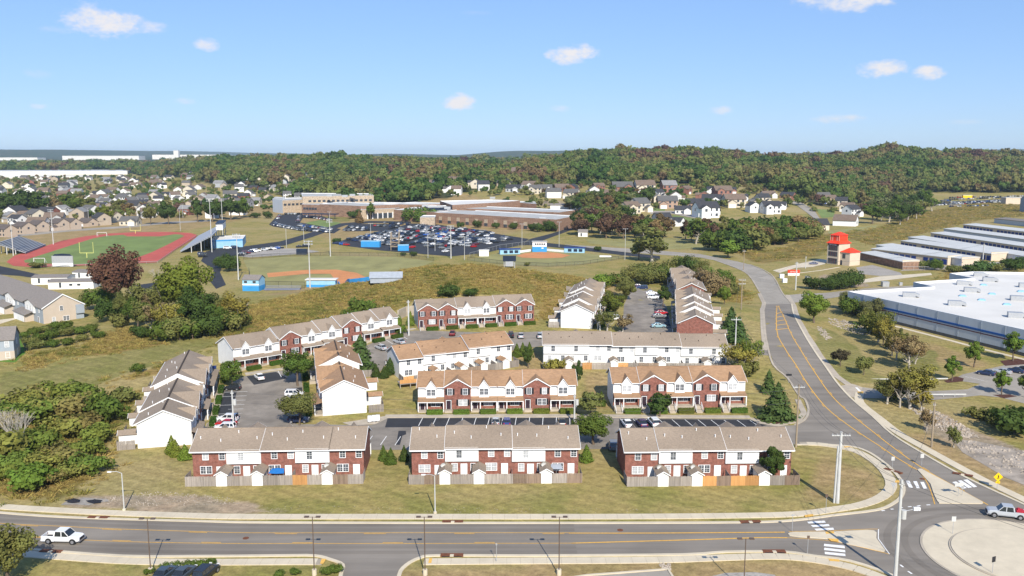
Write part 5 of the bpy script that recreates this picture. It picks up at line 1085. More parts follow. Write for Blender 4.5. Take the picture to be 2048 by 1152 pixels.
for k, (p, kd, c) in enumerate((((-140.1,294.0,7.6), 'bush', GRN), ((-118.3,264.0,8.8), 'round', OLV), ((-109.0,249.4,8.9), 'round', GRN), ((-101.1,239.0,9.1), 'open', OLV), ((-97.2,237.0,8.5), 'open', TAN), ((-93.3,235.0,9.3), 'open', YEL), ((-89.3,230.0,6.9), 'bush', OLV), ((-93.7,230.8,5.5), 'bush', GRN), ((-81.4,236.7,8.5), 'round', GRN), ((-79.5,239.2,7.1), 'bush', OLV), ((-78.2,241.9,5.8), 'bush', GRN), ((-82.3,233.1,6.4), 'bush', DKG), ((-86.1,230.5,5.5), 'bush', GRN), ((-111.9,261.6,10.9), 'open', OLV), ((-108.0,260.2,7.7), 'open', TAN), ((-103.0,258.5,10.7), 'open', OLV), ((-124.3,281.3,6.7), 'bush', OLV), ((-122.9,265.7,6.9), 'bush', DKG), ((-147.7,314.4,5.6), 'bush', OLV), ((-92.6,240.6,7.5), 'open', TAN), ((-85.4,253.2,6.9), 'open', OLV), ((-103.7,237.3,3.1), 'bush', DKG), ((-100.8,234.4,2.8), 'bush', DKG), ((-115.8,251.6,3.9), 'bush', OLV))):
    tree(p, kd, c, {'bush': 'bush', 'round': 'leafy tree', 'open': 'thin leaved tree'}[kd] + ' among the creek side trees', 1.0, group=KG)
br = thing('bare_tree', 'leafless grey shrub tree between the track and the creek', 'tree', (*(-151.0,366.4), 0)); br.scale = (.8, .8, .7); put('branches', BARE[1], br)
br = thing('bare_tree', 'pale dead tree among the creek side trees', 'tree', (*(-135.6,308.6), 0)); br.scale = (.6, .6, .85); put('branches', BARE[1], br)
for k, p in enumerate(((-138.8,243.7,2.0), (-138.9,249.2,2.1), (-137.3,251.6,2.1), (-135.6,254.1,2.3), (-133.0,254.8,2.3), (-131.7,233.4,2.2), (-130.7,238.0,2.3), (-129.0,241.3,2.5), (-126.4,243.2,2.5), (-123.7,245.1,2.3), (-121.0,247.0,2.2), (-126.6,227.7,2.2), (-123.4,229.3,2.2), (-120.1,230.8,2.1), (-118.0,234.9,2.1), (-115.2,237.8,2.0))):
    tree(p, 'bush', (GRN, (.08, .105, .022), OLV)[k % 3], 'bush in the green hedge bank below the tan townhouses', 1.2, group='hedge bank below the tan townhouses')
for k, p in enumerate(((-53.8,240.0,2.3), (-44.4,255.0,5.1), (-53.9,237.2,3.1), (-57.7,232.9,2.8), (-46.8,247.9,3.2))): tree(p, 'bush', (DKG, GRN, OLV)[k % 3], ('low bush', 'round green bush', 'dark small cedar', 'low olive bush', 'leafy bush')[k] + ' on the slope above the long slanting row', 1.0)
tree((-20.3,271.3,3.5), 'bush', DKG, 'dark bush on the mound, left of two', 1.3); tree((-12.9,271.4,2.6), 'bush', DKG, 'dark bush on the mound, right of two', 1.3)
tree((-28.7,242.4,4.3), 'cone', LTG, 'pointed evergreen right of the pale pole', .9); tree((-31.4,237.2,4.2), 'column', LTG, 'yellow green columnar shrub at the end of the long slanting row', 1.1); tree((-30.6,232.9,2.2), 'bush', LTG, 'low yellow green bush at the end of the long slanting row')

# ------------------------------------------------------------------ boxes with parapets: school, warehouse, storage
def outline_block(root, pts, z0, ht, wm, rm, name='wall', par=.5):
    b = MB(); n = len(pts)
    a = sum(pts[i][0] * pts[(i + 1) % n][1] - pts[(i + 1) % n][0] * pts[i][1] for i in range(n))
    if a < 0: pts = pts[::-1]
    for i in range(n):
        p, q = pts[i], pts[(i + 1) % n]
        b.poly([(p[0], p[1], z0 - .5), (q[0], q[1], z0 - .5), (q[0], q[1], z0 + ht), (p[0], p[1], z0 + ht)])
    w = b.build(name, M[wm], root)
    MB().poly([(p[0], p[1], z0 + ht - par) for p in pts]).build('roof', M[rm], root)
    c = MB(); inn = offset_closed(pts, .35)
    for i in range(n):
        j = (i + 1) % n
        c.poly([(pts[i][0], pts[i][1], z0 + ht), (pts[j][0], pts[j][1], z0 + ht), (inn[j][0], inn[j][1], z0 + ht), (inn[i][0], inn[i][1], z0 + ht)])
        c.poly([(inn[i][0], inn[i][1], z0 + ht), (inn[j][0], inn[j][1], z0 + ht), (inn[j][0], inn[j][1], z0 + ht - par), (inn[i][0], inn[i][1], z0 + ht - par)])
    c.build('parapet', M['trim'], root)
    return w
def offset_closed(pts, d):
    out = []; n = len(pts)
    for i in range(n):
        a, b, c = Vector(pts[i - 1]), Vector(pts[i]), Vector(pts[(i + 1) % n]); u = (b - a).normalized(); v = (c - b).normalized()
        nu = Vector((-u.y, u.x)); nv = Vector((-v.y, v.x)); m = (nu + nv); m = m / max(.35, m.length_squared / 2) if m.length > .01 else nu
        out.append((b.x + m.x * d, b.y + m.y * d))
    return out
def para(A, B, C_): return [A[:2], B[:2], C_[:2], (A[0] + C_[0] - B[0], A[1] + C_[1] - B[1])]
def wall_pieces(root, A, B, n, mesh, z, name, f0=.05, f1=.95, off=.06):
    d = Vector((B[0] - A[0], B[1] - A[1])); rz = math.atan2(d.y, d.x); nn = Vector((d.y, -d.x)).normalized() * off
    for k in range(n):
        t = f0 + (f1 - f0) * k / max(1, n - 1); put(name, mesh, root, (A[0] + d.x * t + nn.x, A[1] + d.y * t + nn.y, z), rz)
SC = thing('school_building', 'sprawling brown brick school with flat pale roofs behind the car lot', 'school', (0, 0, 0))
wing = MB().box(-1.6, 1.6, -.1, .1, .4, 2.6, 0).box(-1.6, 1.6, -.08, .1, 2.6, 5.4, 1).mesh('window', [M['glass'], M['brick_pale']])
sq = MB().box(-1.3, 1.3, -.1, .1, 0, 1.9, 0).mesh('window', [M['glass']])
col_ = MB().box(-.35, .35, -.5, .1, 0, 5.2).mesh('column', M['trim'])
A, B, C3 = (-61.2,684.8,7.9), (30.6,606.8,8.7), (47.8,645.8,8.9)
outline_block(SC, para(A, B, C3), 0, 8.4, 'brick_tan', 'roof_grey'); wall_pieces(SC, A, B, 12, wing, 0, 'window', .06, .93)
A2, B2, C2 = (-49.4,725.2), (35.8,664.7), (50.2,695.3)
outline_block(SC, para(A2, B2, C2), 0, 9.6, 'brick_tan', 'roof_grey')
A, B, C3 = (-48.8,715.9), (-9.1,759.4), (7.2,786.9)
outline_block(SC, [A, B, C3, (-18.0,806.0), (-64.5,783.0)], 0, 12.4, 'brick_tan', 'roof_white')
outline_block(SC, [C3, (21.5,767.4), (21.2,806.0), (2.8,817.5)], 0, 10.5, 'brick_tan', 'roof_grey')
outline_block(SC, [(-96.8,716.3), (-61.2,684.8), (-48.8,715.9), (-83.5,752.2)], 0, 8.6, 'brick_tan', 'roof_grey')
outline_block(SC, [(-67.6,711.0), (-45.3,725.2), (-48.2,751.2), (-74.0,742.8)], 0, 10.3, 'navy', 'roof_grey')
A, B = (-124.9,722.0), (-99.2,740.4)
outline_block(SC, [A, B, (-97.8,762.6), (-129.8,758.6)], 0, 8.0, 'brick_pale', 'roof_grey'); wall_pieces(SC, A, B, 6, col_, 0, 'column', .18, .92, .5); wall_pieces(SC, A, B, 5, MB().box(-2.2, 2.2, -.1, .1, .3, 4.6).mesh('window', M['glass']), 0, 'window', .25, .86, .08)
for q in ([(-168.3,765.6), (-127.6,737.8), (-97.8,762.6), (-158.4,804.8)], [(-169.9,804.7), (-117.1,775.4), (-64.5,783.0), (-104.3,814.6), (-159.2,833.4)], [(-120.0,794.5), (-72.0,767.4), (-42.9,798.4), (-91.5,825.2)]):
    outline_block(SC, q, 0, 9.2 + .7 * (q[0][0] % 2), 'brick_tan', 'roof_grey')
A, B = (-191.2,799.2), (-129.6,821.5)
outline_block(SC, [A, B, (-139.5,865.8), (-210.4,876.1)], 0, 15.5, 'brick_pale', 'roof_grey')
for z in (4.5, 10.2): wall_pieces(SC, A, B, 14, sq, z, 'window', .1, .95)
A, B = (-187.2,778.7), (-159.3,764.5)
outline_block(SC, [A, B, (-163.2,801.4), (-192.7,813.5)], 0, 9.5, 'brick_tan', 'roof_grey'); wall_pieces(SC, A, B, 5, sq, 5, 'window', .1, .5)
A, B = (-209.5,799.2), (-194.1,813.5)
outline_block(SC, [A, B, (-202.5,859.6), (-221.1,851.5)], 0, 11.8, 'brick_pale', 'roof_grey'); wall_pieces(SC, A, B, 5, sq, 7, 'window', .12, .9)
outline_block(SC, [(-224.5,820.9), A, (-221.1,851.5), (-234.2,867.8)], 0, 12.2, 'wall_grey', 'roof_grey')
outline_block(SC, [(-69.1,655.1), (-57.9,655.1), (-59.2,679.7), (-69.3,679.7)], 0, 6.5, 'brick_pale', 'roof_grey')
ca = MB()
ca.box(-16, 16, -3, 3, 3.6, 4.2)
for k in range(6): ca.box(-15 + 6 * k - .2, -15 + 6 * k + .2, -2.8, -2.4, 0, 3.6)
q_ = (-161.6,734.7); ca.build('canopy', M['navy'], SC, (q_[0], q_[1], 0), -.25)
for k, (x, y) in enumerate(((-165.7,797.8), (-147.0,807.9), (-150.1,787.9), (-52.2,707.6), (-59.4,721.5), (21.9,626.7), (-73.9,743.3), (-18.5,833.4))):
    MB().box(-2.5, 2.5, -1.5, 1.5, 0, 1.8).build('roof_unit', M['galv'], SC, (x, y, (16, 16, 16, 10, 10, 7.4, 9.6, 12.2)[k] - .4))

# roads, lots, fields of the school
def flat(name, pts, off, m, label, parent=None, edge=14): return tag(structure(sheet(name, pts, off, M[m], parent, edge)), label)
flat('parking_lot', [(-106.4,519.5),(-105.2,547.9),(-78.7,679.7),(-63.1,679.7),(10.8,551.3),(5.3,513.6),(-14.6,470.6),(-31.9,453.9),(-73.5,483.2),(-94.1,504.9)], .05, 'asphalt_new', 'large dark school parking lot full of cars')
flat('parking_lot', [(-186.6,669.6),(-208.6,778.7),(-193.0,799.2),(-169.7,772.1),(-156.5,740.4),(-160.3,728.8),(-177.3,740.7),(-167.7,690.0),(-138.5,645.8),(-123.2,627.9),(-120.8,591.0),(-148.7,610.9),(-178.3,650.4)], .05, 'asphalt_new', 'dark upper school lot curving round a lawn')
flat('parking_lot', [(-120.8,619.3),(-125.3,674.6),(-86.6,674.6),(-82.4,641.2),(-92.6,610.9),(-116.3,606.8)], .05, 'asphalt_new', 'small middle school lot with two rows of cars')
flat('road', [(-155.8,434.1),(-168.5,478.1),(-166.9,496.6),(-157.2,502.1),(-142.7,534.9),(-138.9,587.1),(-134.0,679.7),(-114.9,706.0),(-81.1,700.7),(-78.7,679.7),(-111.5,684.8),(-126.4,659.9),(-129.5,565.1),(-133.4,510.7),(-143.3,493.8),(-148.2,473.0),(-140.7,421.8),(-131.8,390.5),(-116.6,351.9),(-117.0,341.0),(-128.5,366.4),(-137.5,399.2)], .055, 'asphalt_new', 'dark school drive from the field house to the lots')
flat('road', [(5.3,513.6),(11.4,551.3),(25.6,587.1),(46.3,650.4),(48.9,641.2),(28.3,572.2),(16.5,531.8),(36.8,507.8),(60.5,475.6),(77.8,456.2),(75.6,442.7),(57.4,460.9),(32.8,491.1),(13.5,510.7)], .05, 'asphalt_new', 'dark drive behind the softball field')
flat('road', [(-265.2,423.8),(-244.8,414.0),(-217.6,390.5),(-197.0,372.5),(-197.0,366.4),(-215.6,378.9),(-244.7,390.5)], .05, 'asphalt_new', 'dark asphalt lane left of the white portables')
flat('gravel_lot', [(-145.7,456.2),(-137.6,493.8),(-120.5,493.8),(-105.7,478.1),(-113.8,465.7),(-135.8,449.4)], .05, 'gravel', 'pale gravel strip behind the baseball field')
flat('road', [(-349.7,572.2),(-329.2,594.8),(-316.3,623.5),(-290.8,655.1),(-276.5,695.3),(-248.2,717.3),(-242.5,700.7),(-268.4,674.6),(-282.7,636.7),(-307.9,606.8),(-318.9,575.9),(-337.1,551.3)], .05, 'asphalt_pale', 'pale lane along the row of tan houses')
TRK = flat('running_track', [(-250.8,429.9),(-262.3,457.4),(-268.9,491.1),(-279.0,538.1),(-279.5,570.4),(-272.8,591.0),(-260.5,601.2),(-236.0,602.8),(-219.6,594.8),(-209.7,579.6),(-203.0,558.1),(-188.2,484.3),(-180.7,451.6),(-175.8,427.9),(-184.2,423.8),(-209.9,414.0),(-228.1,410.2),(-238.3,414.0)], .06, 'track', 'red running track round the football field')
flat('football_field', [(-245.6,436.2),(-252.3,473.0),(-260.0,514.8),(-267.1,554.7),(-266.9,572.2),(-259.6,579.6),(-237.3,587.1),(-222.1,583.3),(-215.3,572.2),(-206.1,525.6),(-196.9,475.6),(-193.8,449.4),(-192.6,427.9),(-212.8,419.9),(-232.6,423.8),(-239.9,426.9)], .08, 'turf', 'green football field inside the red track')
sheet('infield_corner', [(-260.1,581.4),(-237.3,587.1),(-226.5,585.2),(-230.0,568.6),(-251.2,568.6)], .1, M['track'], TRK)
flat('baseball_field', [(-135.8,438.4),(-120.8,451.6),(-95.5,456.2),(-59.6,451.6),(-38.9,432.0),(-43.6,410.2),(-40.1,302.9),(-48.7,297.4),(-74.1,351.5),(-99.3,347.6),(-109.2,363.4),(-118.7,390.5)], .05, 'turf_dry', 'mown green baseball field')
flat('baseball_infield', [(-109.9,387.9),(-94.6,399.2),(-81.1,400.1),(-69.7,388.8),(-63.2,374.1),(-53.3,304.7),(-73.2,360.4),(-80.9,385.4),(-91.4,385.4),(-105.6,374.1)], .09, 'clay', 'orange clay infield of the baseball field')
flat('softball_field', [(-22.5,438.4),(-6.8,470.6),(11.1,480.6),(19.7,480.6),(30.6,478.1),(41.9,465.7),(57.3,449.4),(34.6,421.8),(17.2,414.0),(0.2,418.9),(-15.9,429.9)], .05, 'turf_dry', 'mown green softball field')
flat('softball_infield', [(2.1,456.2),(7.0,469.3),(15.9,475.6),(24.7,470.6),(30.9,458.5),(26.1,448.2),(14.9,444.9),(5.4,448.2)], .09, 'clay', 'orange clay infield of the softball field')
flat('lawn', [(46.3,551.3),(77.6,572.2),(124.0,544.6),(119.6,499.3),(77.2,485.8),(46.9,522.5)], .04, 'turf_dry', 'mown meadow beyond the softball field')
flat('lawn', [(-162.5,684.8),(-157.8,717.3),(-136.0,690.0),(-125.5,655.1),(-141.2,641.2)], .05, 'turf', 'green lawn inside the upper school lot')
# cars in the school lots
def lerp(a, b, t): return (a[0] + (b[0] - a[0]) * t, a[1] + (b[1] - a[1]) * t)
La, Lb, Lc, Ld = [(-103.9,538.1),(-72.0,664.7),(5.0,544.6),(-32.5,465.7)]
W_ = 'the rows of the big school lot'
for k in range(9):
    t = (k + .4) / 9; a = lerp(La, Lb, t); b = lerp(Ld, Lc, t); rz = math.atan2(b[1] - a[1], b[0] - a[0]) + PI / 2
    for j, (f0, f1, fill) in enumerate(((.02, .42, .88), (.47, .95, .72 if k > 2 else .4))):
        car_row(lerp(a, b, f0), lerp(a, b, f1), rz, W_, fill * (.95 if j == 0 else .8))
a, b = [(-68.4,655.1),(-27.0,594.8)]; car_row(a, b, PI * .35, 'the row under the school wall', .9)
a, b = [(-37.2,623.5),(-13.1,587.1)]; car_row(a, b, PI * .35, 'the row under the school wall', .9)
a, b = [(-7.8,565.1),(9.8,551.3)]; car_row(a, b, PI * .5, 'the row under the school wall', .3)
for pr in ([(-182.2,664.7),(-149.7,615.1)], [(-149.7,615.1),(-125.1,598.8)], [(-160.0,655.1),(-128.6,619.3)], [(-195.3,728.8),(-203.4,765.6)], [(-185.2,684.8),(-181.4,664.7)], [(-203.2,785.4),(-188.8,785.4)], [(-169.6,690.0),(-183.6,752.9)], [(-179.1,759.2),(-147.3,706.1)]): car_row(pr[0], pr[1], PI * .45, 'the upper school lot', .92)
for pr in ([(-121.4,641.2),(-103.0,627.9)], [(-104.8,655.1),(-82.4,641.2)], [(-99.0,679.7),(-79.6,664.7)], [(-117.1,610.9),(-102.0,615.1)]): car_row(pr[0], pr[1], PI * .45, 'the small middle school lot', .8)
for pr in ([(-164.7,460.9),(-159.3,447.1)], [(-164.2,488.5),(-157.5,493.8)], [(-153.1,507.8),(-152.5,513.6)], [(-143.0,456.2),(-142.2,475.6)], [(-141.4,473.0),(-131.9,493.8)], [(-121.9,499.3),(-115.3,502.1)], [(-105.2,519.5),(-94.7,507.8)]): car_row(pr[0], pr[1], PI * .1, 'the lot beside the blue field house', .75, 3.2)

def boxthing(name, label, cat, p, rz, dims, wall, roof=None, ov=.3, gable=0, windows=()):
    r = thing(name, label, cat, (p[0], p[1], h(*p)), rz); w, d, ht = dims
    b = MB().box(-w / 2, w / 2, -d / 2, d / 2, -.3, ht)
    if gable:
        for s in (-1, 1):
            pts = [(s * w / 2, -d / 2, ht), (s * w / 2, d / 2, ht), (s * w / 2, 0, ht + gable)]; b.poly(pts if s > 0 else pts[::-1])
    b.build('wall', M[wall], r)
    if roof:
        if gable:
            rb = MB()
            for s in (-1, 1):
                k = gable / (d / 2); pts = [(-w / 2 - ov, 0, ht + gable + .1), (-w / 2 - ov, s * (d / 2 + ov), ht - ov * k + .1), (w / 2 + ov, s * (d / 2 + ov), ht - ov * k + .1), (w / 2 + ov, 0, ht + gable + .1)]
                rb.slab(pts if s < 0 else pts[::-1], .15)
            rb.build('roof', M[roof], r)
        else: MB().box(-w / 2 - ov, w / 2 + ov, -d / 2 - ov, d / 2 + ov, ht, ht + .3).build('roof', M[roof], r)
    for (x, z, ww, hh) in windows: MB().box(x - ww / 2, x + ww / 2, -d / 2 - .06, -d / 2 + .05, z - hh / 2, z + hh / 2).build('window', M['glass'], r)
    return r
# field house, dugouts, press boxes
A, B, C3 = (-171.4,493.8), (-155.5,502.1), (-161.7,528.6)
fh = thing('field_house', 'pale blue field house with white roof beside the stadium', 'building'); outline_block(fh, para(A, B, C3), 0, 4.6, 'blue_pale', 'roof_white', par=.15)
d_ = Vector((B[0] - A[0], B[1] - A[1])); MB().box(0, d_.length, -.12, .05, 3.9, 4.65).build('fascia', M['blue'], fh, (A[0], A[1], 0), math.atan2(d_.y, d_.x))
pb = boxthing('press_box', 'white over blue press box behind home plate of the baseball field', 'press box', (-101.1,338.0), -.12, (6.6, 6, 4.6), 'blue_pale', 'shingle_grey', gable=1.4, windows=((-2, 3.6, 1.2, .9), (1.5, 3.6, 1.2, .9)))
MB().box(-3.34, 3.34, -3.05, 3.05, -.2, 2.0).build('lower_wall', M['blue'], pb); MB().box(-3.35, 3.35, -3.1, -3.0, 2.4, 2.8).build('band', M['trim'], pb)
dg = boxthing('dugout', 'blue and white dugout on the near side of the baseball field', 'dugout', (-76.4,347.1), .0, (11.5, 4, 2.9), 'blue_pale', 'roof_white', .5); MB().box(-5.8, 5.8, -2.06, 0, 0, 1.0).build('lower_wall', M['blue'], dg)
bw = thing('padded_wall', 'bright blue padded wall along the baseball infield', 'wall', (0, 0, 0)); ribbon('panel', [(-70.7,351.5),(-57.0,303.8),(-52.4,299.7),(-48.0,297.0)], .35, 1.5, M['blue'], bw, 1.6)
boxthing('batting_shed', 'grey gable roofed shed half behind the mound', 'shed', (-42.4,291.5), .1, (10.5, 5, 1.6), 'tent', 'tent', gable=1.5)
bl = thing('bleachers', 'low dark blue bleachers behind the baseball backstop', 'bleachers', (*(-90.0,338.8), 0), -.02)
for k in range(4): MB().box(-7, 7, k * .8 - 1.6, k * .8 - 1.1, .3 + .35 * k, .42 + .35 * k).build('bench', M['galv'], bl)
MB().box(-7, 7, -2, 1.6, 0, .3).build('base', M['blue_dark'], bl)
boxthing('container', 'dark navy storage container at the baseball outfield fence', 'container', (-112.1,463.3), 0, (5.5, 2.6, 2.7), 'navy', 'navy', .02)
boxthing('container', 'long bright blue canopy at the edge of the school lot', 'container', (-81.5,502.1), -.12, (11, 3, 3.4), 'blue', 'blue_pale', .05); boxthing('container', 'short bright blue canopy next to the wooden tower', 'container', (-60.4,483.2), .1, (6, 4, 3), 'blue', 'blue_pale', .05)
tw = thing('scaffold_tower', 'open wooden observation tower at the edge of the school lot', 'tower', (*(-65.2,485.8), 0))
for sx in (-2.2, 2.2):
    for sy in (-2.2, 2.2): MB().box(sx - .18, sx + .18, sy - .18, sy + .18, 0, 10).build('leg', M['pole_wood'], tw)
for z in (2, 4.3, 6.6): MB().box(-2.5, 2.5, -2.5, 2.5, z, z + .3).build('deck', M['pole_wood'], tw)
for z in (2.3, 4.6): t = MB(); t.tube((-2.2, -2.2, z), (2.2, -2.2, z + 2), .1); t.build('brace', M['pole_wood'], tw)
sb = boxthing('press_box', 'white over bright blue press box of the softball field', 'press box', (15.1,478.1), 0, (7.8, 5, 5.4), 'trim', 'roof_grey', .3, windows=tuple((x, 4.3, .9, .9) for x in (-2.2, -1, .2, 1.4, 2.6))); MB().box(-3.95, 3.95, -2.56, 2.5, -.2, 2.9).build('lower_wall', M['blue'], sb); MB().box(1, 2.2, -2.62, -2.4, 1.9, 2.4).build('sign', M['trim'], sb)
for p, rz, lab in (((-1.3,465.7), .22, 'left pale blue dugout of the softball field'), ((34.1,473.0), -.18, 'right pale blue dugout of the softball field')):
    d = boxthing('dugout', lab, 'dugout', p, rz, (11, 3, 2.6), 'blue_pale', 'blue_dark', .4)
    for x in (-2.5, .6, 3.4): MB().box(x - 1, x + 1, -1.56, -1.3, .6, 2.1).build('opening', M['navy'], d)
fw = thing('field_wall', 'low white wall beside the softball press box', 'wall'); ribbon('panel', [(3.8,470.6),(12.2,480.6)], .3, 1.3, M['trim'], fw, 1.4); ribbon('panel', [(19.4,480.6),(28.9,473.0)], .3, 1.3, M['trim'], fw, 1.4)
boxthing('shed', 'small white shed with grey roof at the edge of the wood', 'shed', (46.4,568.6), -.15, (6, 4.5, 3.2), 'siding', 'shingle_grey', gable=1.5, windows=((-1, 1.4, 1, 2),))
boxthing('shed', 'white equipment shed left of the softball dugout', 'shed', (-14.7,456.2), 0, (5, 3.5, 3), 'siding', 'roof_white', .2)
tag(MB().tube((-3, 0, .5), (3, 0, .5), .5, .5, 10).build('tarp_roll', M['trim'], None, (*(48.4,449.4), 0), -.12), 'white rolled tarp lying on the softball outfield', 'tarp')
def scoreboard(p, w, ht, lab, m='navy', lift=2.4):
    r = thing('scoreboard', lab, 'scoreboard', (*p, h(*p))); MB().box(-w / 2, w / 2, -.2, .2, lift, lift + ht).build('panel', M[m], r)
    for s in (-1, 1): MB().box(s * w * .4 - .12, s * w * .4 + .12, .2, .45, 0, lift + ht).build('post', M['galv'], r)
    return r
s_ = scoreboard((-0.9,302.9), 4.6, 1.9, 'dark scoreboard behind the softball fence'); MB().box(-1.4, 1.4, -.2, .2, .6, 2.3).build('lower_panel', M['galv'], s_)
s_ = scoreboard((-212.7,410.2), 10, 3.4, 'grey and white scoreboard at the near end of the track', 'galv', 1.9); MB().box(-4.9, 4.9, -.25, .2, .3, 1.9).build('lower_panel', M['trim'], s_); MB().extr([(-4.5, 5.3), (4.5, 5.3), (3.6, 6.1), (0, 6.4), (-3.6, 6.1)], 'y', -.2, .2).build('header', M['navy'], s_)
def goal(p, rz, w, ht, lab, post=True, col='pole_pale'):
    r = thing('goal_post' if post else 'soccer_goal', lab, 'goal', (*p, 0), rz)
    if post:
        MB().tube((0, 0, 0), (0, 0, ht * .32), .16).build('post', M[col], r); MB().tube((-w / 2, 0, ht * .32), (w / 2, 0, ht * .32), .12).build('crossbar', M[col], r)
        for s in (-1, 1): MB().tube((s * w / 2, 0, ht * .32), (s * w / 2, 0, ht), .1).build('upright', M[col], r)
    else:
        for s in (-1, 1): b = MB(); b.tube((s * w / 2, 0, 0), (s * w / 2, 0, ht), .1); b.tube((s * w / 2, 0, ht), (s * w / 2, 2, 0), .07); b.build('post', M['trim'], r)
        MB().tube((-w / 2, 0, ht), (w / 2, 0, ht), .1).build('crossbar', M['trim'], r)
M['goal_yellow'] = mat('goal_yellow', (.72, .7, .22), .5)
goal((-219.1,447.1), 0, 7, 8.2, 'near yellow football goal post on the field', col='goal_yellow'); goal((-255.5,591.0), 0, 7, 6.5, 'far yellow football goal post', col='goal_yellow')
goal((-231.2,423.8), 0, 5.4, 2.6, 'near white soccer goal by the round hedge', False); goal((-267.9,568.6), 0, 6.2, 2.6, 'far white soccer goal on the track edge', False)
tree((-222.6,406.5,2.6), 'bush', OLV, 'low round clipped bush beside the running track', 2.0)
def stand(p0, p1, depth, rise, rows, lab, box_=False):
    a = Vector(p0); b = Vector(p1); d = (b - a); L = d.length; rz = math.atan2(d.y, d.x); r = thing('grandstand', lab, 'grandstand', (a.x, a.y, 0), rz)
    sgn = -1
    for k in range(rows):
        y = sgn * depth * (k + .5) / rows; z = .8 + rise * (k + .5) / rows; MB().box(0, L, y - depth / rows * .45, y + depth / rows * .45, z, z + .18).build('bench', M['galv'], r)
    st = MB(); st.slab([(0, 0, .6), (L, 0, .6), (L, sgn * depth, .5 + rise), (0, sgn * depth, .5 + rise)][::-1], .25); st.build('deck', M['tent'], r)
    for k in range(7):
        x = L * k / 6
        for f in (.35, .65, .97): MB().box(x - .2, x + .2, sgn * depth * f - .2, sgn * depth * f + .2, 0, .3 + rise * f).build('column', M['pole_pale'], r)
    MB().tube((0, sgn * depth, rise + 1.6), (L, sgn * depth, rise + 1.6), .06).build('rail', M['galv'], r)
    if box_:
        MB().box(L * .4, L * .66, sgn * depth - 2.5, sgn * depth + 1.2, rise + .4, rise + 4.2).build('press_box', M['trim'], r); MB().box(L * .39, L * .67, sgn * depth - 2.8, sgn * depth + 1.5, rise + 4.2, rise + 4.5).build('press_roof', M['navy'], r)
stand((-180.0,470.6), (-203.2,565.1), 17, 8.5, 14, 'tall steel grandstand beside the right straight of the track', True)
stand((-272.3,507.8), (-260.8,465.7), 14, 5.5, 12, 'low steel grandstand beside the left side of the track')
# sports lights and other tall lamps
def light_pole(p, ht, lab, kind='double', grp=None):
    r = thing('light_pole', lab, 'light pole', (*p, h(*p)), 0, grp); big = kind == 'sport'
    MB().tube((0, 0, -.2), (0, 0, ht), .28 if big else .13, .14 if big else .09, 8).build('pole', M['pole_pale'], r)
    if big:
        for k in range(2): MB().tube((-1.6, 0, ht - .3 - k * 1.1), (1.6, 0, ht - .3 - k * 1.1), .09).build('crossarm', M['galv'], r)
        for k in range(8): MB().box(-.22, .22, -.35, .1, -.25, .25).build('lamp', M['galv'], r, (-1.4 + .93 * (k % 4), -.15, ht - .3 - (k // 4) * 1.1))
    else:
        MB().tube((-.9, 0, ht), (.9, 0, ht), .05).build('crossarm', M['galv'], r)
        for s in (-1, 1): MB().box(-.35, .35, -.18, .18, -.12, .1).build('lamp', M['galv'], r, (s * 1.0, 0, ht))
    return r
SL = [((-263.5,458.5,19.7), 'stadium light pole left of the low grandstand'), ((-272.5,516.5,20.9), 'stadium light pole on the left straight of the track'), ((-169.7,491.1,28.4), 'stadium light pole in front of the blue field house'), ((-192.4,579.6,24.1), 'stadium light pole behind the blue field house'),
      ((-116.0,366.4,19.7), 'tall light pole behind the baseball press box'), ((-80.2,342.7,18.9), 'tall light pole at the near baseball dugout'), ((-95.0,453.9,19.5), 'tall light pole at the baseball outfield fence'), ((-128.9,496.6,11.5), 'light pole beside the school drive'), ((-124.3,519.5,10.2), 'light pole on the grass by the drive'),
      ((5.7,496.6,13.8), 'light pole left of the softball press box'), ((27.2,502.1,14.5), 'light pole right of the softball press box'), ((57.1,438.4,15.8), 'light pole at the right softball fence'), ((-24.0,438.4,11.7), 'thick light pole between the two ball fields'), ((-42.6,480.6,10.0), 'first lot light near the end of the car rows'), ((-43.3,447.1,12.5), 'light pole at the right outfield of the baseball field'), ((-31.3,444.9,17.0), 'tall light pole near the mound top'), ((-81.9,504.9,13.4), 'light pole above the blue canopy'), ((-232.5,610.9,14.8), 'light pole beyond the track curve'), ((-122.7,587.1,14.9), 'light pole beside the small middle lot'), ((-317.8,655.1,13.6), 'pole beside the lane near the tan houses'), ((-303.4,706.1,11.4), 'pole at the far end of the lane'), ((-279.1,740.7,11.9), 'thin pole before the dark trees')]
for p, l in SL: light_pole(p[:2], p[2], l, 'sport' if p[2] > 16 else 'double')
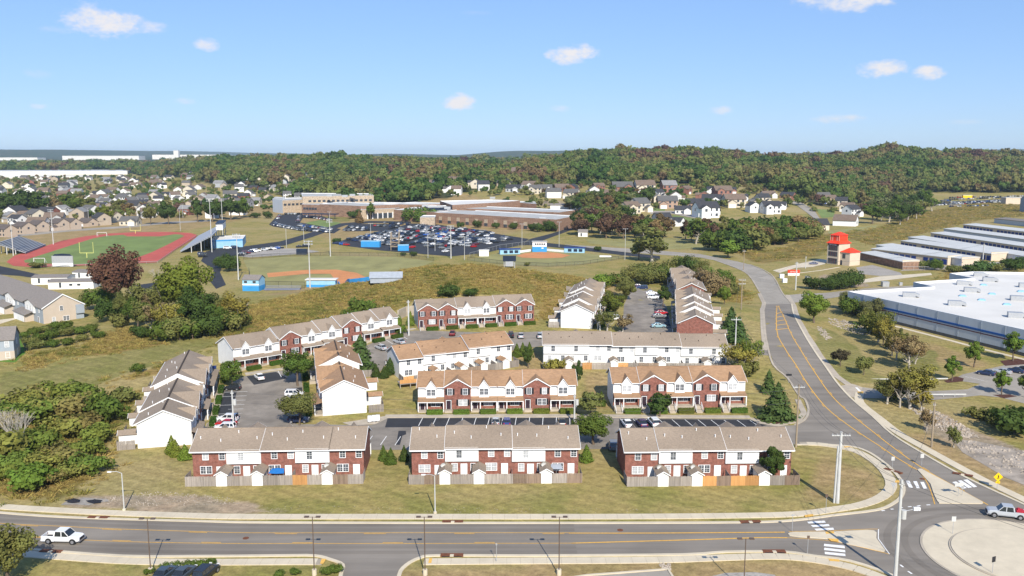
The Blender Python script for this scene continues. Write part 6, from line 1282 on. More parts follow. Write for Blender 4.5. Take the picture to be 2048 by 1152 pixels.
# chain link fences: posts, rails and thin mesh
def link_mat():
    m = bpy.data.materials.new('chain_link'); m.use_nodes = True; nt = m.node_tree; N = nt.nodes; L = nt.links
    b = N['Principled BSDF']; b.inputs['Base Color'].default_value = (.08, .08, .08, 1); t = N.new('ShaderNodeBsdfTransparent'); mx = N.new('ShaderNodeMixShader'); mx.inputs[0].default_value = .22
    L.new(t.outputs[0], mx.inputs[1]); L.new(b.outputs[0], mx.inputs[2]); L.new(mx.outputs[0], N['Material Output'].inputs[0]); return m
M['link'] = link_mat()
def chain(line, ht, lab, m='black', step=6):
    r = thing('chain_link_fence', lab, 'fence'); L_ = resample(line, step)
    pm = MB().tube((0, 0, 0), (0, 0, ht), .05, .05, 5).mesh('post', M[m])
    b = MB(); rl = MB()
    for a, c in zip(L_[:-1], L_[1:]):
        za, zc = h(*a), h(*c); b.poly([(a[0], a[1], za), (c[0], c[1], zc), (c[0], c[1], zc + ht), (a[0], a[1], za + ht)]); rl.tube((a[0], a[1], za + ht), (c[0], c[1], zc + ht), .07, .07, 5)
    b.build('mesh', M['link'], r); rl.build('rail', M[m], r)
    for a in L_: put('post', pm, r, (a[0], a[1], h(*a)))
chain([(-22.4,436.2),(0.2,416.0),(17.1,410.2),(34.3,417.9),(58.0,444.9)], 1.8, 'dark fence curving round the softball outfield'); chain([(-136.4,440.5),(-121.1,452.8),(-95.9,458.5),(-59.9,453.9),(-39.1,434.1)], 1.8, 'dark fence along the baseball outfield'); chain([(-118.2,388.8),(-110.2,363.4),(-98.5,344.8),(-81.9,341.2)], 2.6, 'tall backstop fence of the baseball field')
chain([(-226.3,406.5),(-208.0,410.2),(-182.7,419.9),(-173.2,423.8),(-187.0,483.2),(-205.5,568.6)], 1.2, 'low fence round the near side of the running track', 'galv'); chain([(-21.8,449.4),(-6.8,491.1),(10.6,513.6)], 2.4, 'tall fence between the school lot and softball field', 'galv')
chain([(179.4,397.4),(194.3,397.4),(220.7,408.4),(253.4,423.8)], 1.8, 'chain link fence in front of the storage units', 'galv', 5)
# plants near the school
for k, p in enumerate(((-37.3,636.7,4.0), (-24.8,636.7,5.5), (-11.6,632.2,4.7), (1.1,623.5,5.4), (13.7,610.9,4.9), (18.7,602.8,5.9), (26.5,606.8,7.3))): tree(p, 'bush', DKG, ('first', 'second', 'third', 'fourth', 'fifth', 'sixth', 'seventh')[k] + ' round shrub from the left along the long school wall', .85)
tree((-126.5,716.8,10.7), 'egg', DKG, 'dark tree left of the school entrance', .9); tree((-117.0,721.8,14.1), 'egg', GRN, 'taller dark tree at the school entrance', .9); tree((-119.7,684.8,10.2), 'cone', BRN, 'brown conifer in front of the school entrance', 1.1); tree((-133.9,733.0,6.7), 'bush', DKG, 'small dark shrub by the school canopy')
tree((-77.7,705.9,10.5), 'bush', GRN, 'left half of the wide hedge against the school', 1.2); tree((-68.5,695.3,9.6), 'bush', GRN, 'right half of the wide hedge against the school', 1.2)
tree((-6.0,806.0,11.1), 'round', DKG, 'dark tree behind the gym, left of two', 1.1); tree((14.7,802.2,9.2), 'round', DKG, 'dark tree behind the gym, right of two', 1.3); tree((-130.9,878.2,14.1), 'round', (.16, .075, .035), 'orange brown tree beside the tall school block', 1.1)
tree((-128.9,393.9,7.8), 'bush', DKG, 'dark bush by the baseball press box drive', .8); tree((-135.7,406.5,6.2), 'bush', DKG, 'smaller dark bush beside the school drive', .9); tree((-51.3,453.9,2.6), 'bush', DKG, 'small round bush behind the baseball outfield, right of two'); tree((-57.3,456.2,2.1), 'bush', DKG, 'small round bush behind the baseball outfield, left of two'); tree((-105.2,522.5,3.6), 'bush', DKG, 'dark bush at the corner of the big lot'); tree((-218.0,740.7,4.3), 'bush', DKG, 'small dark bush on the slope left of the school', 1.4); tree((-205.7,734.7,5.9), 'bush', DKG, 'dark bush near the grey end of the school')
tree((64.0,438.4,10.7), 'round', OLV, 'olive tree by the street end, left of two', 1.0); tree((69.5,429.9,16.0), 'open', OLV, 'half bare tree by the street end, right of two', 1.2); tree((111.1,447.1,9.3), 'round', LTG, 'bright green trees at the street bend', 1.5); tree((47.6,480.6,2.8), 'bush', DKG, 'small bush behind the softball outfield'); tree((7.4,414.0,1.9), 'bush', OLV, 'tiny bush on the far side of the mound')
for k, (p, kd, c, w) in enumerate((((-317.1,679.7,14.1), 'round', (.13, .145, .025), 1.1), ((-277.5,669.6,15.4), 'round', OLV, .9), ((-263.7,669.6,17.7), 'round', DKG, .9), ((-250.2,695.3,19.2), 'egg', DKG, 1.0), ((-238.7,695.3,17.6), 'round', DKG, 1.1), ((-230.9,717.3,18.9), 'round', DKG, 1.2), ((-230.7,740.7,17.0), 'round', GRN, 1.0), ((-243.8,728.8,15.1), 'round', GRN, 1.2), ((-327.5,746.7,12.9), 'round', BRN, 1.1), ((-349.4,778.7,14.3), 'round', OLV, 1.2), ((-382.7,792.3,15.4), 'round', OLV, 1.2), ((-412.4,806.3,17.6), 'round', GRN, 1.3), ((-414.4,792.3,15.4), 'round', TAN, .9), ((-425.2,778.7,21.4), 'round', DKG, 1.3), ((-429.1,765.6,22.0), 'round', DKG, 1.2), ((-449.7,778.7,20.5), 'round', DKG, 1.4), ((-460.8,778.7,20.5), 'round', DKG, 1.3), ((-394.0,792.3,16.4), 'round', GRN, 1.2))):
    tree(p, kd, c, ('yellow green tree standing alone on the slope above the track', 'brownish tree left of the dark pair beyond the track', 'dark tree beside the brownish one beyond the track', 'dark tree leftmost of the group left of the school slope', 'dark round tree in the group left of the school slope', 'largest dark tree of the group left of the school slope', 'green tree behind the largest dark tree', 'green tree behind the dark round tree', 'brown tree behind the lane', 'olive tree behind the lane', 'olive tree right of the tan houses', 'green tree behind the tan houses', 'greyish tree behind the tan houses', 'dark tree behind the tan houses, right of three', 'dark tree behind the tan houses, middle of three', 'dark tree behind the tan houses, left of three', 'dark tree cut by the left edge', 'green tree behind the small tan house')[k], w)

# ------------------------------------------------------------------ right side: warehouse, storage units, tower
WHS = thing('warehouse', 'large grey warehouse with white roof and blue stripe at the right edge', 'warehouse')
wpts = [(152, 170), (113, 290), (147, 301), (145, 312), (172, 322), (170, 336), (182, 341), (270, 330), (300, 170)]
outline_block(WHS, wpts, 0, 7.0, 'wall_grey', 'roof_white', par=.7)
d_ = Vector((113 - 152, 290 - 170)); rzw = math.atan2(d_.y, d_.x)
MB().box(0, d_.length, 0, .12, 3.9, 4.5).build('blue_stripe', M['stripe_blue'], WHS, (152, 170, 0), rzw); MB().box(0, d_.length, 0, .10, 3.25, 3.5).build('red_stripe', mat('maroon_stripe', (.10, .02, .03), .5), WHS, (152, 170, 0), rzw); MB().box(0, d_.length, 0, .08, -.3, .9).build('base_band', mat('dark_band', (.09, .095, .10), .7), WHS, (152, 170, 0), rzw)
for k in range(16): MB().box(-.06, .06, 0, .09, .9, 6.9).build('panel_joint', mat('joint_grey', (.24, .28, .33), .6) if k == 0 else bpy.data.materials['joint_grey'], WHS, (152 + d_.x * k / 16, 170 + d_.y * k / 16, 0), rzw)
unit = MB(); unit.box(-1.9, 1.9, -1.2, 1.2, 0, 1.5); unit.slab([(1.9, -1.1, 1.4), (3.1, -1.1, 1.0), (3.1, 1.1, 1.0), (1.9, 1.1, 1.4)], .9); UNIT = unit.mesh('roof_unit', M['galv'])
for k, (x, y) in enumerate(((130.3,282.8), (137.0,266.2), (155.9,293.4), (175.8,318.7), (179.5,332.2), (161.7,275.7), (144.1,245.9), (161.7,309.8), (180.6,303.8), (160.0,261.7))): put('roof_unit', UNIT, WHS, (x, y, 6.3), -.35)
dome = MB().box(-1.1, 1.1, -.8, .8, 0, .25).box(-.8, .8, -.55, .55, .25, .5).mesh('skylight', M['blue_pale'])
for (x, y) in ((148.4,283.8), (150.4,275.7), (160.4,288.0), (153.7,267.2), (173.2,293.4), (168.6,308.6)): put('skylight', dome, WHS, (x, y, 6.3), -.35)
for p, l in (([(118.2,265.1),(123.2,249.2),(127.9,233.2),(132.9,218.5)], 'pale concrete edge walk along the warehouse wall'),): tag(structure(ribbon('path', p, 1.6, .06, M['concrete'], None, .15)), l)
# warehouse drive and lot
tag(structure(sheet('driveway', [(77.9,190.4),(82.1,189.1),(91.9,188.6),(102.6,190.9),(108.0,195.7),(103.4,199.3),(108.4,204.5),(120.1,211.6),(133.5,219.6),(127.5,199.3),(110.3,171.3),(109.4,178.5),(106.3,184.3),(102.8,185.9),(89.7,181.5),(79.3,182.3),(73.5,182.4)], .04, M['asphalt_pale'])), 'pale asphalt driveway and lot of the warehouse')
for k in range(6):
    a = lerp((107.7,203.1), (131.0,215.3), k / 5); ribbon('stall_line', [a, (a[0] + 2.6, a[1] - 4.6)], .12, .056, M['white_paint'], bpy.data.objects['driveway'])
ribbon('stop_bar', [(77.1,189.9),(76.8,186.4)], .5, .056, M['white_paint'], bpy.data.objects['driveway'])
for q, l in (([(100.9,198.3),(105.9,202.6),(106.8,200.7),(105.1,197.9),(100.8,196.5)], 'dark red mulch bed under the young maple by the guardrail'), ([(105.7,186.3),(109.6,186.7),(110.5,185.1),(106.7,183.5)], 'dark red mulch bed on the parking island'), ([(125.2,218.5),(133.3,221.9),(131.0,215.3),(123.5,213.1)], 'dark red mulch bed by the warehouse wall'), ([(51.1,168.4),(54.0,170.0),(55.6,167.8),(54.4,164.9),(52.0,164.6)], 'dark red mulch bed under the large corner pine')): tag(structure(sheet('mulch_bed', q, .05, M['mulch'])), l)
def guardrail(p, q, lab, n):
    r = thing('guardrail', lab, 'guardrail'); d = Vector((q[0] - p[0], q[1] - p[1])); rz = math.atan2(d.y, d.x)
    for k in range(n):
        f = k / n; b = MB().extr([(-.06, .45), (.02, .5), (-.06, .6), (.02, .7), (-.06, .78), (-.12, .6)], 'x', 0, d.length / n - .05); b.build('rail', M['pole_pale'], r, (p[0] + d.x * f, p[1] + d.y * f, 0), rz); MB().box(-.08, .08, -.05, .1, -.1, .72).build('post', M['galv'], r, (p[0] + d.x * f, p[1] + d.y * f, 0), rz)
guardrail((83.2,197.6), (101.8,198.3), 'upper steel guardrail along the warehouse driveway', 8); guardrail((89.1,184.5), (99.0,184.6), 'lower steel guardrail along the warehouse driveway', 4)
# storage units
DOORB = MB().box(-1.3, 1.3, -.08, .06, 0, 2.5).mesh('roll_door', M['blue_dark'])
for k, (a, b, wl, lab) in enumerate((((176.6,440.5), (180.9,401.0), 'brick_tan', 'nearest storage building with plain brown back wall'), ((189.8,458.5), (210.1,417.9), 'd', 'second storage building with blue roll doors'), ((200.5,478.1), (213.9,412.1), 'g', 'third storage building with plain grey wall'), ((224.5,502.1), (239.9,434.1), 'd', 'fourth storage building with blue roll doors'), ((239.4,525.6), (250.5,423.8), 'g', 'fifth storage building with plain grey wall'),
        ((266.8,554.7), (280.0,447.1), 'd', 'sixth storage building with blue roll doors and brown boxes'), ((290.9,587.1), (306.8,473.0), 'g', 'seventh storage building with plain grey wall'), ((322.7,623.5), (339.6,510.7), 'd', 'eighth storage building with blue roll doors'), ((378.3,684.8), (391.4,579.6), 'g', 'farthest storage building with brown roof'))):
    r = thing('storage_building', lab, 'storage building', (0, 0, 0), 0, 'rows of storage units'); A = Vector(a); B = Vector(b); d = (B - A); n = Vector((-d.y, d.x)).normalized(); dep = 9.5 if k else 8
    pts = [tuple(A), tuple(B), tuple(B + n * dep), tuple(A + n * dep)]
    hh = 3.7
    bmb = MB()
    for i in range(4):
        p, q = pts[i], pts[(i + 1) % 4]; bmb.poly([(*p, -.4), (*q, -.4), (*q, hh), (*p, hh)], (1 if wl == 'g' else 0) if i == 0 else 0)
    bmb.build('wall', [M['stucco'] if wl != 'brick_tan' else M['brick_tan'], M['wall_grey']], r)
    rb = MB(); e = 1.0; u = d.normalized(); P = [A - u * .2 - n * .4, B + u * .2 - n * .4, B + u * .2 + n * (dep + .2), A - u * .2 + n * (dep + .2)]
    rb.slab([(P[0].x, P[0].y, hh), (P[1].x, P[1].y, hh), (P[2].x, P[2].y, hh + .7), (P[3].x, P[3].y, hh + .7)], .3); rb.build('roof', M['roof_metal'] if k < 8 else M['shingle_grey'], r)
    if wl == 'd':
        nd = int(d.length / 3.4)
        for j in range(nd):
            t = (j + .5) / nd
            if (j * 7 + k) % 13 == 5: continue
            p = A + d * t - n * .05; put('roll_door', DOORB, r, (p.x, p.y, 0), math.atan2(d.y, d.x))
    MB().box(-.2, dep + .2, -.06, .1, hh - .2, hh + .75).build('end_trim', M['stucco'], r, (B.x, B.y, 0), math.atan2(n.y, n.x))
tag(structure(sheet('concrete_yard', [(177.4,395.7),(182.9,402.8),(209.4,414.0),(239.6,429.9),(267.1,447.1),(252.2,421.8),(221.7,410.2),(195.1,399.2)], .04, M['concrete_old'])), 'concrete apron in front of the storage units')
TW = thing('storage_office_tower', 'pale office tower with bright red roofs and red lantern top', 'tower', (0, 0, 0))
A, B = Vector((153.9,423.8)), Vector((157.3,417.9)); d = (B - A).normalized(); n = Vector((-d.y, d.x)); W = (B - A).length; rz = math.atan2(d.y, d.x); TW.location = (A.x, A.y, 0); TW.rotation_euler = (0, 0, rz)
ht = 10.2; D2 = W * 1.15
MB().box(0, W, 0, D2, -.3, ht).build('wall', M['stucco'], TW); 
def hip(b, x0, x1, y0, y1, z0, z1, inset):
    p = [(x0, y0, z0), (x1, y0, z0), (x1, y1, z0), (x0, y1, z0)]; q = [(x0 + inset, y0 + inset, z1), (x1 - inset, y0 + inset, z1), (x1 - inset, y1 - inset, z1), (x0 + inset, y1 - inset, z1)]
    for i in range(4): j = (i + 1) % 4; b.poly([p[i], p[j], q[j], q[i]])
    b.poly(q); b.poly(p[::-1]); return b
hip(MB(), -.6, W + .6, -.6, D2 + .6, ht, ht + 1.5, 1.7).build('lower_roof', M['red_metal'], TW)
MB().box(.9, W - .9, .9, D2 - .9, ht + 1.2, ht + 3.9).build('lantern', M['red_metal'], TW); hip(MB(), .5, W - .5, .5, D2 - .5, ht + 3.9, ht + 5.4, W / 2 - .6).build('lantern_roof', M['red_metal'], TW)
for x in (.9, 2.1, W - 2.1, W - .9): MB().box(x - .09, x + .09, .8, .9, ht + 1.2, ht + 3.9).build('lantern_post', M['stucco'], TW)
dr = mat('dark_red_frame', (.12, .02, .03), .5)
for z0, z1, m in ((.5, 3.0, 'glass'), (4.0, 6.2, 'glass'), (6.8, 9.1, 'glass')):
    w_ = MB().box(.75, W - .75, -.12, .05, z0, z1).build('window', M[m], TW)
    for x in (W * .3, W * .5, W * .7): MB().box(x - .1, x + .1, -.16, 0, z0, z1).build('mullion', dr, w_)
MB().box(.1, W - .1, -.1, .05, 9.2, 10.1).build('sign_band', dr, TW)
for p, l in (((-36.6,113.5), 'round manhole cover in the centre lane near the brown lamp'), ((15.2,116.1), 'round manhole cover in the far lane'), ((66.8,135.8), 'round manhole cover near the north splitter island')): tag(MB().tube((0, 0, .0), (0, 0, ROADZ + .03), .42, .42, 18).build('manhole_cover', M['rust'], None, (*p, h(*p))), l, 'manhole')
def text(body, size, parent, loc, rot, m, name='lettering'):
    c = bpy.data.curves.new(name, 'FONT'); c.body = body; c.size = size; c.extrude = .02; c.align_x = 'CENTER'; c.materials.append(m); o = bpy.data.objects.new(name, c); COL.objects.link(o); o.parent = parent; o.location = loc; o.rotation_euler = rot; bpy.context.view_layer.update(); me = bpy.data.meshes.new_from_object(o.evaluated_get(bpy.context.evaluated_depsgraph_get())); bpy.data.objects.remove(o); q = put(name, me, parent, loc); q.rotation_euler = rot; return q
text('Self Storage', .92, TW, (W / 2, -.14, 9.35), (rad(90), 0, 0), M['trim'])
AX = MB(); AX.box(W + .02, W + 5.6, 1.2, 8.5, -.3, 6.3); AX.build('annex', M['stucco'], TW); hip(MB(), W - .3, W + 6.0, .8, 8.9, 6.3, 8.3, 3.0).build('annex_roof', M['red_metal'], TW)
MB().box(W + 1.4, W + 3, 1.1, 1.25, 3.4, 5.6).build('window', M['glass'], TW); MB().box(W + .3, W + 1.3, 1.1, 1.25, 0, 2.3).build('door', M['navy'], TW)
tag(structure(sheet('driveway', [(119.7,397.4),(140.9,423.8),(157.3,442.7),(159.5,438.4),(152.4,421.8),(142.4,410.2),(132.9,406.5),(120.5,388.8)], .045, M['concrete'])), 'pale concrete driveway to the red roofed tower')
tag(structure(ribbon('path', [(126.7,387.1),(141.5,397.4),(155.4,410.2)], 1.0, .05, M['concrete'], None, .1)), 'thin concrete path in front of the tower')
sg = thing('monument_sign', 'red over white roadside sign below the tower', 'sign', (*(123.9,380.5), 0), -.05); MB().box(-2.6, 2.6, -.25, .25, 1.1, 2.5).build('upper_panel', M['red_metal'], sg); MB().box(-2.5, 2.5, -.22, .22, 0, 1.1).build('lower_panel', M['trim'], sg); text('Self Storage', .7, sg, (0, -.28, 1.5), (rad(90), 0, 0), M['trim'])
for p, l in (((116.2,372.5), 'small white utility box near the road bend'), ((113.3,359.0), 'low white sign board near the road bend'), ((125.3,366.4), 'grey utility cabinet below the tower')): boxthing('utility_box', l, 'utility box', p, .1, (1.8, 1.2, 1.4), 'trim' if 'white' in l else 'galv', 'galv' if 'white' not in l else 'trim', .05)
boxthing('utility_box', 'grey transformer cabinet beside the warehouse drive', 'utility box', (150.3,347.8), 0, (2.6, 2, 1.7), 'galv', 'galv', .05); boxthing('utility_box', 'small grey cabinet beside the warehouse drive', 'utility box', (157.8,350.5), 0, (1.2, .8, 1.0), 'galv', 'galv', .05)
tag(structure(sheet('driveway', [(104.8,326.0),(109.8,328.4),(120.2,330.9),(140.1,342.4),(163.7,350.5),(162.2,345.0),(139.0,334.6),(132.6,328.4),(115.1,316.7),(104.6,310.0),(100.0,307.8)], .045, M['asphalt_pale'])), 'pale asphalt drive between the tower lot and the warehouse')
# stones
RS = random.Random(9)
def stones(name, poly, n, s0, s1, lab, m='rock'):
    X0, X1 = min(p[0] for p in poly), max(p[0] for p in poly); Y0, Y1 = min(p[1] for p in poly), max(p[1] for p in poly); b = MB(); k = 0
    while k < n:
        x, y = RS.uniform(X0, X1), RS.uniform(Y0, Y1)
        if not inside(poly, np.array([x]), np.array([y]))[0]: continue
        k += 1; s = RS.uniform(s0, s1); z = h(x, y); n0 = len(b.v); a = RS.uniform(0, 6.28)
        for (dx, dy, dz) in ((1, .1, .05), (.2, .8, .0), (-.9, .3, .05), (-.3, -.8, 0), (.1, .1, .75), (.5, -.5, .5)): b.v.append((x + s * (dx * math.cos(a) - dy * math.sin(a)) * RS.uniform(.7, 1.2), y + s * (dx * math.sin(a) + dy * math.cos(a)) * RS.uniform(.7, 1.2), z + s * dz * RS.uniform(.6, 1.1)))
        for f in ((0, 1, 4), (1, 2, 4), (2, 3, 4), (3, 5, 4), (5, 0, 4), (3, 0, 5)): b.f.append(tuple(n0 + i for i in f)); b.m.append(0)
    tag(b.build(name, M[m]), lab, 'stones', kind='stuff')
stones('rubble', [(91.8,258.7),(93.4,256.4),(90.0,240.5),(86.5,235.4),(87.7,243.8)], 120, .15, .5, 'pale stone riprap on the bank beside the road')
stones('rubble', [(101.8,279.3),(106.8,275.1),(108.2,258.8),(104.6,250.0),(100.5,254.5),(99.2,267.3)], 260, .15, .55, 'pale stones in the ditch under the trees by the warehouse')
stones('rubble', [(83.6,178.7),(85.1,176.3),(87.7,172.9),(88.1,164.6),(87.4,157.0),(85.1,156.1),(82.1,161.5),(82.0,171.8)], 420, .15, .5, 'heap of pale broken rock in the ditch east of the road')
stones('rubble', [(-63.4,128.0),(-56.8,130.7),(-44.4,128.6),(-41.1,125.5),(-54.4,124.7),(-61.5,125.5)], 500, .04, .16, 'scattered pale stones on the bare bank above the sidewalk')
stones('rubble', [(-41.0,125.1),(-9.3,124.2),(35.4,123.2),(35.1,122.1),(-9.1,121.9),(-40.1,122.1)], 260, .03, .1, 'scattered small stones along the foot of the lawn')
stones('rubble', [(81.6,155.5),(86.1,154.4),(91.9,148.7),(84.1,135.4),(81.5,141.1),(80.4,148.7)], 250, .12, .5, 'broken slabs in the washed out channel')
stones('rubble', [(19.0,106.0),(20.5,106.0),(20.1,104.2),(18.9,104.2)], 90, .08, .25, 'small rock pile at the near kerb')
for q, l in (((-66.7,126.5,0.0), 'black plastic sheeting on the gravel, left piece'), ((-63.4,126.3,0.0), 'black plastic sheeting on the gravel, right piece')):
    b = MB(); R = random.Random(int(q[0] * 10)); k = 9
    pts = [(1.6 * math.cos(6.283 * i / k) * R.uniform(.5, 1.1), .9 * math.sin(6.283 * i / k) * R.uniform(.5, 1.1), R.uniform(.02, .12)) for i in range(k)]
    for i in range(k): b.poly([pts[i], pts[(i + 1) % k], (0, 0, R.uniform(.25, .5))])
    tag(b.build('plastic_sheet', M['black'], None, (q[0], q[1], .05)), l, 'sheeting')

# ------------------------------------------------------------------ left side
def tan_town(label, A, B, n, D, ht, lab2=None, gar=True):
    A = Vector(A); B = Vector(B); d = (B - A); L = d.length; rz = math.atan2(d.y, d.x); r = thing('townhouse_building', label, 'townhouse', (A.x, A.y, h(A.x, A.y)), rz); w = L / n
    # local: front along x facing -y; gable ends at x=0 and x=L
    k = .62; zr = ht + k * D / 2
    b = MB(); b.box(0, L, 0, D, -.6, ht, 0)
    for xx, s in ((0, -1), (L, 1)):
        pts = [(xx, 0, ht), (xx, D, ht), (xx, D / 2, zr)]; b.poly(pts if s > 0 else pts[::-1], 1)
    b.poly([(L + .01, 0, -.6), (L + .01, D * .8, -.6), (L + .01, D * .8, ht), (L + .01, 0, ht)], 1)
    b.build('wall', [M['siding_blue'], M['siding_tan']], r)
    MB().extr([(-.4, ht - .25), (D / 2, zr), (D + .4, ht - .25), (D + .4, ht - .05), (D / 2, zr + .2), (-.4, ht - .05)], 'x', -.3, L + .3).build('roof', M['shingle_grey'], r)
    t = MB().extr([(-.45, ht - .35), (D / 2, zr - .15), (D + .45, ht - .35), (D + .45, ht), (D / 2, zr + .22), (-.45, ht)], 'x', L + .3, L + .38); t.build('rake_trim', M['trim'], r)
    for i in range(n):
        x = i * w
        MB().box(x + .2, x + w * .55, -2.6, 0, -.6, 2.7).build('garage', M['siding_tan'], r); MB().box(x + .4, x + w * .5, -2.68, -2.5, 0, 2.2).build('garage_door', M['trim'], r)
        MB().slab([(x, -3, 2.6), (x + w * .6, -3, 2.6), (x + w * .6, .02, 3.6), (x, .02, 3.6)], .15).build('garage_roof', M['shingle_grey'], r)
        MB().box(x + w * .25, x + w * .65, -.5, 0, 3, ht + .2).poly([(x + w * .2, -.5, ht + .2), (x + w * .7, -.5, ht + .2), (x + w * .45, -.5, ht + 1.6)]).build('dormer', M['siding'], r)
        g = MB()
        for s in (-1, 1):
            pts = [(x + w * .45, -.8, ht + 1.75), (x + w * .45 + s * w * .3, -.8, ht + .1), (x + w * .45 + s * w * .3, .8, ht + .2), (x + w * .45, 3, ht + 1.75)]; g.slab(pts if s > 0 else pts[::-1], .12)
        g.build('dormer_roof', M['shingle_grey'], r)
        window(r, 'sgl', x + w * .38, -.5, 4.5); window(r, 'sgl', x + w * .52, -.5, 4.5); window(r, 'sgl', x + w * .82, 0, 4.4); door(r, 'd', x + w * .78, -.02, .1)
        MB().box(x + .3, x + w * .52, -12, -2.7, -.3, .06).build('driveway', M['concrete'], r)
    for (y, z, kd) in ((D * .55, 1.5, 'dbl'), (D * .25, 1.5, 'sgl'), (D * .45, 4.8, 'sgl')): window(r, kd, L + .02, y, z, PI / 2)
    MB().box(L - .05, L + .6, D * .8, D + .02, 2.6, ht - .2).build('balcony', M['siding_blue'], r)
    return r
tan_town('tan sided townhouse row with blue grey fronts at the left edge', (-203.6,323.6), (-145.2,265.9), 4, 12, 5.4)
r = boxthing('townhouse_building', 'blue grey townhouse corner cut by the left edge', 'townhouse', (-132.7,219.1), .35, (10, 8, 5.4), 'siding_blue', 'shingle_grey', gable=2.6)
window(r, 'sgl', 3.5, -4.02, 4.2); window(r, 'sgl', 3.5, -4.02, 1.4); window(r, 'sgl', 5.02, 0, 4.2, PI / 2); window(r, 'sgl', 5.02, 0, 1.4, PI / 2); MB().box(-5.05, 5.05, -4.06, 4.06, -.3, 2.4).build('lower_wall', M['siding_tan'], r)
tag(structure(sheet('lawn', [(-155.3,252.2),(-151.0,257.6),(-142.5,247.3),(-127.7,224.1),(-124.6,213.5),(-133.8,216.2)], .03, mat('fresh_lawn', (.09, .19, .02), .95, .15, .5))), 'bright green lawn between the tan townhouses')
ht_ = thing('privacy_fence', 'black fabric fence beside the bright green lawn', 'fence'); ribbon('panel', [(-149.0,257.2),(-138.4,241.0),(-127.7,224.7)], .06, 1.2, M['black'], ht_, 1.3, 2)
for p, dm, rz, lab in (((-174.8,345.0), (17, 8, 2.9), .12, 'white portable classroom nearest the red brown tree'), ((-189.7,357.6), (14, 9, 2.9), .12, 'white portable classroom with grey roof, left of three'), ((-180.2,372.5), (15, 8, 2.9), -.25, 'white portable classroom behind the red brown tree')):
    boxthing('portable_classroom', lab, 'portable', p, rz, dm, 'siding', 'shingle_grey', .2, gable=.7, windows=((-4, 1.6, .8, 2), (0, 1.7, 1.2, .8), (3, 1.7, 1.2, .8)))
tag(structure(sheet('tennis_court', [(-154.1,349.1),(-145.6,363.4),(-130.8,332.0),(-143.1,323.6)], .05, M['asphalt_new'])), 'dark court half hidden behind the creek trees')
# row of tan houses beyond the track
def house_parts(r, w, d, ht, wc, rc, wing=True, detail=True, garage=True, brickw=None):
    k = .62
    def gab(x0, x1, y0, y1, axis, zz, nm):
        b = MB(); b.box(x0, x1, y0, y1, -.6, zz); rb = MB()
        if axis == 'x':
            m = (y0 + y1) / 2; g = (y1 - y0) / 2 * k
            for xx, s in ((x0, -1), (x1, 1)): pts = [(xx, y0, zz), (xx, y1, zz), (xx, m, zz + g)]; b.poly(pts if s > 0 else pts[::-1])
            rb.extr([(y0 - .4, zz - .28), (m, zz + g - .02), (y1 + .4, zz - .28), (y1 + .4, zz), (m, zz + g + .22), (y0 - .4, zz)], 'x', x0 - .3, x1 + .3)
        else:
            m = (x0 + x1) / 2; g = (x1 - x0) / 2 * k
            for yy, s in ((y0, -1), (y1, 1)): pts = [(x0, yy, zz), (x1, yy, zz), (m, yy, zz + g)]; b.poly(pts if s < 0 else pts[::-1])
            rb.extr([(x0 - .4, zz - .28), (m, zz + g - .02), (x1 + .4, zz - .28), (x1 + .4, zz), (m, zz + g + .22), (x0 - .4, zz)], 'y', y0 - .3, y1)
        return b, rb
    b1, r1 = gab(-w / 2, w / 2, 0, d, 'x', ht, 'wall'); mats_w, mats_r = M['plain'], M['plain_roof']
    return b1, r1, gab
HOUSES = []
for (w, d, ht, ww, side, ghh) in ((11, 8.5, 5.2, 4.6, -1, 5.0), (12, 9, 3.2, 5, 1, 3.2), (9.5, 9, 5.4, 4, 1, 3.0), (13, 9.5, 5.2, 5.4, -1, 3.2)):
    b1, r1, gab = house_parts(None, w, d, ht, None, None); x0 = -w / 2 + .4 if side < 0 else w / 2 - .4 - ww
    b2, r2 = gab(x0, x0 + ww, -3, d * .4, 'y', ghh, 'wing')
    HOUSES.append(dict(wall=b1.mesh('wall', M['plain']), roof=r1.mesh('roof', M['plain_roof']), wing=b2.mesh('wing', M['plain']), wroof=r2.mesh('wing_roof', M['plain_roof']), wx=x0 + ww / 2, w=w, d=d, ht=ht, gh=ghh, ww=ww, side=side,
        gar=MB().box(-ww * .38, ww * .38, -3.1, -2.9, 0, 2.2).mesh('garage_door', M['trim'])))
HW = MB().box(-.65, .65, -.07, .07, -.7, .7).mesh('window', M['glass'])
def house(p, rz, v, wc, rc, label, group, s=1.0, wins=True, dark_gar=False):
    q = HOUSES[v]; r = thing('house', label, 'house', (p[0], p[1], h(*p)), rz, group); r.scale = (s, s, s)
    o = put('wall', q['wall'], r); o.color = (*wc, 1); o = put('roof', q['roof'], r); o.color = (*rc, 1); o = put('wing', q['wing'], r); o.color = (*wc, 1); g = put('wing_roof', q['wroof'], r); g.color = (*rc, 1)
    put('garage_door', q['gar'], r, (q['wx'], 0, 0))
    if wins:
        fx = -q['side'] * q['w'] * .22
        for dx in (-1.6, 1.6): put('window', HW, r, (fx + dx, -.02, 1.6))
        if q['ht'] > 4:
            for dx in (-1.6, 1.6): put('window', HW, r, (fx + dx, -.02, 4.1))
        if q['gh'] > 4: put('window', HW, r, (q['wx'], -3.02, 4.0))
        for s_ in (-1, 1): put('window', HW, r, (s_ * (q['w'] / 2 + .02), q['d'] * .5, q['ht'] - 1.3), PI / 2)
    return r
TB = (.45, .36, .28); RG = (.115, .095, .085)
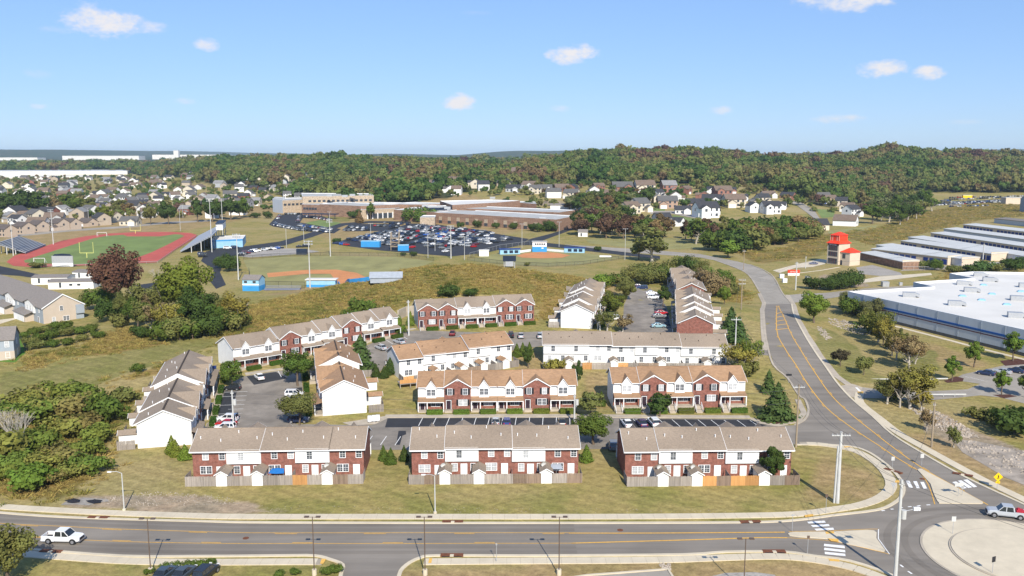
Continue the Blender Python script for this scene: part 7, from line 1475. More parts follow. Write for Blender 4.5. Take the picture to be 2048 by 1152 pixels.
for k, (p, v, l) in enumerate((((-332.4,565.1), 0, 'tan house cut by the left edge beyond the track'), ((-333.1,587.1), 0, 'tan house left of the stadium pole beyond the track'), ((-331.5,602.8), 0, 'tan house second from the left edge beyond the track'), ((-323.3,615.1), 2, 'tan house with two garage doors beyond the track'), ((-319.1,623.5), 0, 'tan house right of the stadium pole beyond the track'), ((-320.4,650.4), 1, 'small pale house at the end of the row beyond the track'))):
    house(p, -.5, v, TB, RG, l, 'tan houses beyond the track', 1.0)
    if k < 5: tag(structure(sheet('driveway', [(p[0] + 1 + dx, p[1] + dy) for dx, dy in ((-4, -4), (1, -4), (-4, -16), (-9, -16))], .05, M['concrete'])), 'pale concrete driveway of a tan house')

# ------------------------------------------------------------------ poles, wires, lamps, signs
def upole(p, ht, lab, m='pole_wood', arm=2.6, rz=0, r0=.19, trans=False, lamp=False, arms=1):
    r = thing('utility_pole', lab, 'utility pole', (*p, h(*p)), rz); MB().tube((0, 0, -.3), (0, 0, ht), r0, r0 * .65, 10).build('pole', M[m], r)
    for k in range(arms):
        MB().box(-arm / 2, arm / 2, -.08, .08, ht - .65 - k * 1.2, ht - .5 - k * 1.2).build('crossarm', M[m if m != 'pole_wood' else 'pole_pale'], r)
        for x in (-.46, -.2, .2, .46): MB().tube((x * arm, 0, ht - .5 - k * 1.2), (x * arm, 0, ht - .25 - k * 1.2), .05, .04, 6).build('insulator', M['galv'], r)
    if trans:
        MB().tube((.45, -.1, ht * .62), (.45, -.1, ht * .62 + 1.1), .33, .33, 12).build('transformer', M['pole_pale'], r)
    if lamp:
        b = MB(); b.tube((0, 0, ht * .68), (1.6, -.3, ht * .72), .05); b.build('lamp_arm', M['galv'], r); MB().box(1.5, 2.3, -.48, -.18, ht * .71, ht * .74).build('lamp_head', M['trim'], r)
    return (p[0], p[1], h(*p) + ht)
U = {}
U['a'] = upole((49.3,125.9), (49.3,125.9,11.2)[2], 'tall pale steel pole on the corner lawn by the roundabout', 'pole_pale', 2.8, r0=.3); b = MB().tube((-.5, 0, -.2), (-.35, 0, 9), .16, .14, 10); tag(b.build('utility_pole', M['pole_pale'], None, (*(49.3,125.9), 0)), 'shorter pale stub pole beside the corner steel pole', 'utility pole')
U['b'] = upole((47.5,101.6), (47.5,101.6,13.0)[2], 'tall pole with transformer and lamp beside the roundabout', 'pole_pale', .6, trans=True, lamp=True, r0=.26, rz=0)
U['c'] = upole((51.3,151.6), (51.3,151.6,11.7)[2], 'wooden pole at the mouth of the side street', arm=2.2)
U['d'] = upole((75.8,151.6), (75.8,151.6,8.4)[2], 'wooden pole without arms east of the road', arm=.4)
U['e'] = upole((56.3,215.3), (56.3,215.3,9.1)[2], 'pole with crossarm beside the brick ended column', arm=2.6, m='pole_pale')
U['f'] = upole((71.1,266.7), (71.1,266.7,9.8)[2], 'double pole with crossarm by the road bend', arm=2.2, arms=2)
U['g'] = upole((-27.9,231.4), (-27.9,231.4,9.7)[2], 'pale pole below the mound at the upper lot', arm=.8, m='pole_pale', r0=.24)
U['h'] = upole((-53.8,162.7), (-53.8,162.7,7.5)[2], 'pole with transformer standing in the left lot', arm=.6, m='pole_pale', trans=True)
U['i'] = upole((12.3,166.2), (12.3,166.2,5.8)[2], 'pole with transformer right of the six unit row', arm=.5, m='pole_pale', trans=True)
U['j'] = upole((111.3,338.5), (111.3,338.5,11.1)[2], 'steel pole beside the roadside storage sign', arm=1.4, m='pole_pale', r0=.28)
U['k'] = upole((216.8,399.2), (216.8,399.2,12.1)[2], 'pale steel pole in front of the storage units', arm=1.8, m='pole_pale', r0=.3)
U['l'] = upole((24.3,236.6), (24.3,236.6,7.6)[2], 'pale pole at the corner of the white ended column', arm=.8, m='pole_pale')
U['m'] = upole((137.2,404.7), (137.2,404.7,5.7)[2], 'short pale pole by the tower driveway', arm=.4, m='pole_pale'); U['n'] = upole((106.8,399.2), (106.8,399.2,9.3)[2], 'distant pole beside the pale street', arm=1.4)
def wires(a, b, lab, offs=((0, 0),), sag=1.2):
    r = thing('power_line', lab, 'power line'); a = Vector(a); b = Vector(b)
    for (ox, oz) in offs:
        m_ = MB(); prev = None
        for k in range(15):
            t = k / 14; p = a.lerp(b, t); p = Vector((p.x + ox, p.y, p.z - .3 + oz - sag * 4 * t * (1 - t)))
            if prev is not None: m_.tube(prev, p, .022, .022, 4, cap=False)
            prev = p
        m_.build('wire', M['wire'], r)
wires(U['b'], U['a'], 'power line from the roundabout pole to the corner steel pole', ((-.9, 0), (0, .3), (.9, 0))); wires(U['a'], U['c'], 'power line from the corner steel pole to the side street pole', ((-.9, 0), (0, .3), (.9, 0))); wires(U['c'], U['e'], 'power line from the side street pole to the upper pole', ((-.9, 0), (.9, 0))); wires(U['e'], U['f'], 'power line from the upper pole to the road bend pole', ((-.8, 0), (.8, 0)))
wires(U['c'], U['i'], 'power line across the front of the high porched row', ((0, -.6), (0, -3.0)), .8); wires(U['i'], U['h'], 'power line across the front of the six unit row', ((0, 0), (0, -2.0)), 1.2); wires(U['f'], U['j'], 'power line crossing the road to the sign pole'); wires(U['b'], (U['b'][0] + 25, U['b'][1] - 30, U['b'][2]), 'power line leaving over the roundabout', ((-.6, 0), (.6, 0))); wires(U['j'], U['k'], 'power line behind the warehouse', ((-.8, 0), (.8, 0)), 2); wires(U['b'], U['d'], 'power line to the wooden pole east of the road', ((0, -1),)); wires(U['g'], U['l'], 'power line over the upper lane', ((0, 0),))
def street_lamp(p, ht, lab, base=True):
    r = thing('street_lamp', lab, 'street lamp', (*p, h(*p)), 0, 'bronze double street lamps')
    if base: MB().tube((0, 0, -.2), (0, 0, .75), .3, .3, 12).build('base', M['concrete'], r)
    MB().tube((0, 0, 0), (0, 0, ht), .075, .055, 8).build('pole', M['steel_brown'], r); MB().tube((-.75, 0, ht - .05), (.75, 0, ht - .05), .035).build('crossarm', M['steel_brown'], r)
    for s in (-1, 1): MB().box(-.28, .28, -.2, .2, -.07, .06).build('lamp_head', M['steel_brown'], r, (s * .72, 0, ht))
for p, l in (((-45.5,103.3,7.3), 'double headed brown street lamp above the three dark cars'), ((-24.8,102.9,7.7), 'double headed brown street lamp left of the driveway'), ((-10.9,102.9,7.7), 'double headed brown street lamp right of the driveway'), ((5.9,102.9,7.7), 'double headed brown street lamp on the brown verge'), ((28.0,98.8,6.7), 'double headed brown street lamp cut by the lower edge')): street_lamp(p[:2], p[2], l)
def cobra(p, ht, lab):
    r = thing('street_lamp', lab, 'street lamp', (*p, h(*p)), 0); MB().tube((0, 0, -.2), (0, 0, .3), .26, .26, 10).build('base', M['concrete'], r); MB().tube((0, 0, 0), (0, 0, ht), .1, .07, 8).build('pole', M['pole_pale'], r)
    b = MB(); b.tube((0, 0, ht), (-.7, -.2, ht + .35), .04); b.tube((-.7, -.2, ht + .35), (-1.4, -.4, ht + .35), .04); b.build('arm', M['galv'], r); MB().box(-1.9, -1.3, -.52, -.3, ht + .28, ht + .42).build('lamp_head', M['trim'], r)
cobra((-57.5,123.0,5.8)[:2], (-57.5,123.0,5.8)[2], 'white street lamp behind the sidewalk near the gravel'); cobra((-11.3,121.9,5.8)[:2], (-11.3,121.9,5.8)[2], 'white street lamp in front of the middle front row')
def sign(p, ht, shape, col, lab, size=.75, rz=0, extra=None):
    r = thing('road_sign', lab, 'sign', (*p, h(*p)), rz); MB().tube((0, .03, -.1), (0, .03, ht), .035, .035, 6).build('post', M['galv'], r); s = size / 2
    P = {'diamond': [(0, -s * 1.4), (s * 1.4, 0), (0, s * 1.4), (-s * 1.4, 0)], 'rect': [(-s, -s * 1.2), (s, -s * 1.2), (s, s * 1.2), (-s, s * 1.2)], 'wide': [(-s * 1.6, -s * .6), (s * 1.6, -s * .6), (s * 1.6, s * .6), (-s * 1.6, s * .6)], 'tri': [(0, -s), (s * 1.1, s * .9), (-s * 1.1, s * .9)]}[shape]
    MB().extr([(x, z + ht - s) for x, z in P], 'y', -.04, 0).build('panel', col, r)
    if extra: extra(r, ht - s)
    return r
def ped(r, z):
    b = MB(); b.box(-.07, .07, -.055, -.045, z - .05, z + .2); b.ball((0, -.05, z + .28), .07, 0, 8); b.tube((0, -.05, z - .05), (-.16, -.05, z - .32), .04); b.tube((0, -.05, z - .05), (.14, -.05, z - .32), .04); b.tube((0, -.05, z + .12), (.2, -.05, z - .02), .03); b.build('symbol', M['black'], r)
    MB().box(-.34, .34, -.05, 0, z - 1.05, z - .7).build('lower_panel', M['sign_yellow'], r); b = MB(); b.tube((.18, -.06, z - .78), (-.16, -.06, z - .97), .03); b.build('arrow', M['black'], r)
sign((76.5,131.3), 2.6, 'diamond', M['sign_yellow'], 'yellow diamond pedestrian crossing sign on the east bank', 1.05, 0, ped)
def arrowx(r, z): b = MB(); b.extr([(-.5, z - .07), (.15, z - .07), (.15, z - .17), (.55, z), (.15, z + .17), (.15, z + .07), (-.5, z + .07)], 'y', -.055, -.045); b.build('arrow', M['trim'], r)
sign((68.8,128.2), 2.5, 'wide', M['pole_pale'], 'white direction sign board on the north splitter island', .95, .2); sign((69.6,128.6), 1.6, 'rect', M['galv'], 'small grey sign back on the north splitter island', .4)
sign((58.9,128.6), 2.2, 'tri', M['galv'], 'triangular yield sign back on the western corner', .9); sign((63.9,140.4), 2.1, 'rect', M['pole_pale'], 'pale sign on the curved western kerb', .55); sign((69.6,142.1), 2.0, 'rect', M['pole_pale'], 'pale sign before the north splitter island', .6); sign((61.2,114.7), 2.6, 'rect', M['pole_pale'], 'pale sign on the truck apron', .6)
sign((60.3,102.9), 2.4, 'rect', M['black'], 'black chevron sign on the roundabout middle', .6, .4); sign((39.2,115.6), 2.6, 'wide', M['galv'], 'grey sign at the tip of the west splitter island', .3); sign((39.0,108.6), 2.6, 'rect', M['steel_brown'], 'brown sign back on the near sidewalk', .35); sign((46.1,121.8), 3.0, 'rect', M['steel_brown'], 'brown sign back on the north sidewalk', .4); sign((62.7,192.4), 2.3, 'wide', M['black'], 'dark sign back on the lawn beside the road', .8); sign((-2.0,106.3), 2.6, 'rect', M['galv'], 'thin grey sign on the near sidewalk', .2)
# small things round the townhouses
for k, p in enumerate(((-28.0,165.9), (-27.2,166.2), (-26.5,166.5))):
    r = thing('mailbox_cluster', ('left', 'middle', 'right')[k] + ' white mailbox cluster of three by the lot', 'mailbox', (*p, h(*p)), .1); MB().box(-.38, .38, -.25, .25, .35, 1.45).build('cabinet', M['trim'], r); MB().box(-.1, .1, -.1, .1, -.1, .35).build('pedestal', M['galv'], r)
tp = thing('tarp', 'bright blue tarp canopy in a yard of the left front row', 'tarp', (*(-37.9,134.9), 0), .05); MB().slab([(-1.25, -.9, 1.7), (.1, -.95, 1.62), (1.25, -.9, 1.66), (1.0, .5, 1.95), (0, .5, 2.05), (-.95, .5, 1.95)], .04).build('sheet', M['tarp'], tp)
for s in (-1, 1): MB().tube((s * 1.1, -.8, 0), (s * 1.1, -.8, 1.65), .03).build('post', M['galv'], tp)
um = thing('patio_umbrella', 'grey patio umbrella in a yard of the middle front row', 'umbrella', (*(7.2,135.8), 0)); MB().tube((0, 0, 0), (0, 0, 2.1), .03).build('pole', M['galv'], um); MB().slab([(-1, -.5, 1.9), (1, -.5, 1.9), (.8, .7, 2.3), (-.8, .7, 2.3)], .05).build('canopy', M['tent'], um)
dk = thing('wooden_deck', 'grey wooden deck on posts at the corner of the stepping white row', 'deck', (*(-23.1,190.3), h(*(-23.1,190.3))), .33); MB().box(-2.4, 2.6, -1.6, 1.2, .9, 1.05).build('floor', M['wood_grey'], dk)
for x in (-2.3, 0, 2.5): MB().box(x - .08, x + .08, -1.6, -1.44, 0, 2.0).build('post', M['wood_grey'], dk)
MB().box(-2.4, 2.6, -1.62, -1.56, 1.1, 1.95).build('railing', M['wood_new'], dk)
cm = boxthing('dumpster', 'blue dumpster enclosure behind the far left row', 'dumpster', (-70.3,198.7), .2, (2.2, 1.8, 1.6), 'blue', 'blue_dark', .03)
rw = thing('retaining_wall', 'pale concrete retaining wall between the slanting row and the far brick row', 'wall'); ribbon('block', [(-33.1,249.4),(-31.5,255.1),(-28.2,257.9)], .4, 2.8, M['concrete_old'], rw, 3.4)

# ------------------------------------------------------------------ far houses
RH = random.Random(17)
WC = [('white', (.72, .71, .69), 8), ('cream', (.6, .54, .43), 4), ('tan', (.42, .35, .27), 3), ('brick', (.24, .1, .07), 3), ('grey', (.4, .41, .42), 2)]
RCOL = [('grey', (.12, .115, .11), 5), ('dark', (.05, .05, .055), 4), ('brown', (.17, .125, .095), 5), ('pale grey', (.24, .235, .23), 2)]
def far_house(p, where, grp, s=None, wins=True, wc=None, rc=None, rz=None, lab=None, v=None):
    w = wc or RH.choices(WC, [q[2] for q in WC])[0]; r = rc or RH.choices(RCOL, [q[2] for q in RCOL])[0]; g = RH.uniform(.85, 1.12)
    house(p, rz if rz is not None else RH.choice((0, 0, -.5, .5, PI / 2, PI, -PI / 2)) + RH.uniform(-.25, .25), RH.randrange(4) if v is None else v, tuple(c * g for c in w[1]), r[1], lab or '%s house with %s roof in %s' % (w[0], r[0], where), grp, s or RH.uniform(.9, 1.15), wins)
used = []
def clear(x, y, d):
    for (a, b) in used:
        if (a - x) ** 2 + (b - y) ** 2 < d * d: return False
    used.append((x, y)); return True
y = 655.0; nh = 0
while y < 1800:
    xl = (-40 - 1024) / 1745 * y; xr = (np.interp(y, [600, 750, 900, 1300, 2100], [160, 470, 540, 470, 330]) - 1024) / 1745 * y
    x = xl
    while x < xr:
        xx, yy = x + RH.uniform(-5, 5), y + RH.uniform(-9, 9)
        if RH.random() < (.74 if y < 1100 else .58) and clear(xx, yy, 15) and nh < 230: far_house((xx, yy), 'the subdivision left of the school', 'houses of the left subdivision', RH.uniform(.95, 1.25) * (1 if y < 1100 else 1.1), y < 1000); nh += 1
        x += RH.uniform(17, 26) * (1 if y < 1100 else 1.35)
    y += 36 + (y - 600) * .055
for k, (p, s) in enumerate((((-239.2,902.1), 1.1), ((-235.6,939.2), 1), ((-277.1,1013.3), 1), ((-271.6,1059.9), 1), ((-249.1,1029.1), 1), ((-250.9,1088.7), 1), ((-229.0,1044.8), 1), ((-318.5,1119.0), 1), ((-314.7,1160.1), 1), ((-300.0,1172.4), 1), ((-277.8,1144.0), 1), ((-266.4,1171.7), 1), ((-231.0,1097.7), 1), ((-217.0,1106.1), 1), ((-342.7,1230.6), 1.1), ((-328.3,1242.6), 1.1), ((-303.1,1226.2), 1.1), ((-294.1,1253.9), 1.1), ((-266.8,1220.0), 1.1), ((-240.8,1187.4), 1.1), ((-347.9,1176.4), 1), ((-369.7,1275.8), 1.1), ((-359.0,1317.4), 1.2), ((-328.0,1298.1), 1.2), ((-316.1,1326.3), 1.2), ((-216.4,1154.2), 1.1), ((-382.7,1235.2), 1.1), ((-387.0,1193.7), 1), ((-398.5,1324.0), 1.2))): far_house(p, 'the streets behind the school', 'houses behind the school', s)
for k, (p, s) in enumerate((((-132.7,1003.4), 1.1), ((-117.6,1021.3), 1.2), ((-83.0,958.1), 1.2), ((-71.4,1054.0), 1.4), ((-62.8,1174.2), 1.3), ((-32.8,977.0), 1.3), ((-27.0,1216.3), 1.6), ((-12.6,1056.8), 1.4), ((0.5,952.2), 1.3), ((13.2,1293.7), 1.9), ((-10.2,1284.2), 1.4), ((-142.7,1118.4), 1.3), ((-99.0,998.6), 1.2), ((-72.7,952.2), 1.2), ((-47.1,1007.5), 1.3), ((17.8,1006.9), 1.3), ((24.4,930.8), 1.2), ((-57.9,930.8), 1.1))): far_house(p, 'the trees right behind the school', 'houses among the trees behind the school', s)
BRK = ('brick', (.27, .13, .095), 1)
for k, (p, s, w, rz, l) in enumerate((((35.8,952.2), 1.3, WC[0], 0, 'white house leftmost on the wooded rise'), ((55.7,958.1), 1.35, BRK, .2, 'red brick house second from the left on the wooded rise'), ((70.5,958.1), 1.0, BRK, 1.2, 'narrow brick house on the wooded rise'), ((96.7,964.1), 1.1, BRK, .3, 'dark brick house half hidden on the wooded rise'), ((120.5,952.2), 1.8, BRK, 0, 'wide brick house with twin gables on the wooded rise'), ((144.6,946.6), 1.6, WC[1], .1, 'tan house with brown hip roof on the wooded rise'), ((169.6,941.2), 1.6, BRK, .1, 'brick and white house right of the tan one on the wooded rise'), ((187.9,930.8), 1.1, BRK, .8, 'small brick house at the right of the wooded rise'), ((152.0,893.5), 1.1, WC[0], .6, 'white gable house below the wooded rise'), ((215.2,889.2), 1.6, BRK, .1, 'grey roofed brick house high on the right'), ((192.0,844.5), 1.5, WC[0], -.3, 'white house behind the cul de sac'))): far_house(p, '', 'houses on the wooded rise', s, True, w, None if k != 5 else RCOL[2], rz, l)
for k, p in enumerate(((41.7,902.4), (58.9,889.2), (80.9,920.9), (102.4,906.9), (124.4,893.5), (137.3,852.3), (167.6,868.3), (190.7,893.5), (227.1,868.3), (228.5,836.7), (220.4,783.0), (280.2,895.9), (150.2,767.4), (111.0,860.2), (263.1,893.5), (231.4,930.8), (208.2,941.2))): far_house(p, 'the streets below the wooded rise', 'houses below the wooded rise', 1.15, True, (WC[0], WC[1], WC[0], BRK)[k % 4])
CU = (('cream', (.62, .55, .44), 1), ('white', (.76, .76, .76), 1), ('tan brick', (.36, .25, .19), 1))
for k, (p, s, w, r, rz, v, l) in enumerate((((107.1,767.4), 1.35, CU[0], RCOL[2], .5, 0, 'cream house with brown roof at the edge of the wood'), ((118.3,783.0), 1.5, CU[0], RCOL[0], .5, 2, 'cream gabled house with grey roof at the edge of the wood'), ((112.6,645.8), 1.25, CU[1], RCOL[1], .15, 2, 'white house with black roof half hidden by trees'), ((120.6,655.1), 1.05, CU[1], RCOL[1], -.6, 1, 'low house with black roof beside the hidden white one'), ((144.5,809.9), 1.4, CU[2], RCOL[0], 0, 3, 'brick house with cream gable on the cul de sac'), ((171.2,813.7), 1.4, CU[2], RCOL[1], 0, 1, 'brick bungalow with dark roof and wide garage'), ((165.6,734.2), 1.7, CU[1], RCOL[1], .2, 0, 'big white house with black roofs in the middle of the cul de sac'), ((177.3,759.4), 1.3, CU[1], RCOL[1], PI / 2, 2, 'white wing behind the big white house'), ((209.3,817.5), 1.5, CU[0], RCOL[2], .1, 3, 'cream house with brown roof right of the cul de sac'),
        ((244.1,844.5), 1.2, CU[0], RCOL[1], .2, 2, 'house with black roof on the left of the climbing street'), ((228.8,767.4), 1.4, CU[1], RCOL[1], .1, 0, 'white house with black roof on the left of the climbing street'), ((245.5,807.0), 1.1, CU[1], RCOL[1], -.4, 1, 'low white house with black roof above the climbing street'), ((216.5,627.9), 1.3, CU[0], RCOL[1], PI, 1, 'pale house with dark hip roof at the foot of the climbing street'), ((333.2,935.3), 1.1, CU[0], RCOL[0], 0, 3, 'house at the top of the climbing street'), ((333.2,914.2), 1.1, CU[2], RCOL[2], 0, 0, 'brown roofed house at the top of the climbing street'), ((331.7,881.9), 1.2, CU[0], RCOL[1], -.4, 2, 'cream house with dark roof on the right of the climbing street'), ((312.1,816.6), 1.1, CU[0], RCOL[2], -.6, 0, 'tan gabled house on the right of the climbing street'), ((299.0,759.2), 1.2, CU[1], RCOL[1], .5, 2, 'white gabled house with dark roof beside the field'), ((255.3,664.7), 1.35, CU[1], RCOL[2], 2.6, 1, 'white house with brown hip roof nearest the field'))):
    far_house(p, '', 'houses round the cul de sac', s, True, w, r, rz, l, v)
tag(structure(sheet('street', [(280.0,881.9),(292.3,888.7),(282.1,816.7),(256.5,727.1),(249.6,716.6),(266.8,793.2),(277.9,859.4),(269.3,863.7)], .1, M['asphalt_pale'], edge=30)), 'pale street climbing between the houses on the right')
tag(structure(sheet('street', [(127.1,790.7),(147.4,790.7),(161.7,751.2),(153.0,729.8),(141.0,767.4),(121.2,767.4)], .1, M['asphalt_pale'], edge=30)), 'pale cul de sac among the houses')
flat('lawn', [(139.5,759.4),(154.1,725.2),(141.4,664.7),(126.1,674.6)], .06, 'turf', 'green lawn of the cul de sac'); flat('lawn', [(127.1,817.5),(141.0,806.0),(136.4,779.1),(121.8,783.0)], .06, 'turf', 'small green lawn left of the cul de sac'); flat('lawn', [(287.9,828.3),(307.7,833.0),(276.5,750.0),(261.9,737.7)], .06, 'turf', 'green lawn beside the climbing street'); flat('lawn', [(221.2,610.9),(245.2,632.2),(278.6,664.7),(261.5,627.9),(209.1,572.2)], .05, 'turf_dry', 'pale mown lawn behind the white house nearest the field')
for p, rz, v, l in (((493.5,820.9), 0, 0, 'blue grey apartment house at the right edge'),): 
    r = boxthing('apartment_building', l, 'apartment', p, .1, (26, 14, 12), 'siding_blue', 'shingle_grey', gable=5, windows=tuple((x, z, 1.6, 1.5) for x in (-9, -5, -1, 3, 7) for z in (2, 5, 9)))
# long pale warehouses far left and in the far distance
r = thing('warehouse', 'long pale roofed warehouse at the far left', 'warehouse'); outline_block(r, [(-1301.7,2074.0), (-918.6,2101.5), (-992.6,2292.8), (-1485.3,2368.2)], 0, 16, 'roof_white', 'roof_metal')
r = thing('warehouse', 'long white building in front of the far left warehouse', 'warehouse'); outline_block(r, [(-1179.4,1878.2), (-899.4,1873.6), (-948.0,1975.4), (-1240.4,1975.9)], 0, 9, 'roof_white', 'roof_white')
for k, (x0, x1, y, hh, l) in enumerate(((-2350, -1950, 4650, 22, 'white distant warehouse leftmost on the skyline'), (-1900, -1500, 4700, 24, 'white distant warehouse left of the skyline tower'), (-1480, -1180, 4600, 23, 'white distant warehouse in the middle of the skyline'), (-1760, -1735, 4600, 46, 'white skyline tower among the distant warehouses'), (-2700, -2400, 4500, 14, 'low white distant warehouse at the left'))):
    z = h(x0, y); boxthing('warehouse', l, 'warehouse', ((x0 + x1) / 2, y), 0, (x1 - x0, 80 if hh < 40 else 20, hh), 'roof_white', 'roof_white', .5)
sy = thing('yard_building', 'long white shed in the salvage yard', 'shed', (*(447.7,1017.1), h(*(447.7,1017.1)))); MB().box(-22, 22, -6, 6, -1, 5).build('wall', M['roof_white'], sy); MB().box(-23, 23, -7, 7, 5, 5.6).build('roof', M['roof_metal'], sy)
boxthing('yard_building', 'pale tank shed at the right edge of the salvage yard', 'shed', (551.1,959.0), 0, (26, 10, 7), 'stucco', 'roof_metal', .3); boxthing('bus', 'yellow bus parked in the salvage yard', 'bus', (548.1,1055.4), 0, (11, 3, 3.2), 'sign_yellow', 'roof_white', .02)
for (a, b) in (([(425.8,1010.4),(433.4,977.8)]), ([(413.9,977.9),(461.4,978.0)]), ([(463.7,995.1),(505.9,1011.4)]), ([(439.7,920.3),(549.2,995.5)]), ([(468.9,959.0),(604.2,1041.9)]), ([(451.7,902.1),(500.1,920.3)]), ([(507.5,1026.5),(594.1,1055.9)]), ([(500.6,978.1),(563.8,1011.7)]), ([(472.6,978.1),(601.7,1027.2)]), ([(462.1,939.2),(592.7,1011.8)]), ([(527.4,1055.0),(630.2,1076.7)]), ([(448.0,1038.2),(496.6,1040.8)]), ([(308.4,876.3),(331.4,912.1)])): car_row(a, b, PI * .4, 'the salvage yard', .85, 3.4)
boxthing('shed', 'long white shed with dark roof behind the school', 'shed', (53.2,802.2), -.05, (36, 9, 4), 'siding', 'shingle_grey', gable=1.6); boxthing('shed', 'low white shed right of the long one behind the school', 'shed', (71.3,809.9), -.1, (18, 8, 4), 'siding', 'shingle_grey', gable=1.6)
tag(structure(sheet('parking_lot', [(55.3,767.4),(73.2,794.6),(74.5,775.2),(59.3,734.2)], .08, M['asphalt_new'], edge=30)), 'small dark lot behind the school'); a, b = [(58.0,767.4),(72.9,786.9)]; car_row(a, b, PI * .5, 'the lot behind the school', .9)
flush_cars(255)

# ------------------------------------------------------------------ belts of trees beyond the lawns
RB = random.Random(23)
def belt(poly, n, cols, kinds, h0, h1, label, group, wide=1.15, gap=5):
    X0, X1 = min(p[0] for p in poly), max(p[0] for p in poly); Y0, Y1 = min(p[1] for p in poly), max(p[1] for p in poly); pts = []; t = 0
    while len(pts) < n and t < n * 40:
        t += 1; x, y = RB.uniform(X0, X1), RB.uniform(Y0, Y1)
        if not inside(poly, np.array([x]), np.array([y]))[0]: continue
        if any((x - a) ** 2 + (y - b) ** 2 < gap * gap for a, b in pts): continue
        pts.append((x, y)); k = RB.choice(kinds); cn, c = RB.choice(cols); tree((x, y, RB.uniform(h0, h1)), k, c, cn + ' ' + label, wide, group=group, name='tree', cat='tree', jitter=.2)
AUT = [('green tree', GRN), ('dark green tree', DKG), ('olive tree', OLV), ('brown tree', BRN), ('rust tree', (.1, .06, .04)), ('pale olive tree', (.11, .12, .05))]
belt([(41.4,558.1),(53.7,664.7),(64.0,715.9),(90.7,751.2),(90.7,664.7),(93.0,587.1),(122.1,565.1),(148.1,541.3),(139.1,507.8),(110.5,510.7),(83.9,528.6),(55.1,544.6)], 62, AUT, ('round', 'egg', 'round', 'open'), 10, 16, 'in the wood between the school and the cul de sac', 'wood between the school and the cul de sac', 1.1)
belt([(109.3,473.0),(124.3,519.5),(150.8,551.3),(178.4,579.6),(207.2,610.9),(194.9,561.6),(176.1,531.8),(147.5,496.6),(121.5,473.0)], 40, AUT[:4], ('round', 'bush', 'round'), 8, 14, 'in the belt above the pale street', 'tree belt above the pale street', 1.2)
belt([(264.4,645.8),(334.2,813.5),(392.3,920.3),(465.5,986.8),(393.7,813.5),(312.8,690.0),(281.7,641.2)], 36, AUT[:3] + AUT[5:], ('round', 'round', 'open'), 10, 17, 'in the thicket between the houses and the field', 'thicket between the houses and the field', 1.2)
belt([(47.2,779.1),(62.1,829.0),(138.1,876.5),(135.5,829.0),(107.8,798.4),(58.5,751.2)], 36, AUT, ('round', 'egg'), 11, 17, 'below the brick houses', 'trees below the brick houses', 1.2)

# ------------------------------------------------------------------ masses of foliage: woods, brush and rough grass
def scatter(name, pts, meshes, label, cat):
    col = bpy.data.collections.new(name + '_kinds')
    for i, me in enumerate(meshes): o = bpy.data.objects.new('%s_kind_%02d' % (name, i), me); col.objects.link(o)
    me = bpy.data.meshes.new(name); me.from_pydata([(p[0], p[1], p[2]) for p in pts], [], [])
    for an, k in (('s', 3), ('sz', 4), ('rot', 5)): a = me.attributes.new(an, 'FLOAT', 'POINT'); a.data.foreach_set('value', [p[k] for p in pts])
    a = me.attributes.new('kind', 'INT', 'POINT'); a.data.foreach_set('value', [int(p[6]) for p in pts])
    o = put(name, me); ng = bpy.data.node_groups.new(name, 'GeometryNodeTree'); ng.interface.new_socket('Geometry', in_out='INPUT', socket_type='NodeSocketGeometry'); ng.interface.new_socket('Geometry', in_out='OUTPUT', socket_type='NodeSocketGeometry')
    N = ng.nodes; L = ng.links; gi = N.new('NodeGroupInput'); go = N.new('NodeGroupOutput'); ci = N.new('GeometryNodeCollectionInfo'); ci.inputs['Collection'].default_value = col; ci.inputs['Separate Children'].default_value = True; ci.inputs['Reset Children'].default_value = True
    ip = N.new('GeometryNodeInstanceOnPoints'); ip.inputs['Pick Instance'].default_value = True
    def na(n, t='FLOAT'): q = N.new('GeometryNodeInputNamedAttribute'); q.data_type = t; q.inputs[0].default_value = n; return q.outputs[0]
    cx = N.new('ShaderNodeCombineXYZ'); s = na('s'); L.new(s, cx.inputs[0]); L.new(s, cx.inputs[1]); L.new(na('sz'), cx.inputs[2]); rx = N.new('ShaderNodeCombineXYZ'); L.new(na('rot'), rx.inputs[2])
    L.new(gi.outputs[0], ip.inputs['Points']); L.new(ci.outputs[0], ip.inputs['Instance']); L.new(na('kind', 'INT'), ip.inputs['Instance Index']); L.new(rx.outputs[0], ip.inputs['Rotation']); L.new(cx.outputs[0], ip.inputs['Scale']); L.new(ip.outputs[0], go.inputs[0])
    md = o.modifiers.new('scatter', 'NODES'); md.node_group = ng
    tag(o, label, cat, kind='stuff'); return o
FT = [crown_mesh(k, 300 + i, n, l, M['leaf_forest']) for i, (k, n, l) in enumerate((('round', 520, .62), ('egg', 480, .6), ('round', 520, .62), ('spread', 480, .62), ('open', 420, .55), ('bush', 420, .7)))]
from mathutils import noise as _nz
noise3 = lambda p: _nz.noise(Vector(p))
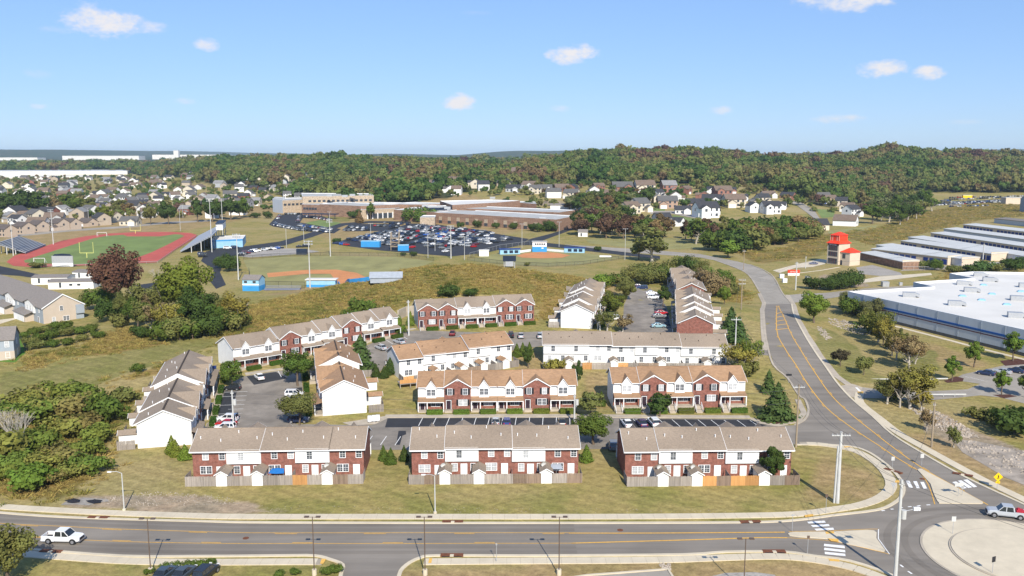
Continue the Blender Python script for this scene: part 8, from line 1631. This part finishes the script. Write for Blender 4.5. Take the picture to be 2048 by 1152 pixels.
def forest():
    R = random.Random(77); pts = []; y = 800.0
    while y < 4600:
        sp = 9.6 if y < 1800 else 9.6 + (y - 1800) * .012
        x = -.68 * y - 60
        while x < .68 * y + 60:
            xx, yy = x + R.uniform(-.5, .5) * sp, y + R.uniform(-.5, .5) * sp
            if wooded(np.array(xx), np.array(yy)) and R.random() < .95 and not (yy > 3300 and xx < -.34 * yy):
                ok = True
                for (a, b) in HPOS:
                    if abs(a - xx) < 13 and -36 < yy - b < 11: ok = False; break
                if ok: s = R.choice((R.uniform(1.0, 1.5), R.uniform(1.4, 2.3))) * (1 if y < 1800 else min(1.5, sp / 9.6 * .8)) * (.72 + .75 * max(0, min(1, .5 + noise3((xx / 75, yy / 75, 0))))); pts.append((xx, yy, h(xx, yy) - .5, s * 1.05, s * R.uniform(.85, 1.2) * (1 if y < 2400 else .8), R.uniform(0, 6.28), R.randrange(6)))
            x += sp
        y += sp
    return pts
HPOS = [(o.location.x, o.location.y) for o in bpy.data.objects if o.name.startswith(('house', 'warehouse'))and o.location.y > 650]
fp = forest()
scatter('forest', fp, FT, 'rolling autumn wood in greens and rust browns across the hills behind', 'forest')
def town_trees():
    R = random.Random(78); pts = []
    y = 640.0
    while y < 1900:
        sp = 13 + (y - 640) * .004; x = -.68 * y
        while x < .06 * y:
            xx, yy = x + R.uniform(-.5, .5) * sp, y + R.uniform(-.5, .5) * sp; px = 1024 + 1745 * xx / yy
            lim = np.interp(px, [0, 120, 250, 480, 545, 760, 1000, 1100], [690, 690, 720, 760, 800, 880, 900, 930])
            if yy > lim and not wooded(np.array(xx), np.array(yy)) and R.random() < (.5 if px < 560 else .85):
                if all(abs(a - xx) > 8 or yy - b > 10 or yy - b < -9 for a, b in HPOS): s = R.uniform(.6, 1.15); pts.append((xx, yy, h(xx, yy) - .4, s, s * R.uniform(.85, 1.15), R.uniform(0, 6.28), R.randrange(6)))
            x += sp
        y += sp
    for _ in range(900):
        px = R.uniform(1060, 1740); yy = R.uniform(800, 1070); xx = (px - 1024) / 1745 * yy
        if not wooded(np.array(xx), np.array(yy)) and all(abs(a - xx) > 9 or yy - b > 10 or yy - b < -14 for a, b in HPOS) and R.random() < .5: s = R.uniform(.6, 1.25); pts.append((xx, yy, h(xx, yy) - .4, s, s, R.uniform(0, 6.28), R.randrange(6)))
    return pts
scatter('neighbourhood_trees', town_trees(), FT, 'mixed trees filling the gardens between the far houses', 'trees')

def tuft_mesh(seed, n=26, ht=.8, w=.05, spread=.45):
    R = random.Random(seed); b = MB(); tint = []
    for _ in range(n):
        a = R.uniform(0, 6.28); r = spread * math.sqrt(R.random()); x, y = r * math.cos(a), r * math.sin(a); hh = ht * R.uniform(.5, 1.15); lx, ly = R.gauss(0, .22) * hh + x * .5, R.gauss(0, .22) * hh + y * .5; t = R.uniform(0, 3.14); dx, dy = w * math.cos(t), w * math.sin(t)
        b.poly([(x - dx, y - dy, -.05), (x + dx, y + dy, -.05), (x + dx * .6 + lx * .5, y + dy * .6 + ly * .5, hh * .6), (x + lx, y + ly, hh)]); tint.append(R.random())
    return b, tint
def grass_mat():
    m = leaf_mat('rough_grass'); N = m.node_tree.nodes; L = m.node_tree.links
    oi = [n for n in N if n.type == 'OBJECT_INFO'][0]; rp = N.new('ShaderNodeValToRGB'); cr = rp.color_ramp
    nz = N.new('ShaderNodeTexNoise'); nz.inputs['Scale'].default_value = .06; nz.inputs['Detail'].default_value = 4; L.new(oi.outputs['Location'], nz.inputs['Vector'])
    ad = N.new('ShaderNodeMath'); ad.operation = 'MULTIPLY_ADD'; ad.inputs[1].default_value = .5; L.new(oi.outputs['Random'], ad.inputs[0])
    a0 = N.new('ShaderNodeMath'); a0.operation = 'MULTIPLY_ADD'; a0.inputs[1].default_value = 2.0; a0.inputs[2].default_value = -.75; L.new(nz.outputs[0], a0.inputs[0]); L.new(a0.outputs[0], ad.inputs[2]); L.new(ad.outputs[0], rp.inputs[0])
    cr.elements[0].color = (.12, .13, .034, 1); cr.elements[1].color = (.23, .175, .06, 1)
    for p, c in ((.3, (.19, .175, .047)), (.55, (.34, .25, .085)), (.8, (.3, .225, .075))): e = cr.elements.new(p); e.color = (*c, 1)
    for n in N:
        if n.type == 'MIX_RGB':
            for l in list(n.inputs[1].links): L.remove(l)
            L.new(rp.outputs[0], n.inputs[1]); break
    return m
M['rough_grass'] = grass_mat()
TU = []
for s_ in range(4): b_, t_ = tuft_mesh(s_, 26 if s_ < 3 else 36, .75 if s_ < 3 else 1.2); TU.append(finish_leaf(b_, 'tuft', t_, M['rough_grass']))
def rough():
    R = random.Random(61); pts = []
    for pi, (poly, dens) in enumerate(zip(Z_ROUGH, (.6, .8, .2, .5, .8, .7))):
        X0, X1 = min(p[0] for p in poly), max(p[0] for p in poly); Y0, Y1 = min(p[1] for p in poly), max(p[1] for p in poly)
        n = int(min(22000, (X1 - X0) * (Y1 - Y0) * dens * 1.6)); xs = np.array([R.uniform(X0, X1) for _ in range(n)]); ys = np.array([R.uniform(Y0, Y1) for _ in range(n)])
        ok = inside(poly, xs, ys); zs = H(xs, ys)
        for x, y, z in zip(xs[ok], ys[ok], zs[ok]):
            s = R.uniform(.5, 1.25) * (1 if y < 400 else 1.6); x += R.gauss(0, 2.2); y += R.gauss(0, 2.2); z = h(x, y); pts.append((x, y, z, s * 1.5, s * .55, R.uniform(0, 6.28), R.randrange(4)))
    return pts
rp_ = rough()
scatter('tall_grass', rp_, TU, 'tall dry golden grass over the mound and the waste ground', 'grass')
# air
def haze():
    b = MB().box(-9500, 9500, -600, 15500, -2.5, 160); o = b.build('haze', M['wire']); o.data.materials.clear()
    m = bpy.data.materials.new('haze_air'); m.use_nodes = True; N = m.node_tree.nodes; N.clear(); out = N.new('ShaderNodeOutputMaterial'); v = N.new('ShaderNodeVolumePrincipled')
    v.inputs['Color'].default_value = (.62, .82, 1, 1); v.inputs['Density'].default_value = HAZE; v.inputs['Anisotropy'].default_value = 0.0
    m.node_tree.links.new(v.outputs[0], out.inputs['Volume']); o.data.materials.append(m); tag(o, 'thin blue haze over the far hills', 'haze', kind='stuff')
HAZE = 0.000055
haze()
